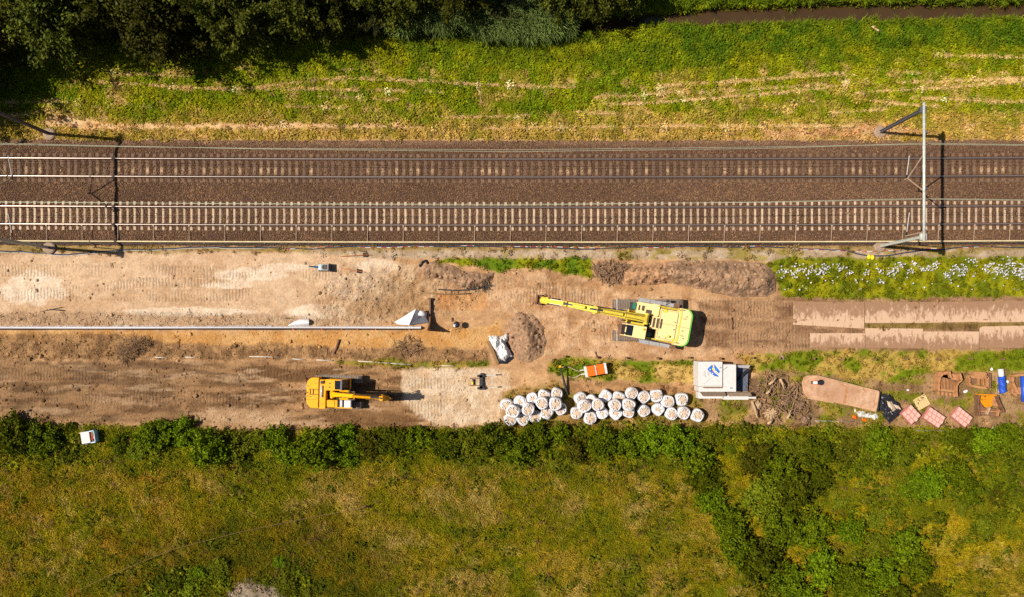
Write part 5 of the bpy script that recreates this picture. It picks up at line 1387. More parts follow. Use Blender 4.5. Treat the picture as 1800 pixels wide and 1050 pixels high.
def twigs(name, label, cat, area, nb, r0, hmax, seed, mats, rad=0.035, lon=(0.5, 1.8), group=None, clod=None):
    """tangle of bent branches over an area of photo pixels"""
    r = random.Random(seed); c = P(sum(p[0] for p in area)/len(area), sum(p[1] for p in area)/len(area))
    T_ = thing(name, label, cat, c, 0, group)
    xs = [p[0] for p in area]; ys = [p[1] for p in area]
    mbs = [MB() for _ in mats]; k = 0; tries = 0
    while k < nb and tries < nb*30:
        tries += 1
        x, y = r.uniform(min(xs), max(xs)), r.uniform(min(ys), max(ys))
        dd = sdf(np.array([x]), np.array([y]), area)[0]
        if dd > 0: continue
        k += 1
        L_ = r.uniform(*lon); a = r.uniform(0, 6.28); z = r.uniform(0.03, hmax*(0.35+0.65*min(1, -dd/10)))
        p = P(x, y, z)-c; pts = []
        d = Vector((math.cos(a), math.sin(a), r.uniform(-0.35, 0.35)))
        q = p-d*L_/2
        for s in range(5):
            pts.append(Vector((q.x, q.y, max(0.02, q.z)))); q = q+d*L_/4+Vector((r.uniform(-.09, .09), r.uniform(-.09, .09), r.uniform(-.06, .06)))*L_
        rr = rad*r.uniform(0.4, 1.6)
        mbs[r.randrange(len(mats))].tube(pts, [rr, rr*0.9, rr*0.8, rr*0.6, rr*0.35], 5)
    for mb, m in zip(mbs, mats):
        if mb.v: tag(mb.build('branches', m, T_), kind='stuff')
    return T_
ba = [(1318,672),(1345,660),(1380,662),(1405,672),(1412,700),(1425,725),(1420,745),(1390,735),(1350,742),(1342,715),(1325,700)]
bt = twigs('brush_pile', 'large tangled pile of dead branches and roots right of the white container', 'brush pile', ba, 340, 0, 0.9, 21, [M['stick'], M['wood'], M['earth_brown'], M['stick']], 0.034, (0.25, 1.4))
for (x0, y0, x1, y1) in ((1352,676,1364,665),(1372,667,1378,684),(1348,692,1355,684),(1384,735,1390,722),(1322,706,1331,734),(1350,745,1358,738)):
    mb = MB(); o0 = bt.location; mb.tube([P(x0, y0, 0.75)-o0, P((x0+x1)/2+1, (y0+y1)/2, 0.95)-o0, P(x1, y1, 0.7)-o0], [0.11, 0.09, 0.06], 7); mb.build('broken_log', M['pale_stick'], bt)
for i, (x, y, rr) in enumerate(((1356,727,.62),(1331,713,.42),(1380,705,.55),(1407,712,.45),(1416,738,.45))):
    v = MB(); n = 11
    for a in range(n):
        t = a*2*math.pi/n
        v.tube([P(x, y, 0.55)-bt.location, P(x, y, 0.5)-bt.location+Vector((rr*0.6*math.cos(t), rr*0.6*math.sin(t), 0.12*math.sin(t*3))), P(x, y, 0.2)-bt.location+Vector((rr*1.2*math.cos(t+.3), rr*1.2*math.sin(t+.3), 0))], [0.16, 0.11, 0.04], 6)
    v.build('root_stump', M['pale_stick'] if i < 2 else M['stick'], bt)
twigs('root_clump', 'reddish brown clump of pulled roots left of the tan mound', 'root clump', [(1042,462),(1075,460),(1108,466),(1100,490),(1075,500),(1045,490)], 260, 0, 0.55, 22, [M['stick'], M['earth_brown']], 0.028, (0.3, 1.0))
twigs('dry_bush', 'grey dry twiggy bush on the spoil below the white liner', 'dead bush', [(205,610),(230,594),(262,594),(262,608),(240,625),(215,640),(208,630)], 260, 0, 0.6, 23, [M['stick'], M['wood']], 0.018, (0.3, 1.1))
twigs('root_clump', 'dark tangle of roots at the trench corner near the weeds', 'root clump', [(806,500),(830,492),(862,496),(858,506),(822,510)], 120, 0, 0.35, 24, [M['stick'], M['dark']], 0.022, (0.3, 1.0))
twigs('root_clump', 'dry brown root tangle right of the end board in spoil', 'root clump', [(690,600),(720,590),(740,600),(735,622),(700,626)], 110, 0, 0.4, 25, [M['stick'], M['wood']], 0.02, (0.3, 0.9))
for i, (pts, rad, m, lab, cat) in enumerate([
  ([(87,544.5),(100,545),(112,546.5)], 0.045, 'dark', 'dark straight bar lying in the left sand', 'bar'),
  ([(586,622),(592,610),(596,597)], 0.09, 'rust_dark', 'dark bent stick standing out of the spoil', 'stick'),
  ([(740,514),(772,517),(800,517.5),(828,516)], 0.05, 'wood', 'long thin timber lath along the trench edge', 'timber'),
  ([(770,509),(805,511),(840,508),(853,503)], 0.06, 'dark', 'long black bent pipe above the timber lath', 'pipe'),
  ([(737,469),(742,461),(748,458),(752,464)], 0.09, 'black_plastic', 'black bent hose loop at the spoil bank', 'hose'),
  ([(1286,558),(1287,568),(1287,579)], 0.05, 'rust_dark', 'short upright-lying dark lath right of the big excavator', 'lath'),
  ([(1046,619),(1049,626)], 0.05, 'rust_dark', 'small dark lath beside the second fence post', 'lath'),
  ([(70,548),(110,540)], 0.02, 'stick', 'thin twig on the left sand', 'twig'),
  ([(195,462),(195.5,470)], 0.035, 'dark', 'tiny dark peg below the left portal shadow', 'peg'),
  ([(310,618),(312,600)], 0.03, 'stick', 'thin dark twig in the yellow sand slope', 'twig'),
  ([(1610,757),(1690,758),(1740,756),(1790,753)], 0.06, 'slate', 'dark grey rail lying below the paver stacks', 'bar'),
  ([(1430,740),(1500,741)], 0.03, 'grey', 'thin grey wire fence line above the thicket', 'wire')]):
    tag(MB().tube([P(x, y, 0.12) for x, y in pts], rad, 6).build(cat if cat not in ('pipe',) else 'black_pipe', M[m], smooth=True), lab, cat)

# ------------------------------------------------------------------ blue plate compactor, shovels, drum on frame
k0 = P(572, 471); K = thing('plate_compactor', 'blue and grey vibrating plate compactor with black handle on the sand', 'plate compactor', k0, math.radians(-1))
MB().box((-0.05, 0, 0.07), (1.0, 0.62, 0.10)).build('base_plate', M['dark'], K, bevel=0.03)
mb = MB(); mb.box((0.10, 0, 0.46), (0.66, 0.56, 0.55)); mb.build('engine_cover', M['grey'], K, bevel=0.06)
MB().box((0.12, 0, 0.75), (0.40, 0.40, 0.03)).build('cover_pad', M['grille'], K, bevel=0.01)
MB().tube([(-0.05, 0, 0.72), (-0.05, 0, 0.79)], 0.08, 10).build('fuel_cap', M['dark'], K)
mb = MB(); mb.prism([(-0.45,-0.20),(-0.24,-0.29),(-0.24,0.29),(-0.45,0.20)], 0.12, 0.62); mb.build('front_body', M['lightblue'], K, bevel=0.03)
mb = MB(); mb.beam((-0.40, 0, 0.5), (-0.80, 0.01, 0.85), 0.16, 0.12); mb.build('handle_base', M['cyan'], K)
mb = MB(); mb.beam((-0.80, 0.01, 0.85), (-1.12, 0.03, 0.98), 0.10, 0.09); mb.build('handle_bar', M['dark'], K)
MB().tube([(-1.14, -0.17, 0.98), (-1.16, 0.03, 1.0), (-1.14, 0.22, 0.98)], 0.03, 8).build('grip', M['grey'], K)
mb = MB(); mb.box((0.47, 0, 0.35), (0.10, 0.66, 0.5)); mb.build('rear_guard', M['dark'], K)
def shovel(px0, py0, px1, py1, label):
    a = P(px0, py0, 0.12); b = P(px1, py1, 0.12); o = thing('shovel', label, 'shovel', a)
    d = (b-a); L_ = d.length; d.normalize(); s = Vector((-d.y, d.x, 0))
    MB().tube([(0, 0, 0.02), d*(L_-0.25)+Vector((0, 0, 0.1))], 0.028, 6).build('handle', M['new_wood'] if False else mat('varnished_wood', C(196,110,44), 0.5), o)
    mb = MB(); e = d*(L_-0.30)
    V = [e-s*0.17+Vector((0,0,.14)), e+s*0.17+Vector((0,0,.14)), e+d*0.30+s*0.16+Vector((0,0,.02)), e+d*0.42+Vector((0,0,-.02)), e+d*0.30-s*0.16+Vector((0,0,.02)), e+d*0.12+Vector((0,0,.04))]
    mb.add(V+[v+Vector((0,0,-.015)) for v in V], [(0,1,5),(1,2,5),(2,3,5),(3,4,5),(4,0,5),(6,11,7),(7,11,8),(8,11,9),(9,11,10),(10,11,6)])
    mb.build('blade', M['dark'], o)
    MB().tube([e+d*0.05+Vector((0,0,.17)), e+d*0.62+Vector((0,0,.08))], 0.026, 6).build('tail_stick', mat('varnished_wood', C(206,124,54), 0.5), o)
shovel(598, 451, 645, 448.5, 'shovel with orange brown handle near the tape, upper of two')
shovel(600, 472, 634, 477.5, 'shovel with orange brown handle right of the compactor, lower of two')
d0 = P(803, 571); D = thing('survey_tripod', 'small dark round instrument on a spread tripod right of the end board', 'tripod', d0)
MB().lathe([(0.05,0.75),(0.22,0.77),(0.27,0.86),(0.25,0.98),(0.12,1.04),(0.02,1.05)], 16, Matrix.Translation((0.05, 0, 0))).build('instrument_drum', M['black_plastic'], D, smooth=True)
MB().box((-0.14, -0.08, 0.95), (0.16, 0.22, 0.14)).build('white_case', M['white_paint'], D, bevel=0.02)
for a in (0.5, 2.3, 3.6, 4.3, 5.3): MB().tube([(0.12*math.cos(a), 0.12*math.sin(a), 0.8), (0.45*math.cos(a), 0.5*math.sin(a), 0.02)], 0.02, 6).build('leg', M['tube_grey'], D)
tag(MB().box(P(794, 562, 0.1), (0.10, 0.34, 0.16), 0.1).build('wood_block', M['wood'], bevel=0.01), 'small wood block left of the tripod', 'block')

# black grab beam with side forks, two striped stakes
q0 = P(846, 671); Q = thing('lifting_beam', 'black lifting beam with winged ends lying on pale sand', 'lifting beam', q0, math.radians(1))
mb = MB(); mb.box((0, 0, 0.22), (0.30, 1.15, 0.24)); mb.build('beam', M['dark'], Q, bevel=0.02)
for y in (0.52, -0.52):
    mb = MB(); mb.prism([(-0.35,y-0.08),(-0.1,y-0.16),(0.12,y-0.16),(0.30,y-0.06),(0.24,y+0.10),(0.02,y+0.22),(-0.12,y+0.10),(-0.33,y+0.03)], 0.05, 0.34); mb.build('end_wing', M['dark'], Q)
for y in (0.30, -0.32): MB().tube([(-0.15, y, 0.2), (-0.95, y, 0.12)], 0.035, 6).build('side_rod', M['rust_dark'], Q)
MB().box((-0.68, -0.02, 0.14), (0.10, 0.5, 0.14)).build('cross_bar', M['dark'], Q)
MB().box((-0.74, -0.1, 0.2), (0.12, 0.22, 0.14)).build('yellow_tag', M['bright_yellow'], Q)
for (x0, y0, x1, y1, lab) in ((853,660,880,659,'white stake with black tip, upper of two right of the lifting beam'),(861,681,881,680.5,'white stake with black tip, lower of two right of the lifting beam')):
    a = P(x0, y0, 0.1); b = P(x1, y1, 0.1); o = thing('marker_stake', lab, 'stake', a); d = b-a
    MB().tube([Vector((0, 0, 0)), d*0.68], 0.045, 8).build('white_shaft', M['pipe_white'], o); MB().tube([d*0.68, d], 0.05, 8).build('black_tip', M['dark'], o)
# yellow bags by the path
for i, (x, y) in enumerate(((1526.5,452),(1532.5,453.2))):
    o = MB().lathe([(0.05,0),(0.15,0.02),(0.17,0.12),(0.13,0.24),(0.04,0.27)], 10).build('yellow_sack', M['bright_yellow'], smooth=True); o.location = P(x, y); o.scale = (1, 1.25, 1)
    tag(o, ('left' if i == 0 else 'right')+' one of two small yellow sacks by the grey path below the portal', 'sack', 'yellow sacks by the path')

# fence posts
pm_ = MB(); pm_.box((0, 0, 0.24), (0.15, 0.13, 0.56)); pm_.box((0, 0, 0.54), (0.11, 0.10, 0.06)); pme = pm_.mesh('fence_post'); pme.materials.append(M['wood'])
PX = [(992,627),(1048,628),(1100,629),(1155,630),(1210,629),(1265,630),(1321,629),(1368,630),(1428,631),(1478,632),(1534,632),(1590,631),(1645,632),(1702,631),(1759,631)]
for i, (x, y) in enumerate(PX):
    o = link(bpy.data.objects.new('fence_post', pme)); o.location = P(x, y); o.rotation_euler = (0.05*math.sin(i*2.1), 0.06*math.cos(i*1.3), i*0.7)
    tag(o, 'short wooden fence post, %s from left in the row along the haul road' % ORD[i], 'post', 'fence posts in a row along the haul road')

# ------------------------------------------------------------------ big tan plate and things round it
sp_ = thing('steel_sheet', 'large sandy tan steel sheet with rounded left end right of the brush pile', 'steel sheet', P(1478, 692)); o0 = P(1478, 692)
ol = [(1410,672),(1413,664),(1420,660),(1440,660),(1480,672),(1546,687),(1547,692),(1541,725),(1537,724),(1500,715),(1466,708),(1440,705),(1420,699),(1412,690)]
W_ = [P(x, y, 0.42)-o0 for x, y in ol]
MB().prism([(p.x, p.y) for p in W_][::-1], 0.02, 0.42).build('sheet_body', M['tan_plate'], sp_, bevel=0.06)
mb = MB(); W2 = [P(x, y, 0.43)-o0 for x, y in ((1419,667),(1436,665),(1478,676),(1540,690),(1536,718),(1470,703),(1424,694),(1416,684))]
mb.prism([(p.x, p.y) for p in W2][::-1], 0.41, 0.45); mb.build('sheet_panel', M['dust_plate'], sp_, bevel=0.01)
mb = MB(); mb.beam(P(1489,681,.45)-o0, P(1484,709,.45)-o0, 0.22, 0.012); mb.build('weld_strip', M['rust'], sp_)
mb = MB(); mb.beam(P(1420,700,.3)-o0, P(1465,708,.3)-o0, 0.10, 0.2); mb.beam(P(1440,661,.44)-o0, P(1545,688,.44)-o0, 0.05, 0.05); mb.build('edge_flange', M['pale_stick'], sp_)
MB().beam(P(1545.5,689,.3)-o0, P(1541,724,.3)-o0, 0.07, 0.34).build('dark_edge', M['dark'], sp_)
s0 = P(1433, 672.5, 0.44); SW = thing('disc_cutter', 'orange and white petrol disc cutter with black round guard on the tan sheet', 'power saw', s0, math.radians(2))
MB().box((-0.06, 0, 0.16), (0.34, 0.26, 0.26)).build('engine_body', M['white_paint'], SW, bevel=0.05)
for y in (-0.15, 0.14): MB().box((-0.02, y, 0.12), (0.30, 0.09, 0.16)).build('side_cover', M['orange'], SW, bevel=0.03)
MB().tube([(-0.2, 0.1, 0.12), (-0.38, 0.12, 0.2), (-0.42, -0.06, 0.2), (-0.22, -0.10, 0.12)], 0.03, 6).build('handle', M['dark'], SW)
MB().tube([(0.40, 0.0, 0.14), (0.40, 0.0, 0.20)], 0.235, 22).build('disc_guard', M['black_plastic'], SW)
MB().beam((0.05, 0, 0.15), (0.36, 0, 0.17), 0.12, 0.06).build('cutter_arm', M['dark'], SW)
bt_ = thing('black_tarpaulin', 'crumpled black tarpaulin with sand on it right of the tan sheet', 'tarpaulin', P(1565, 716)); o0 = P(1565, 716)
crumple([(1547,694),(1554,691),(1566,690),(1572,702),(1582,708),(1587,720),(1584,728),(1564,745),(1555,735),(1548,724),(1543,715)], 0.30, 'black_sheet', M['black_plastic'], bt_, o0, seed=12, n=28)
crumple([(1559,705),(1566,706),(1572,714),(1574,721),(1566,726),(1562,716)], 0.22, 'sand_patch', M['sand'], bt_, o0, seed=13, n=16, z0=0.30)
crumple([(1571,711),(1580,714),(1584,720),(1575,718)], 0.16, 'sand_patch', M['sand'], bt_, o0, seed=14, n=12, z0=0.30)
pw_ = thing('plastic_scraps', 'torn white plastic sheet along the lower edge of the tan sheet', 'plastic sheet', P(1522, 730)); o0 = P(1522, 730)
crumple([(1502,719),(1512,722),(1524,726),(1543,727),(1543,735),(1538,742),(1533,735),(1522,734),(1510,733),(1502,725)], 0.18, 'white_sheet', M['white_paint'], pw_, o0, seed=15, n=24)
for x, y, lab in ((1500.5,733,'upper left orange plastic scrap below the tan sheet'),(1518,738,'lower right orange plastic scrap below the tan sheet')):
    a = P(x, y); o = MB().lathe([(0.02,0),(0.15,0.03),(0.10,0.12),(0.14,0.2),(0.03,0.24)], 7).build('orange_scrap', M['orange']); o.location = a; o.rotation_euler = (0.4, 0.2, 1); o.scale = (1, 1.5, 1); tag(o, lab, 'scrap', 'orange scraps')
# paver stacks, wrapped in pink film
def pavers(x, y, ang, nx_, ny_, L_, W_, label):
    p = P(x, y, 0.55); t = thing('paver_stack', label, 'paver stack', (p.x, p.y, 0), ang, 'pink wrapped paver stacks')
    MB().box((0, 0, 0.30), (L_, W_, 0.44)).build('wrapping', M['pink'], t, bevel=0.04)
    mb = MB()
    for q in (-1, 0, 1): mb.box((q*L_*0.4, 0, 0.045), (0.12, W_, 0.09))
    mb.build('pallet_base', M['wood'], t)
    r = random.Random(int(x)); me = None
    mb = MB(); mb.box((0, 0, 0), (L_/nx_-0.05, W_/ny_-0.05, 0.05)); me = mb.mesh('paver'); me.materials.append(M['pale_stone'])
    for i in range(nx_):
        for j in range(ny_):
            o = link(bpy.data.objects.new('paver', me), t)
            o.location = (-L_/2+L_*(i+0.5)/nx_+((j % 2)-0.5)*0.10, -W_/2+W_*(j+0.5)/ny_, 0.53+r.uniform(-0.004, 0.006)); o.rotation_euler = (r.uniform(-.02, .02), r.uniform(-.02, .02), r.uniform(-.03, .03)); q = r.uniform(0.82, 1.0); o.scale = (q, r.uniform(0.82, 1.0), 1)
pavers(1602.5, 729.5, math.radians(-47), 3, 3, 1.25, 1.12, 'pink wrapped paver stack next to the black tarpaulin')
pavers(1643.5, 734.5, math.radians(-34), 4, 3, 1.55, 1.10, 'pink wrapped paver stack below the wooden board, middle one')
pavers(1692, 733.5, math.radians(-39), 4, 3, 1.50, 1.06, 'pink wrapped paver stack left of the yellow bucket, lone right one')
b0_ = P(1620, 707, 0.15); bo = thing('wooden_pallet', 'pale new wooden board panel with dark grooves above the pavers', 'pallet', (b0_.x, b0_.y, 0.02), math.radians(30))
pb = MB(); pb.box((0, 0, 0.11), (0.205, 1.02, 0.05)); pme_ = pb.mesh('board'); pme_.materials.append(M['new_wood'])
for i in range(5):
    o = link(bpy.data.objects.new('board', pme_), bo); o.location = (-0.46+i*0.23, 0, 0.002*(i % 2))
mb = MB(); 
for y in (-0.42, 0, 0.42): mb.box((0, y, 0.045), (1.12, 0.10, 0.075))
mb.build('bearer', M['wood'], bo)

# excavator buckets
def flat_prism(pts, z0, z1, name, m, par, o0, bev=0.015):
    w_ = [P(x, y, z1)-o0 for x, y in pts]; a = sum(w_[i].x*w_[(i+1) % len(w_)].y-w_[(i+1) % len(w_)].x*w_[i].y for i in range(len(w_)))
    pp = [(p.x, p.y) for p in w_]
    return MB().prism(pp if a > 0 else pp[::-1], z0, z1).build(name, m, par, bevel=bev)
def Z4(zx, zy): return (1640+zx/10.5, 640+zy/10.5)
u0 = P(1666, 676); U = thing('skeleton_bucket', 'rusty skeleton bucket with many ribs and five teeth', 'excavator bucket', u0)
flat_prism([Z4(*p) for p in [(90,330),(130,270),(190,240),(330,250),(480,330),(430,340),(405,400),(400,500),(250,490),(100,460)]], 0.03, 0.30, 'shell', M['rust_dark'], U, u0)
for k in range(12):
    f = k/11.0; x0 = 120+f*270; y0 = 300-55*math.sin(min(1, f*1.4)*math.pi)+f*30; x1 = 105+f*295; y1 = 470+25*f
    MB().tube([P(*Z4(x0, y0), 0.42)-u0, P(*Z4((x0+x1)/2, (y0+y1)/2), 0.52)-u0, P(*Z4(x1, y1), 0.44)-u0], 0.036, 6).build('rib', M['rust'], U)
flat_prism([Z4(*p) for p in [(85,450),(405,490),(408,525),(90,492)]], 0.05, 0.50, 'cutting_edge', M['rust'], U, u0)
for k in range(5):
    x = 92+k*72; flat_prism([Z4(x, 505+k*8), Z4(x+40, 510+k*8), Z4(x+36, 575+k*9), Z4(x+2, 570+k*9)], 0.08, 0.46, 'tooth', M['rust'], U, u0)
mb = MB(); 
def arc(pts, w, z0, z1, name, m, par, o0):
    mb = MB()
    for i in range(len(pts)-1): mb.beam(P(*Z4(*pts[i]), (z0+z1)/2)-o0, P(*Z4(*pts[i+1]), (z0+z1)/2)-o0, w, z1-z0)
    return mb.build(name, m, par)
arc([(75,480),(70,350),(95,240),(150,170),(230,150)], 0.17, 0.05, 0.72, 'side_plate', M['rust'], U, u0)
arc([(412,600),(400,500),(405,400),(440,340),(500,300)], 0.11, 0.05, 0.70, 'side_plate', M['rust'], U, u0)
flat_prism([Z4(*p) for p in [(120,150),(250,140),(300,190),(330,280),(480,310),(500,250),(440,200),(330,170),(300,200),(200,230),(120,270),(90,230)]], 0.10, 0.60, 'back_plate', M['rust'], U, u0)
for (x, y) in ((275,180),(470,220)): arc([(x-10,y-50),(x+25,y+70)], 0.14, 0.3, 0.95, 'mounting_ear', M['rust'], U, u0)
MB().tube([P(*Z4(470,300),0.5)-u0, P(*Z4(520,270),0.5)-u0], 0.16, 12).build('pivot_boss', M['rust_dark'], U)
u0 = P(1725, 664); U = thing('sorting_grab', 'rusty open box attachment with slots lying beside the skeleton bucket', 'excavator attachment', u0)
arc([(650,230),(645,340),(680,400),(840,430),(980,440),(985,240),(850,250),(770,240),(650,230)], 0.20, 0.03, 0.45, 'frame', M['rust'], U, u0)
flat_prism([Z4(*p) for p in [(770,140),(970,150),(1000,180),(985,245),(775,235)]], 0.03, 0.55, 'head_block', M['rust'], U, u0)
flat_prism([Z4(*p) for p in [(690,250),(860,250),(850,360),(675,350)]], 0.03, 0.18, 'inner_pan', M['rust_dark'], U, u0)
for x in (855, 938): flat_prism([Z4(x-12, 250), Z4(x+12, 252), Z4(x+10, 400), Z4(x-14, 395)], 0.03, 0.42, 'slot_bar', M['rust'], U, u0)
for x in (1030, 1065): flat_prism([Z4(x-16, 165), Z4(x+16, 168), Z4(x+8, 440), Z4(x-24, 438)], 0.03, 0.36, 'side_bar', M['rust_dark'], U, u0)
u0 = P(1737, 710); U = thing('ditching_bucket', 'wide excavator bucket with ochre yellow inside and rusty front', 'excavator bucket', u0)
flat_prism([Z4(*p) for p in [(830,590),(1130,590),(1090,780),(1030,810),(960,800),(900,730)]], 0.04, 0.22, 'inner_shell', M['ochre'], U, u0)
arc([(810,560),(1150,575)], 0.12, 0.05, 0.55, 'lip', M['ochre'], U, u0)
arc([(815,570),(800,720),(815,900),(830,960)], 0.10, 0.03, 0.70, 'side_plate', M['rust_dark'], U, u0)
arc([(1150,580),(1180,680),(1230,790),(1265,850),(1260,900)], 0.10, 0.03, 0.72, 'side_plate', M['rust_dark'], U, u0)
flat_prism([Z4(*p) for p in [(800,740),(860,760),(950,810),(1060,820),(1200,830),(1265,860),(1260,900),(1190,960),(830,955)]], 0.03, 0.45, 'back_shell', M['rust_dark'], U, u0)
flat_prism([Z4(*p) for p in [(840,620),(880,720),(930,790),(900,800),(830,740),(820,640)]], 0.05, 0.34, 'side_slope', M['rust_dark'], U, u0)
flat_prism([Z4(*p) for p in [(1125,600),(1160,600),(1210,790),(1110,770),(1090,730)]], 0.05, 0.30, 'side_slope', M['rust'], U, u0)
arc([(1035,800),(985,930)], 0.12, 0.40, 0.75, 'mounting_ear', M['pale_stick'], U, u0); arc([(1205,840),(1180,960)], 0.12, 0.4, 0.7, 'mounting_ear', M['rust'], U, u0)
arc([(870,870),(1240,880)], 0.08, 0.43, 0.52, 'stiffener', M['rust'], U, u0)
u0 = P(1790, 675); U = thing('digging_bucket', 'rusty deep bucket cut off by the right frame edge', 'excavator bucket', u0)
arc([(1440,240),(1430,330),(1470,420),(1520,520)], 0.22, 0.03, 0.65, 'side_plate', M['rust'], U, u0)
arc([(1440,215),(1560,200),(1760,205)], 0.18, 0.03, 0.62, 'back_plate', M['rust'], U, u0)
flat_prism([Z4(*p) for p in [(1490,280),(1600,240),(1780,240),(1780,440),(1520,430)]], 0.03, 0.12, 'inner_shell', M['rust_dark'], U, u0)
arc([(1430,460),(1450,540),(1520,580)], 0.16, 0.03, 0.45, 'hook_arm', M['rust'], U, u0)
flat_prism([Z4(*p) for p in [(1510,430),(1780,430),(1780,560),(1540,560)]], 0.03, 0.40, 'cutting_edge', M['rust'], U, u0)
tag(MB().tube([P(1799,662,.45), P(1800,690,.45), P(1801,706,.4)], 0.24, 12).build('blue_hose_roll', M['blue'], smooth=True), 'blue and white roll at the right frame edge in the deep bucket', 'roll')
# blue roll, rods, scraps
u0 = P(1760, 668); U = thing('hose_roll', 'blue ribbed roll with a white upper end standing off the buckets', 'roll', u0)
pa_, pb_ = P(1759, 649, 0.3)-u0, P(1763, 689, 0.3)-u0; ax = pb_-pa_
MB().tube([pa_, pa_+ax*0.33], 0.225, 16).build('white_end', M['white_paint'], U, smooth=True)
mb = MB(); pts = []; rr = []
for i in range(25): pts.append(pa_+ax*(0.32+0.68*i/24)+Vector((0.02*math.sin(i*1.9), 0, 0))); rr.append(0.27+0.035*math.sin(i*2.4)+(0.02 if i > 18 else 0))
mb.tube(pts, rr, 16); mb.build('blue_body', M['blue'], U, smooth=True)
MB().lathe([(0.02,0.05),(0.12,0.06),(0.13,0.2),(0.05,0.25)], 10, Matrix.Translation(P(1769.5, 671)-u0)).build('blue_lump', M['lightblue'], U)
for i, (x0, y0, x1, y1) in enumerate(((1751,656,1753,712),(1753,662,1757,716),(1750,690,1755,722))):
    tag(MB().tube([P(x0, y0, .1), P(x1, y1, .1)], 0.032, 6).build('steel_rod', M['tube_grey'], smooth=True), ['left','middle','lower right'][i]+' grey rod of three lying between grab and blue roll', 'rod', 'grey rods by the blue roll')
for x, y, s, lab in ((1697,688,.22,'small white plastic scrap between the buckets'),(1742,649,.18,'thin white plastic scrap above the rusty grab'),(1596,685.5,.14,'tiny white scrap right of the tan sheet'),(1745,753,.12,'tiny white scrap at the lower fence line'),(1375,628,.3,'small pale rubble lump near the eighth post')):
    o = MB().lathe([(0.02,0),(s,0.03),(s*0.7,0.12),(s*0.3,0.18),(0.01,0.19)], 7).build('white_scrap', M['white_paint'] if s < .25 else M['concrete']); o.location = P(x, y); o.rotation_euler = (0.3, -0.3, x); o.scale = (1, 0.6, 1); tag(o, lab, 'scrap')
# straw heap by the ditch
o = mound('straw_heap', 'small pale straw heap on the lush bank by the ditch', [(1524,52),(1530,44),(1538,42),(1541,49),(1549,51),(1550,60),(1541,62),(1534,56)], 0.8, M['straw'], 141, 6, 0.3); o['category'] = 'straw heap'

# white cart at the lower left
w0 = P(155, 769, 0.8); WC = thing('tool_cart', 'boxy pale cart with blue rim and open tool bay in the hedge at lower left', 'cart', (w0.x, w0.y, 0), math.radians(9))
MB().box((0, 0, 0.45), (1.15, 1.0, 0.7)).build('cart_body', M['lightblue'], WC, bevel=0.04)
MB().box((-0.17, 0.02, 0.86), (0.74, 0.98, 0.14)).build('lid', M['off_white'], WC, bevel=0.03)
MB().box((0.39, 0, 0.80), (0.34, 0.86, 0.05)).build('open_bay', M['grille'], WC)
mb = MB(); mb.box((0.58, 0, 0.86), (0.05, 1.02, 0.12)); mb.box((0.40, 0.48, 0.86), (0.4, 0.08, 0.12)); mb.box((0.40, -0.48, 0.86), (0.4, 0.08, 0.12)); mb.build('bay_rim', M['lightblue'], WC)
MB().tube([(0.36, -0.3, 0.86), (0.40, 0.05, 0.90), (0.38, 0.3, 0.88)], 0.05, 8).build('red_tool', M['red'], WC)
MB().box((0.46, 0.1, 0.86), (0.08, 0.55, 0.06), 0.1).build('wooden_tool', M['pale_stick'], WC)
MB().tube([(-0.52, 0.40, 0.7), (-0.78, 0.46, 0.6)], 0.06, 8).build('tow_hitch', M['pale_stick'], WC)
MB().tube([(-0.45, -0.55, 0.3), (-0.45, -0.62, 0.3)], 0.14, 12).build('jockey_wheel', M['tube_grey'], WC)
for x in (-0.3, 0.35):
    for y in (0.53, -0.53): MB().tube([(x, y-0.05, 0.22), (x, y+0.05, 0.22)], 0.22, 14).build('wheel', M['rubber'], WC)
w1 = P(147, 757); o = thing('white_bundle', 'small crumpled white bundle beside the pale cart', 'bundle', w1)
crumple([(142,755),(146,751),(151,753),(151,760),(146,763),(142,760)], 0.45, 'bundle_body', M['white_paint'], o, w1, seed=17, n=14)

# wire to the dark stump in the meadow
tag(MB().tube([P(60,1075,0.9), P(200,1008,1.0), P(300,967,1.0), P(420,936,1.0), P(530,913,1.0), P(637,893,1.0)], 0.014, 5).build('fence_wire', M['wood']), 'thin wire crossing the lower left meadow', 'wire')
st = thing('leaning_stump', 'small dark stump where the meadow wire ends', 'stump', P(645, 891))
MB().tube([P(637,893,0.95)-st.location, P(642,890,0.8)-st.location, P(655,892,0.1)-st.location], [0.06, 0.10, 0.08], 7).build('stump_wood', M['rust_dark'], st)
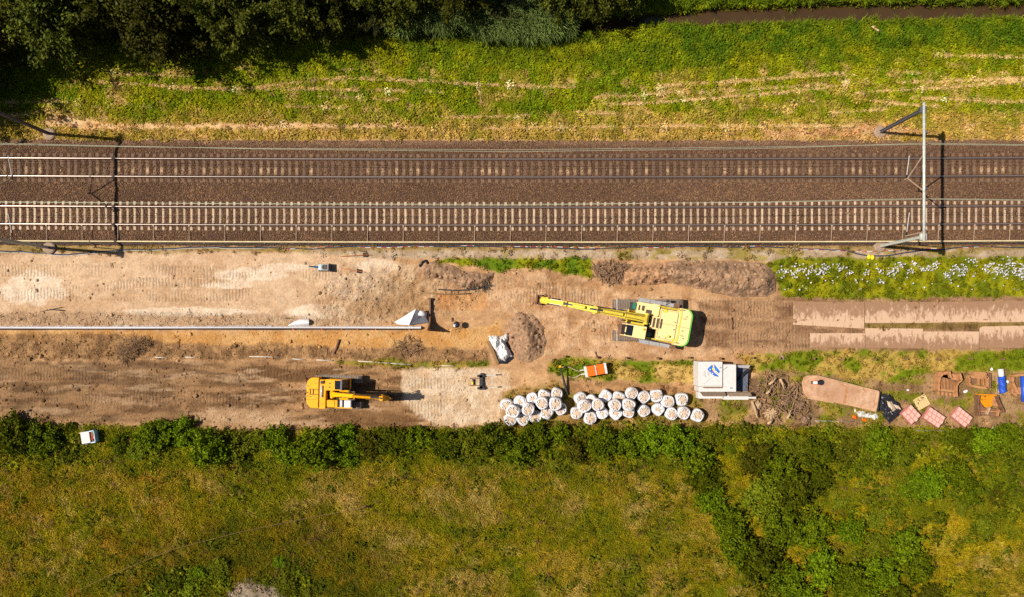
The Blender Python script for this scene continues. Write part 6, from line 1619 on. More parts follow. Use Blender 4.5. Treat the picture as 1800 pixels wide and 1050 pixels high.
# ------------------------------------------------------------------ foliage
def leaf_material(name, cA, cB, cC, rough=0.55, trans=0.25):
    m, nt, b, out = nt_of(name)
    a = nt.nodes.new('ShaderNodeAttribute'); a.attribute_name = 'tint'
    oi = nt.nodes.new('ShaderNodeObjectInfo')
    c = mixrgb(nt, maprange(nt, a.outputs['Fac'], 0.0, 0.6, 0, 1), cA, cB)
    c = mixrgb(nt, maprange(nt, a.outputs['Fac'], 0.7, 1.0, 0, 1), c, cC)
    hs = nt.nodes.new('ShaderNodeHueSaturation')
    nt.links.new(c, hs.inputs['Color'])
    nt.links.new(maprange(nt, oi.outputs['Random'], 0, 1, 0.475, 0.520), hs.inputs['Hue'])
    nt.links.new(maprange(nt, oi.outputs['Random'], 0, 1, 0.52, 1.55), hs.inputs['Value'])
    nt.links.new(hs.outputs[0], b.inputs['Base Color'])
    b.inputs['Roughness'].default_value = rough; b.inputs['Specular IOR Level'].default_value = 0.06
    t = nt.nodes.new('ShaderNodeBsdfTranslucent'); nt.links.new(hs.outputs[0], t.inputs[0])
    mx = nt.nodes.new('ShaderNodeMixShader'); mx.inputs[0].default_value = trans
    nt.links.new(b.outputs[0], mx.inputs[1]); nt.links.new(t.outputs[0], mx.inputs[2])
    nt.links.new(mx.outputs[0], out.inputs[0])
    return m
LEAF = leaf_material('hedge_leaves', (0.024, 0.044, 0.001), (0.125, 0.165, 0.003), (0.33, 0.36, 0.008))
LEAFY = leaf_material('yellow_green_leaves', (0.050, 0.064, 0.003), (0.150, 0.160, 0.006), (0.26, 0.24, 0.018))
LEAFT = leaf_material('tree_leaves', (0.016, 0.020, 0.002), (0.080, 0.090, 0.009), (0.25, 0.24, 0.03))
LEAFW = leaf_material('willow_leaves', (0.03, 0.038, 0.008), (0.09, 0.10, 0.026), (0.20, 0.21, 0.07))
BARK = mat('bark', C(92,74,58), 0.9, var=0.25, bmp=0.4)

def crown_mesh(name, seed, R, H, nl, n, leaf, m, aspect=0.62, droop=0.0, zb=0.25, lobe=0.42, shell=0.35, stretch=0.0, shoots=0):
    """many small leaves spread over a number of uneven lobes"""
    r = np.random.RandomState(seed)
    ang = r.rand(nl)*2*math.pi; rad = np.sqrt(r.rand(nl))*R*0.72
    lz = H*(zb+(0.78-zb)*r.rand(nl))*(1-0.45*(rad/R)**2)
    lc = np.stack([rad*np.cos(ang), rad*np.sin(ang), lz], 1)
    lr = R*lobe*(0.55+0.75*r.rand(nl)); lt = r.rand(nl)
    k = r.choice(nl, n, p=(lr**2)/np.sum(lr**2))
    d = r.normal(size=(n, 3)); d[:, 2] = d[:, 2]*0.9+0.35; d /= np.linalg.norm(d, axis=1)[:, None]
    # clumps of leaves inside each lobe
    ncl = 26
    cd = r.normal(size=(nl, ncl, 3)); cd[:, :, 2] += 0.4; cd /= np.linalg.norm(cd, axis=2)[:, :, None]
    pick = cd[k, r.randint(0, ncl, n)]
    d = d*0.58+pick; d /= np.linalg.norm(d, axis=1)[:, None]
    q = (1-shell)+shell*np.sqrt(r.rand(n))*1.25
    pos = lc[k]+d*(lr[k]*q)[:, None]*np.array([1, 1, 0.85])
    if stretch:
        ax_ = np.stack([lc[:, 0], lc[:, 1], -0.35*R*np.ones(nl)], 1); ax_ /= np.linalg.norm(ax_, axis=1)[:, None]
        al = np.sum((pos-lc[k])*ax_[k], 1); pos = pos+ax_[k]*(al*stretch)[:, None]
    if droop: pos[:, 2] -= droop*r.rand(n)*(np.linalg.norm(pos[:, :2], axis=1)/R)**2*H
    if shoots:
        ns = int(n*0.22); j = r.choice(n, ns, replace=False); sh = r.randint(0, shoots, ns)
        sa = r.rand(shoots)*6.283; sz = r.rand(shoots)*0.75+0.1; sl_ = R*(0.75+0.6*r.rand(shoots)); u = 0.35+0.65*r.rand(ns)**0.8
        sdv = np.stack([np.cos(sa), np.sin(sa), sz], 1); sdv /= np.linalg.norm(sdv, axis=1)[:, None]
        pos[j] = sdv[sh]*(sl_[sh]*u)[:, None]*np.array([1, 1, H/R*0.9])+np.array([0, 0, 0.25*H])+r.normal(size=(ns, 3))*0.055*R
    pos[:, 2] = np.maximum(pos[:, 2], 0.03)
    nrm = d*0.7+r.normal(size=(n, 3))*0.85+np.array([0, 0, 0.45]); nrm /= np.linalg.norm(nrm, axis=1)[:, None]
    t1 = np.cross(nrm, r.normal(size=(n, 3))); 
    if droop:
        out_ = np.stack([pos[:, 0], pos[:, 1], -np.full(n, R*0.9)], 1)+r.normal(size=(n, 3))*R*0.4
        t1 = out_-nrm*np.sum(out_*nrm, 1)[:, None]
    t1 /= np.linalg.norm(t1, axis=1)[:, None]+1e-9
    t2 = np.cross(nrm, t1)
    s = leaf*(0.55+0.9*r.rand(n))
    A = pos-t1*s[:, None]*0.5; B = pos+t2*(s*aspect*0.5)[:, None]+nrm*(s*0.12)[:, None]
    Cc = pos+t1*s[:, None]*0.5; D = pos-t2*(s*aspect*0.5)[:, None]+nrm*(s*0.12)[:, None]
    V = np.stack([A, B, Cc, D], 1).reshape(-1, 3)
    F = np.arange(4*n).reshape(-1, 4)
    me = np_mesh(name, V, F, m)
    tint = np.clip(0.25+0.45*lt[k]*0.7+0.5*(r.rand(n)-0.35), 0, 1)
    attr(me, 'tint', 'FLOAT', 'FACE', tint)
    return me, lc, lr
def stem_mesh(name, lc, thick, seed, trunk=None):
    r = random.Random(seed); mb = MB()
    if trunk:
        mb.tube([(0, 0, -0.2), (0.05, 0.02, trunk*0.4), (0.0, 0.08, trunk*0.75), (0.1, 0.0, trunk)], [thick*1.25, thick, thick*0.75, thick*0.5], 8)
    for (x, y, z) in lc:
        h0 = trunk*r.uniform(0.45, 0.95) if trunk else 0
        a = (0.0, 0.0, h0-0.05) if trunk else (x*0.12, y*0.12, -0.05)
        mid = (x*0.55+r.uniform(-.1, .1), y*0.55+r.uniform(-.1, .1), h0+(z-h0)*0.6)
        mb.tube([a, mid, (x, y, z)], [thick*0.5, thick*0.3, thick*0.1], 5)
    me = mb.mesh(name); me.materials.append(BARK); return me
SHR = []
for i in range(7):
    m_ = LEAF if i < 5 else LEAFY
    cm, lc, lr = crown_mesh('foliage', 40+i, 1.0, 1.25, 26, 4200, 0.125, m_, lobe=0.24, shell=0.95, shoots=34)
    SHR.append((cm, stem_mesh('stems', lc[:8], 0.035, i)))
def shrub(x, y, rpx, var, label, group, hs=1.0, cat='shrub'):
    R = rpx*S; p = P(x, y, 0.6*R*1.25)
    t = thing('shrub', label, cat, (p.x, p.y, max(-0.05, gz(p))), rb.uniform(0, 6.28), group)
    cm, sm = SHR[var]
    link(bpy.data.objects.new('foliage', cm), t); link(bpy.data.objects.new('stems', sm), t)
    R *= 0.84; t.scale = (R*rb.uniform(0.9, 1.15), R*rb.uniform(0.85, 1.1), R*hs)
    return t
HEDGE = [(16,765,46,0,1.1),(66,774,40,1,1),(112,800,26,5,.8),(122,752,14,2,.9),(205,782,26,2,.9),(236,795,22,5,.8),(266,768,40,3,1.1),(318,762,34,4,1),(366,792,50,0,1.2),(415,785,34,5,.9),(447,775,26,5,.9),(482,770,34,1,1),(505,800,30,2,1),(552,790,54,3,1.2),(603,770,32,4,1),(612,800,28,0,1),(645,785,32,5,.9),(690,775,34,1,1),(733,772,34,2,1),(780,786,36,3,1),(822,779,32,6,1),(866,776,40,4,1.1),(908,793,42,0,1.1),(944,768,36,1,1),(984,763,32,2,1),(1014,792,36,6,1),(1058,780,40,3,1.1),(1104,784,36,4,1),(1148,776,38,0,1),(1192,778,42,1,1.1),(1230,806,40,2,1.1),(1252,766,22,5,.8)]
tone = ['dark green','deep green','mid green','dark leafy','dense green','yellowish green','bright olive green']
for i, (x, y, r_, v, hs) in enumerate(HEDGE):
    size = 'large' if r_ > 43 else ('small' if r_ < 28 else 'rounded')
    wh = {2: ' below the pale cart', 3: ' at the cart’s upper left', 4: ' just right of the pale cart', 8: ', bulging into the meadow', 13: ' below the orange excavator', 31: ' below the last bulk bag'}.get(i, '')
    shrub(x, y, r_*0.9, v, '%s %s hedge shrub, %s from left%s' % (size, tone[v], ORD[i] if i < 30 else ('thirty-first', 'thirty-second')[i-30], wh), 'hedge shrubs between work site and meadow', hs)
THICK = {
 'upper band of the right thicket': [(1332,808,42,5,.9),(1372,832,50,0,1),(1403,782,36,5,.8),(1440,802,44,1,1),(1492,792,34,5,.8),(1520,772,26,6,.7),(1550,778,40,2,.9),(1586,800,30,5,.8),(1640,850,44,3,.8),(1610,858,34,4,.8),(1690,838,42,0,.8),(1700,776,34,1,.9),(1738,776,40,2,.9),(1778,772,34,3,.9),(1714,872,34,4,.8),(1695,896,24,6,.7),(1758,875,24,5,.7)],
 'middle band of the right thicket': [(1237,843,38,0,1.1),(1252,882,38,1,1.1),(1342,882,50,5,.9),(1400,868,56,2,1),(1442,845,36,3,.9),(1382,932,52,4,1),(1434,938,44,0,1),(1500,938,38,1,.9),(1545,915,26,5,.7),(1600,962,48,2,.9),(1544,962,30,6,.7),(1738,930,26,5,.7),(1480,885,24,6,.7),(1560,868,22,5,.6)],
 'lower band of the right thicket': [(1284,922,46,3,1.2),(1302,964,50,4,1.2),(1342,996,56,0,1.2),(1388,1024,48,1,1.1),(1450,1000,50,2,1),(1500,1024,46,3,1),(1560,1012,48,4,.9),(1622,1004,42,0,.9),(1520,1056,40,1,.9),(1582,1052,38,2,.9),(1420,1058,44,3,1),(1355,1062,40,6,1),(1640,1050,30,5,.8)]}
for wh, lst in THICK.items():
    lst = sorted(lst)
    for i, (x, y, r_, v, hs) in enumerate(lst):
        shrub(x, y, r_*0.86, v, '%s shrub, %s from left in the %s' % (tone[v], ORD[i], wh), 'shrubs of the right-hand thicket', hs*0.85)
for i, (x, y, r_, v) in enumerate(sorted([(305,1022,28,2),(342,1012,20,3),(382,1000,24,5),(280,1046,22,1),(330,1040,24,6),(490,990,16,4),(512,1004,18,2),(498,1035,26,5),(540,1045,22,6)])):
    shrub(x, y, r_, v, 'low %s bramble bush, %s from left at lower left meadow edge' % (tone[v], ORD[i]), 'low bushes in the lower left meadow', 0.7)

# tall trees along the top edge
TREES = []
for i in range(3):
    cm, lc, lr = crown_mesh('crown', 70+i, 3.6, 9.5, 60, 17000, 0.26, LEAFT, zb=0.36, lobe=0.17, droop=0.22, shell=0.8, stretch=1.2, shoots=22)
    TREES.append((cm, stem_mesh('trunk', lc, 0.24, 90+i, 5.5)))
WIL = []
for i in range(3):
    cm, lc, lr = crown_mesh('crown', 80+i, 1.9, 3.6, 24, 9000, 0.34, LEAFW, aspect=0.16, droop=0.5, zb=0.3, lobe=0.22, shell=1.0, shoots=50)
    WIL.append((cm, stem_mesh('trunk', lc, 0.09, 95+i, 1.2)))
def tree(kind, x, y, sc_, v, label, group, name, cat, h=6.0):
    p = P(x, y, h*sc_)
    t = thing(name, label, cat, (p.x, p.y, max(-0.3, gz(p))), rb.uniform(0, 6.28), group)
    cm, tm = kind[v]
    link(bpy.data.objects.new('crown', cm), t); link(bpy.data.objects.new('trunk', tm), t)
    t.scale = (sc_, sc_, sc_); return t
TL = [(60,8,1.0,0,'tall tree at the top left corner with drooping olive crown'),(262,22,0.98,1,'tall tree with sunlit drooping sprays reaching furthest down'),(400,0,0.95,2,'tall tree with pale feathery crown right of the lowest sprays'),(160,-50,1.05,1,'dark tall tree behind the two left ones at the top edge'),(520,-20,0.95,0,'dark shaded tree in the gap before the willows'),(590,12,0.62,2,'small dark tree at the right end of the tall trees'),(340,-70,1.05,0,'shaded tree cut by the top edge behind the feathery crown')]
for x, y, sc_, v, lab in TL: tree(TREES, x, y, sc_, v, lab, 'tall trees along the top edge', 'broadleaf_tree', 'tree')
for x, y, sc_, v, lab in ((-300,70,1.15,2,'tall tree outside the left edge casting its shade on the verge'),(-150,118,1.0,1,'tree left of the frame shading the upper left verge'),(-130,40,1.15,0,'tall tree beyond the upper left corner')):
    tree(TREES, x, y, sc_, v, lab, 'tall trees along the top edge', 'broadleaf_tree', 'tree')
WL = [(650,12,1.0,0,'first'),(706,6,.95,1,'second'),(768,10,1.0,2,'third'),(835,4,.9,0,'fourth'),(880,-4,1.0,1,'fifth'),(925,8,.9,2,'sixth'),(985,14,.8,0,'seventh')]
for x, y, sc_, v, o_ in WL: tree(WIL, x, y, sc_, v, 'grey green narrow-leaved willow shrub, %s from the left beside the tall trees' % o_, 'willow shrubs along the top edge', 'willow_shrub', 'shrub', 2.4)
DL = [(690,-45,0.9,1,'first'),(800,-55,0.9,2,'second'),(990,-36,0.7,0,'third'),(1050,-30,0.7,1,'fourth'),(1110,-30,0.6,2,'fifth')]
for x, y, sc_, v, o_ in DL: tree(TREES, x, y, sc_, v, 'dark tree behind the willows, %s from the left at the top edge' % o_, 'dark trees behind the willows', 'broadleaf_tree', 'tree')
for i, (x, y, r_, v) in enumerate(((1010,14,26,5),(1045,6,26,0),(1085,8,24,1),(1120,6,22,2))):
    shrub(x, y, r_, v, 'dark bank shrub, %s from the left beside the shaded ditch end' % ORD[i], 'shrubs at the ditch end', 1.2)

# ------------------------------------------------------------------ scattered cover (grass, stones, flowers)
def scatter(name, pts, rot, scl, colr, idx, protos):
    n = len(pts)
    me = bpy.data.meshes.new(name); me.vertices.add(n)
    me.vertices.foreach_set('co', np.asarray(pts, np.float32).ravel())
    attr(me, 'rot', 'FLOAT_VECTOR', 'POINT', rot); attr(me, 'scl', 'FLOAT', 'POINT', scl)
    attr(me, 'tone', 'FLOAT_COLOR', 'POINT', colr); attr(me, 'idx', 'INT', 'POINT', idx)
    cl = bpy.data.collections.new(name+'_forms')
    for i, pm__ in enumerate(protos):
        cl.objects.link(bpy.data.objects.new('%s_form_%02d' % (name, i), pm__))
    g = bpy.data.node_groups.new(name, 'GeometryNodeTree')
    g.interface.new_socket('Geometry', in_out='INPUT', socket_type='NodeSocketGeometry')
    g.interface.new_socket('Geometry', in_out='OUTPUT', socket_type='NodeSocketGeometry')
    N = g.nodes; L = g.links
    gi = N.new('NodeGroupInput'); go = N.new('NodeGroupOutput')
    ci = N.new('GeometryNodeCollectionInfo'); ci.inputs['Collection'].default_value = cl
    ci.inputs['Separate Children'].default_value = True; ci.inputs['Reset Children'].default_value = True
    ip = N.new('GeometryNodeInstanceOnPoints'); ip.inputs['Pick Instance'].default_value = True
    def na(nm, ty):
        a = N.new('GeometryNodeInputNamedAttribute'); a.data_type = ty; a.inputs['Name'].default_value = nm
        return a.outputs[0]
    L.new(gi.outputs[0], ip.inputs['Points']); L.new(ci.outputs[0], ip.inputs['Instance'])
    L.new(na('idx', 'INT'), ip.inputs['Instance Index']); L.new(na('rot', 'FLOAT_VECTOR'), ip.inputs['Rotation'])
    L.new(na('scl', 'FLOAT'), ip.inputs['Scale']); L.new(ip.outputs[0], go.inputs[0])
    o = link(bpy.data.objects.new(name, me)); md = o.modifiers.new('scatter', 'NODES'); md.node_group = g
    tag(o, kind='stuff'); return o
def tone_material(name, rough=0.8, trans=0.0, lo=0.75, hi=1.25):
    m, nt, b, out = nt_of(name)
    a = nt.nodes.new('ShaderNodeAttribute'); a.attribute_type = 'INSTANCER'; a.attribute_name = 'tone'
    geo = nt.nodes.new('ShaderNodeNewGeometry')
    vm = nt.nodes.new('ShaderNodeVectorMath'); vm.operation = 'SCALE'
    nt.links.new(a.outputs['Color'], vm.inputs[0]); nt.links.new(maprange(nt, geo.outputs['Random Per Island'], 0, 1, lo, hi), vm.inputs['Scale'])
    nt.links.new(vm.outputs[0], b.inputs['Base Color']); b.inputs['Roughness'].default_value = rough
    b.inputs['Specular IOR Level'].default_value = 0.04
    if trans:
        t = nt.nodes.new('ShaderNodeBsdfTranslucent'); nt.links.new(vm.outputs[0], t.inputs[0])
        mx = nt.nodes.new('ShaderNodeMixShader'); mx.inputs[0].default_value = trans
        nt.links.new(b.outputs[0], mx.inputs[1]); nt.links.new(t.outputs[0], mx.inputs[2]); nt.links.new(mx.outputs[0], out.inputs[0])
    return m
GRASSM = tone_material('grass_blades', 0.75, 0.30, 0.74, 1.30); STONEM = tone_material('ballast_stones', 0.85, 0, 0.9, 1.1)
def tuft(seed, nb, h, spread, wd, lean):
    r = random.Random(seed); mb = MB()
    for i in range(nb):
        a = r.uniform(0, 6.28); bx, by = r.uniform(-.1, .1), r.uniform(-.1, .1)
        L_ = h*r.uniform(.6, 1.2); ox = spread*math.cos(a)*r.uniform(.3, 1)+lean*r.uniform(.6, 1.3); oy = spread*math.sin(a)*r.uniform(.3, 1)
        w = wd*r.uniform(.7, 1.3); sx, sy = -math.sin(a+1)*w/2, math.cos(a+1)*w/2
        m_ = (bx+ox*.45, by+oy*.45, L_*.68); t_ = (bx+ox, by+oy, L_*r.uniform(.55, .95))
        mb.add([(bx-sx, by-sy, -.03), (bx+sx, by+sy, -.03), (m_[0]+sx*.9, m_[1]+sy*.9, m_[2]), (m_[0]-sx*.9, m_[1]-sy*.9, m_[2]), t_], [(0, 1, 2, 3), (3, 2, 4)])
    me = mb.mesh('tuft'); me.materials.append(GRASSM); return me
def leafclump(seed, n, rad, h, sz):
    r = random.Random(seed); mb = MB()
    for i in range(n):
        a = r.uniform(0, 6.28); q = rad*math.sqrt(r.random()); x, y, z = q*math.cos(a), q*math.sin(a), h*r.uniform(.3, 1)
        M_ = Matrix.Translation((x, y, z)) @ Matrix.Rotation(a+r.uniform(-1, 1), 4, 'Z') @ Matrix.Rotation(r.uniform(-.2, .8), 4, 'Y') @ Matrix.Rotation(r.uniform(-.4, .4), 4, 'X')
        s = sz*r.uniform(.6, 1.3)
        mb.add([(-s*.5, 0, 0), (0, -s*.33, .1*s), (s*.6, 0, -.05*s), (0, s*.33, .1*s)], [(0, 1, 2, 3)], M_)
    me = mb.mesh('weed'); me.materials.append(GRASSM); return me
PROT = [tuft(1, 18, .34, .24, .032, .22), tuft(2, 18, .38, .20, .030, .28), tuft(3, 16, .30, .26, .034, .15), tuft(4, 16, .13, .17, .036, .10), tuft(5, 16, .11, .19, .040, .08), leafclump(6, 16, .24, .32, .15), leafclump(7, 18, .28, .22, .13), leafclump(9, 20, .22, .26, .09), tuft(8, 12, 1.0, .45, .05, .35), tuft(12, 26, 1.0, .34, .022, .16)]
R0 = np.random.RandomState(99)
def cover(name, n, x0, x1, y0, y1, kinds, accept, bright=1.0, smin=.7, smax=1.3, vary=.28, zoff=0.0):
    px = R0.uniform(x0, x1, n); py = R0.uniform(y0, y1, n)
    X = (px-900)*S; Y = (525-py)*S; k = near(X, Y)
    ok = R0.rand(n) < accept(px, py, k)
    px, py, X, Y, k = px[ok], py[ok], X[ok], Y[ok], k[ok]; n = len(px)
    c = TER.col[k]*bright*(1+vary*R0.normal(size=n)*0.55)[:, None]
    hue = 0.05*R0.normal(size=n); c = np.clip(c*np.stack([1+hue, 1-hue*.25, 1-hue*.3], 1), .006, .8)
    dk_ = R0.rand(n) < .14; c = c*np.where(dk_, .6, 1.05)[:, None]
    la = 6.28*2.2*fbm(px*.010, py*.012, 3, 201)+R0.normal(size=n)*1.2
    rot = np.stack([R0.normal(size=n)*.12, R0.normal(size=n)*.12, la], 1)
    idx = np.array(kinds)[R0.randint(0, len(kinds), n)]
    scatter(name, np.stack([X, Y, GZ[k]+zoff], 1), rot, R0.uniform(smin, smax, n), c, idx, PROT)
cover('meadow_grass', 110000, -80, 1880, 735, 1090, [0, 1, 2, 3, 6, 7, 6], lambda x, y, k: TER.grass[k]*TER.tall[k]*(.75+.5*fbm(x*.03, y*.03, 3, 202)), 1.42, .65, 1.25)
def tussocks(name, n, x0, x1, y0, y1, kinds, cols, smin, smax, dens):
    px = R0.uniform(x0, x1, n); py = R0.uniform(y0, y1, n); X = (px-900)*S; Y = (525-py)*S; k = near(X, Y)
    ok = (R0.rand(n) < TER.grass[k]*TER.tall[k]*sstep(.46, .62, fbm(px*.02, py*.025, 4, dens)))
    X, Y, k = X[ok], Y[ok], k[ok]; n = len(X)
    scatter(name, np.stack([X, Y, GZ[k]], 1), np.stack([R0.normal(size=n)*.2, R0.normal(size=n)*.2, R0.uniform(0, 6.28, n)], 1), R0.uniform(smin, smax, n), np.array(cols)[R0.randint(0, len(cols), n)]*R0.uniform(.8, 1.25, n)[:, None], R0.choice(kinds, n), PROT)
tussocks('grass_tussocks', 4200, -80, 1880, 760, 1090, [2, 0, 5], [C(98,106,20), C(122,120,28), C(84,92,18)], 1.1, 1.8, 221)
tussocks('seeding_grass', 4200, -80, 1880, 760, 1090, [9, 9, 1], [C(196,158,96), C(176,142,80), C(160,124,84)], .45, .85, 222)
cover('verge_grass', 64000, -80, 1880, -40, 250, [3, 4, 3, 4, 6], lambda x, y, k: TER.grass[k]*(.55+.4*fbm(x*.03, y*.05, 3, 203))*(y < 246), 1.38, .8, 1.5)
cover('bank_weeds', 11000, 900, 1880, 10, 130, [5, 6, 5, 2], lambda x, y, k: TER.grass[k]*sstep(.3, .7, TER.tall[k]), 1.25, .8, 1.4)
cover('strip_weeds', 30000, -80, 1880, 430, 770, [2, 4, 6, 5, 0], lambda x, y, k: TER.grass[k]*(.5+.5*TER.tall[k])*(.5+.6*fbm(x*.04, y*.05, 3, 204))*(y < 745), 1.08, .5, 1.05)
cover('edge_weeds', 3500, -80, 1880, 425, 750, [4, 6, 3], lambda x, y, k: (TER.grass[k] < .3)*(TER.grass[k] > .03)*.9, .8, .5, .9)
# rows of cut straw left by the mower
sx, sy, sw = [], [], []
for pts_, w_ in STRAW:
    for i in range(len(pts_)-1):
        (ax_, ay_), (bx_, by_) = pts_[i], pts_[i+1]
        L_ = math.hypot(bx_-ax_, by_-ay_); m_ = int(L_*1.5)
        t_ = R0.rand(m_); gap = fbm(np.array(ax_+(bx_-ax_)*t_)*.05, np.array(ay_+(by_-ay_)*t_)*.05, 3, 209) > .36
        t_ = t_[gap]; X_ = ax_+(bx_-ax_)*t_; Y_ = ay_+(by_-ay_)*t_
        sx.append(X_); sy.append(Y_+R0.normal(size=len(t_))*w_*.28+3.0*(fbm(X_*.04, Y_*.02, 3, 210)-.5)*.5)
px = np.concatenate(sx); py = np.concatenate(sy); X = (px-900)*S; Y = (525-py)*S; k = near(X, Y); n = len(X)
scatter('straw_rows', np.stack([X, Y, GZ[k]+.05], 1), np.stack([R0.normal(size=n)*.3, R0.normal(size=n)*.3, R0.normal(size=n)*.8], 1), R0.uniform(.5, 1.1, n), np.outer(R0.uniform(.8, 1.15, n), C(238,202,138, 0.85)), R0.choice([3, 4], n), PROT)
# leafy growth filling in between the shrubs
n = 26000; px = R0.uniform(-60, 1880, n); py = R0.uniform(738, 1085, n); X = (px-900)*S; Y = (525-py)*S; k = near(X, Y)
inth = sdf(px, py, [(1215,752),(1900,742),(1900,880),(1700,960),(1650,1090),(1385,1200),(1320,1000),(1235,900),(1200,830)]) < 0
band = (1-sstep(800, 835, py+30*(fbm(px*.02, py*.02, 3, 207)-.5)))*sstep(742, 758, py)
low = sdf(px, py, [(270,1010),(390,985),(420,1030),(540,1000),(560,1090),(250,1090)]) < 0
pr_ = np.clip(inth*sstep(.50, .64, fbm(px*.028, py*.032, 4, 206))*.42+band*.28*sstep(.42, .58, fbm(px*.02, py*.02, 3, 208))+low*.4, 0, .9)*(TER.grass[k] > .5)
ok = R0.rand(n) < pr_
px, py, X, Y, k = px[ok], py[ok], X[ok], Y[ok], k[ok]; n = len(X)
gcol = np.array([C(84,94,12), C(114,122,18), C(146,144,30), C(100,108,20)])[R0.choice(4, n, p=[.3,.35,.15,.2])]*R0.uniform(.75, 1.25, n)[:, None]
scatter('hedge_undergrowth', np.stack([X, Y, GZ[k]], 1), np.stack([R0.normal(size=n)*.15, R0.normal(size=n)*.15, R0.uniform(0, 6.28, n)], 1), R0.uniform(.8, 2.1, n), gcol, R0.choice([5, 6, 5], n), PROT)
# reeds along both banks of the ditch
n = 2600; px = R0.uniform(1130, 1880, n); top = R0.rand(n) < 0.62
py = np.where(top, np.interp(px, [1130,1250,1400,1500,1880], [8,4,-1,-4,-4])+R0.normal(size=n)*4-2, np.interp(px, [1130,1200,1300,1500,1880], [40,43,44,38,32])+np.abs(R0.normal(size=n))*3)
X = (px-900)*S; Y = (525-py)*S; k = near(X, Y)
rc = np.outer(R0.uniform(.7, 1.3, n), C(128,146,30))
scatter('ditch_reeds', np.stack([X, Y, np.maximum(GZ[k], -.6)], 1), np.stack([R0.normal(size=n)*.2, R0.normal(size=n)*.2, R0.uniform(0, 6.28, n)], 1), R0.uniform(.55, 1.15, n), rc, R0.choice([8, 8, 2, 5], n), PROT)
# tall grey green reeds between the trees and the verge
n = 9000; px = R0.uniform(600, 1010, n); py = R0.uniform(-60, 80, n)
ok = sdf(px+14*(fbm(px*.05, py*.05, 3, 211)-.5), py+26*(fbm(px*.04, py*.02, 3, 212)-.5), [(610,-60),(1000,-60),(1000,52),(935,64),(860,58),(800,46),(730,50),(650,36)]) < 0
px, py = px[ok], py[ok]; n = len(px); X = (px-900)*S; Y = (525-py)*S; k = near(X, Y)
rc = np.outer(R0.uniform(.65, 1.3, n), C(128,146,76))*np.where(R0.rand(n) < .3, 1.35, 1)[:, None]
scatter('reed_bed', np.stack([X, Y, np.maximum(GZ[k], -.3)], 1), np.stack([R0.normal(size=n)*.14+.10, R0.normal(size=n)*.14, R0.normal(size=n)*.8-1.4], 1), R0.uniform(1.6, 2.9, n), rc, np.full(n, 9), PROT)
# white flowers in the strip
def flower():
    mb = MB(); v = [(0, 0, .02)]; f = []
    for i in range(10):
        a = i*math.pi/5; q = .075 if i % 2 == 0 else .045; v.append((q*math.cos(a), q*math.sin(a), 0))
    for i in range(10): f.append((0, 1+i, 1+(i+1) % 10))
    mb.add(v, f); mb.tube([(0, 0, -.3), (0, 0, 0)], .008, 4)
    me = mb.mesh('flower'); me.materials.append(GRASSM); return me
FC = [(1375,478,12,9),(1400,475,10,8),(1392,484,8,6),(1418,478,9,9),(1448,474,12,10),(1440,481,8,7),(1477,472,6,8),(1492,481,8,5),(1520,482,7,6),(1543,476,6,5),(1564,481,10,8),(1572,473,9,8),(1580,466,7,5),(1597,478,7,5),(1603,464,6,5),(1618,474,9,8),(1633,470,10,8),(1642,464,6,4),(1663,482,9,6),(1677,474,10,8),(1688,482,7,5),(1692,470,8,8),(1705,460,9,5),(1732,474,12,8),(1742,468,9,7),(1748,478,7,6),(1765,478,12,9),(1775,464,14,10),(1782,474,13,9),(1790,486,10,8),(1798,478,10,12),(1545,497,9,3)]
pts = []
for cx, cy, sx, sy in FC:
    for _ in range(int(13*(sx*sy)/80)+5): pts.append((R0.normal()*sx*.55+cx, R0.normal()*sy*.5+cy))
for _ in range(80): pts.append((R0.uniform(1370, 1820), R0.uniform(462, 510)))
q = np.array(pts); n = len(q); X = (q[:, 0]-900)*S; Y = (525-q[:, 1])*S; k = near(X, Y)
fc = np.outer(R0.uniform(.85, 1.1, n), (.70, .66, .68))
scatter('white_wildflowers', np.stack([X, Y, GZ[k]+R0.uniform(.3, .5, n)], 1), np.stack([R0.normal(size=n)*.3, R0.normal(size=n)*.3, R0.uniform(0, 6, n)], 1), R0.uniform(.6, 1.2, n), fc, np.zeros(n), [flower()])
n = 260; px = R0.uniform(1380, 1850, n); py = R0.uniform(140, 205, n); X = (px-900)*S; Y = (525-py)*S; k = near(X, Y)
scatter('yellow_wildflowers', np.stack([X, Y, GZ[k]+.16], 1), np.zeros((n, 3)), R0.uniform(.5, .8, n), np.outer(R0.uniform(.8, 1.1, n), (.62, .44, .01)), np.zeros(n), [flower()])
# ballast stones
def stone(seed):
    r = random.Random(seed); mb = MB(); t = (1+5**.5)/2
    v = [(-1,t,0),(1,t,0),(-1,-t,0),(1,-t,0),(0,-1,t),(0,1,t),(0,-1,-t),(0,1,-t),(t,0,-1),(t,0,1),(-t,0,-1),(-t,0,1)]
    f = [(0,11,5),(0,5,1),(0,1,7),(0,7,10),(0,10,11),(1,5,9),(5,11,4),(11,10,2),(10,7,6),(7,1,8),(3,9,4),(3,4,2),(3,2,6),(3,6,8),(3,8,9),(4,9,5),(2,4,11),(6,2,10),(8,6,7),(9,8,1)]
    mb.add([tuple(c*.5*r.uniform(.65, 1.2) for c in p) for p in v], f); me = mb.mesh('stone'); me.materials.append(STONEM); return me
n = 150000; px = R0.uniform(-20, 1820, n); py = R0.uniform(243, 432, n)
X = (px-900)*S; bwv = -0.115*(1-(X/43.)**2); Y = CY+(NPY-py)*S+bwv
h = np.interp(-py, [-p[0] for p in prof], [p[1] for p in prof])
ok = np.ones(n, bool)
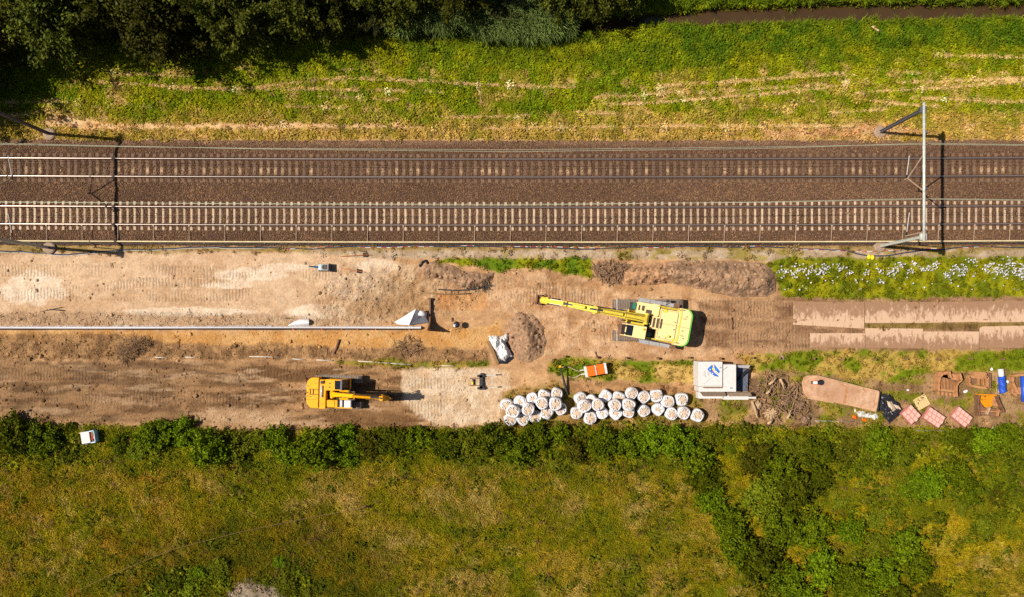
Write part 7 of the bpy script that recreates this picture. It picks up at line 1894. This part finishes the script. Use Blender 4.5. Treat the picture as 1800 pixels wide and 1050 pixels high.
for (yN, yS), off, w_, dens in ((yU, .05, .27, .12), (yL, .20, .215, .06)):
    yc = (yN+yS)/2; ph = np.abs(((X-SLX[0]-off+.299) % .598)-.299)
    ok &= ~((np.abs(Y-yc-bwv) < 1.2) & (ph < w_/2+.03) & (R0.rand(n) > dens))
    for yr in (yN, yS): ok &= np.abs(Y-yr-bwv) > .13
ok &= R0.rand(n) < np.where((py < 254) | (py > 424), .45, 1)
px, py, X, Y, h = px[ok], py[ok], X[ok], Y[ok], h[ok]; n = len(px)
pal = np.array([C(104,78,60), C(118,90,70), C(92,70,56), C(132,100,74), C(112,84,78), C(140,110,60), C(112,74,50), C(166,132,100)])
pk = pal[R0.choice(8, n, p=[.26,.24,.18,.12,.08,.04,.05,.03])]*R0.uniform(.8, 1.3, n)[:, None]
shx = np.zeros(n)
m = (sstep(266, 276, py)*(1-sstep(312, 322, py)))[:, None]*.35; pk = pk*(1-m)+np.array(C(86,62,46))*m
m = (1-sstep(244, 262, py))[:, None]*.6; pk = pk*(1-m)+np.array(C(150,118,92))*m
scatter('ballast_stones', np.stack([X, Y, h+.005], 1), R0.uniform(0, 6.28, (n, 3)), R0.uniform(.032, .068, n), pk, R0.randint(0, 4, n), [stone(i) for i in range(4)])
# clods, pebbles and crumbs on the bare earth
n = 26000; px = R0.uniform(-40, 1840, n); py = R0.uniform(440, 756, n); X = (px-900)*S; Y = (525-py)*S; k = near(X, Y)
ok = (R0.rand(n) < np.clip(TER.clod[k]**1.8, 0, 1)*(1-TER.grass[k])*(.25+1.2*sstep(.45, .65, fbm(px*.03, py*.04, 3, 205)))) & (TER.z[k] > -.3)
X, Y, k = X[ok], Y[ok], k[ok]; n = len(X)
scatter('earth_clods', np.stack([X, Y, GZ[k]], 1), R0.uniform(0, 6.28, (n, 3)), np.minimum(.24, .035+R0.exponential(.034, n)), TER.col[k]*R0.uniform(.62, 1.12, n)[:, None], R0.randint(0, 4, n), [stone(i+9) for i in range(4)])
q = np.array(MOUNDPTS); n = len(q)
scatter('mound_clods', q, R0.uniform(0, 6.28, (n, 3)), np.minimum(.3, .05+R0.exponential(.045, n)), np.array([C(140,106,78), C(176,138,104), C(196,158,122)])[R0.randint(0, 3, n)]*R0.uniform(.75, 1.1, n)[:, None], R0.randint(0, 4, n), [stone(i+9) for i in range(4)])
# twigs and straw on the spoil
n = 5200; px = R0.uniform(-40, 1840, n); py = R0.uniform(455, 750, n); X = (px-900)*S; Y = (525-py)*S; k = near(X, Y)
ok = R0.rand(n) < (TER.clod[k] > .7)*(1-TER.grass[k])*.9
X, Y, k = X[ok], Y[ok], k[ok]; n = len(X)
def twig(seed):
    r = random.Random(seed); mb = MB(); mb.tube([(-.3, 0, .02), (-.05, r.uniform(-.08, .08), .06), (.28, r.uniform(-.1, .1), .02)], [.016, .013, .007], 4); me = mb.mesh('twig'); me.materials.append(STONEM); return me
scatter('loose_twigs', np.stack([X, Y, GZ[k]+.02], 1), np.stack([np.zeros(n), np.zeros(n), R0.uniform(0, 6.28, n)], 1), R0.uniform(.35, 1.3, n), np.array([C(92,66,46), C(140,108,74), C(186,152,110)])[R0.randint(0, 3, n)], R0.randint(0, 3, n), [twig(i) for i in range(3)])
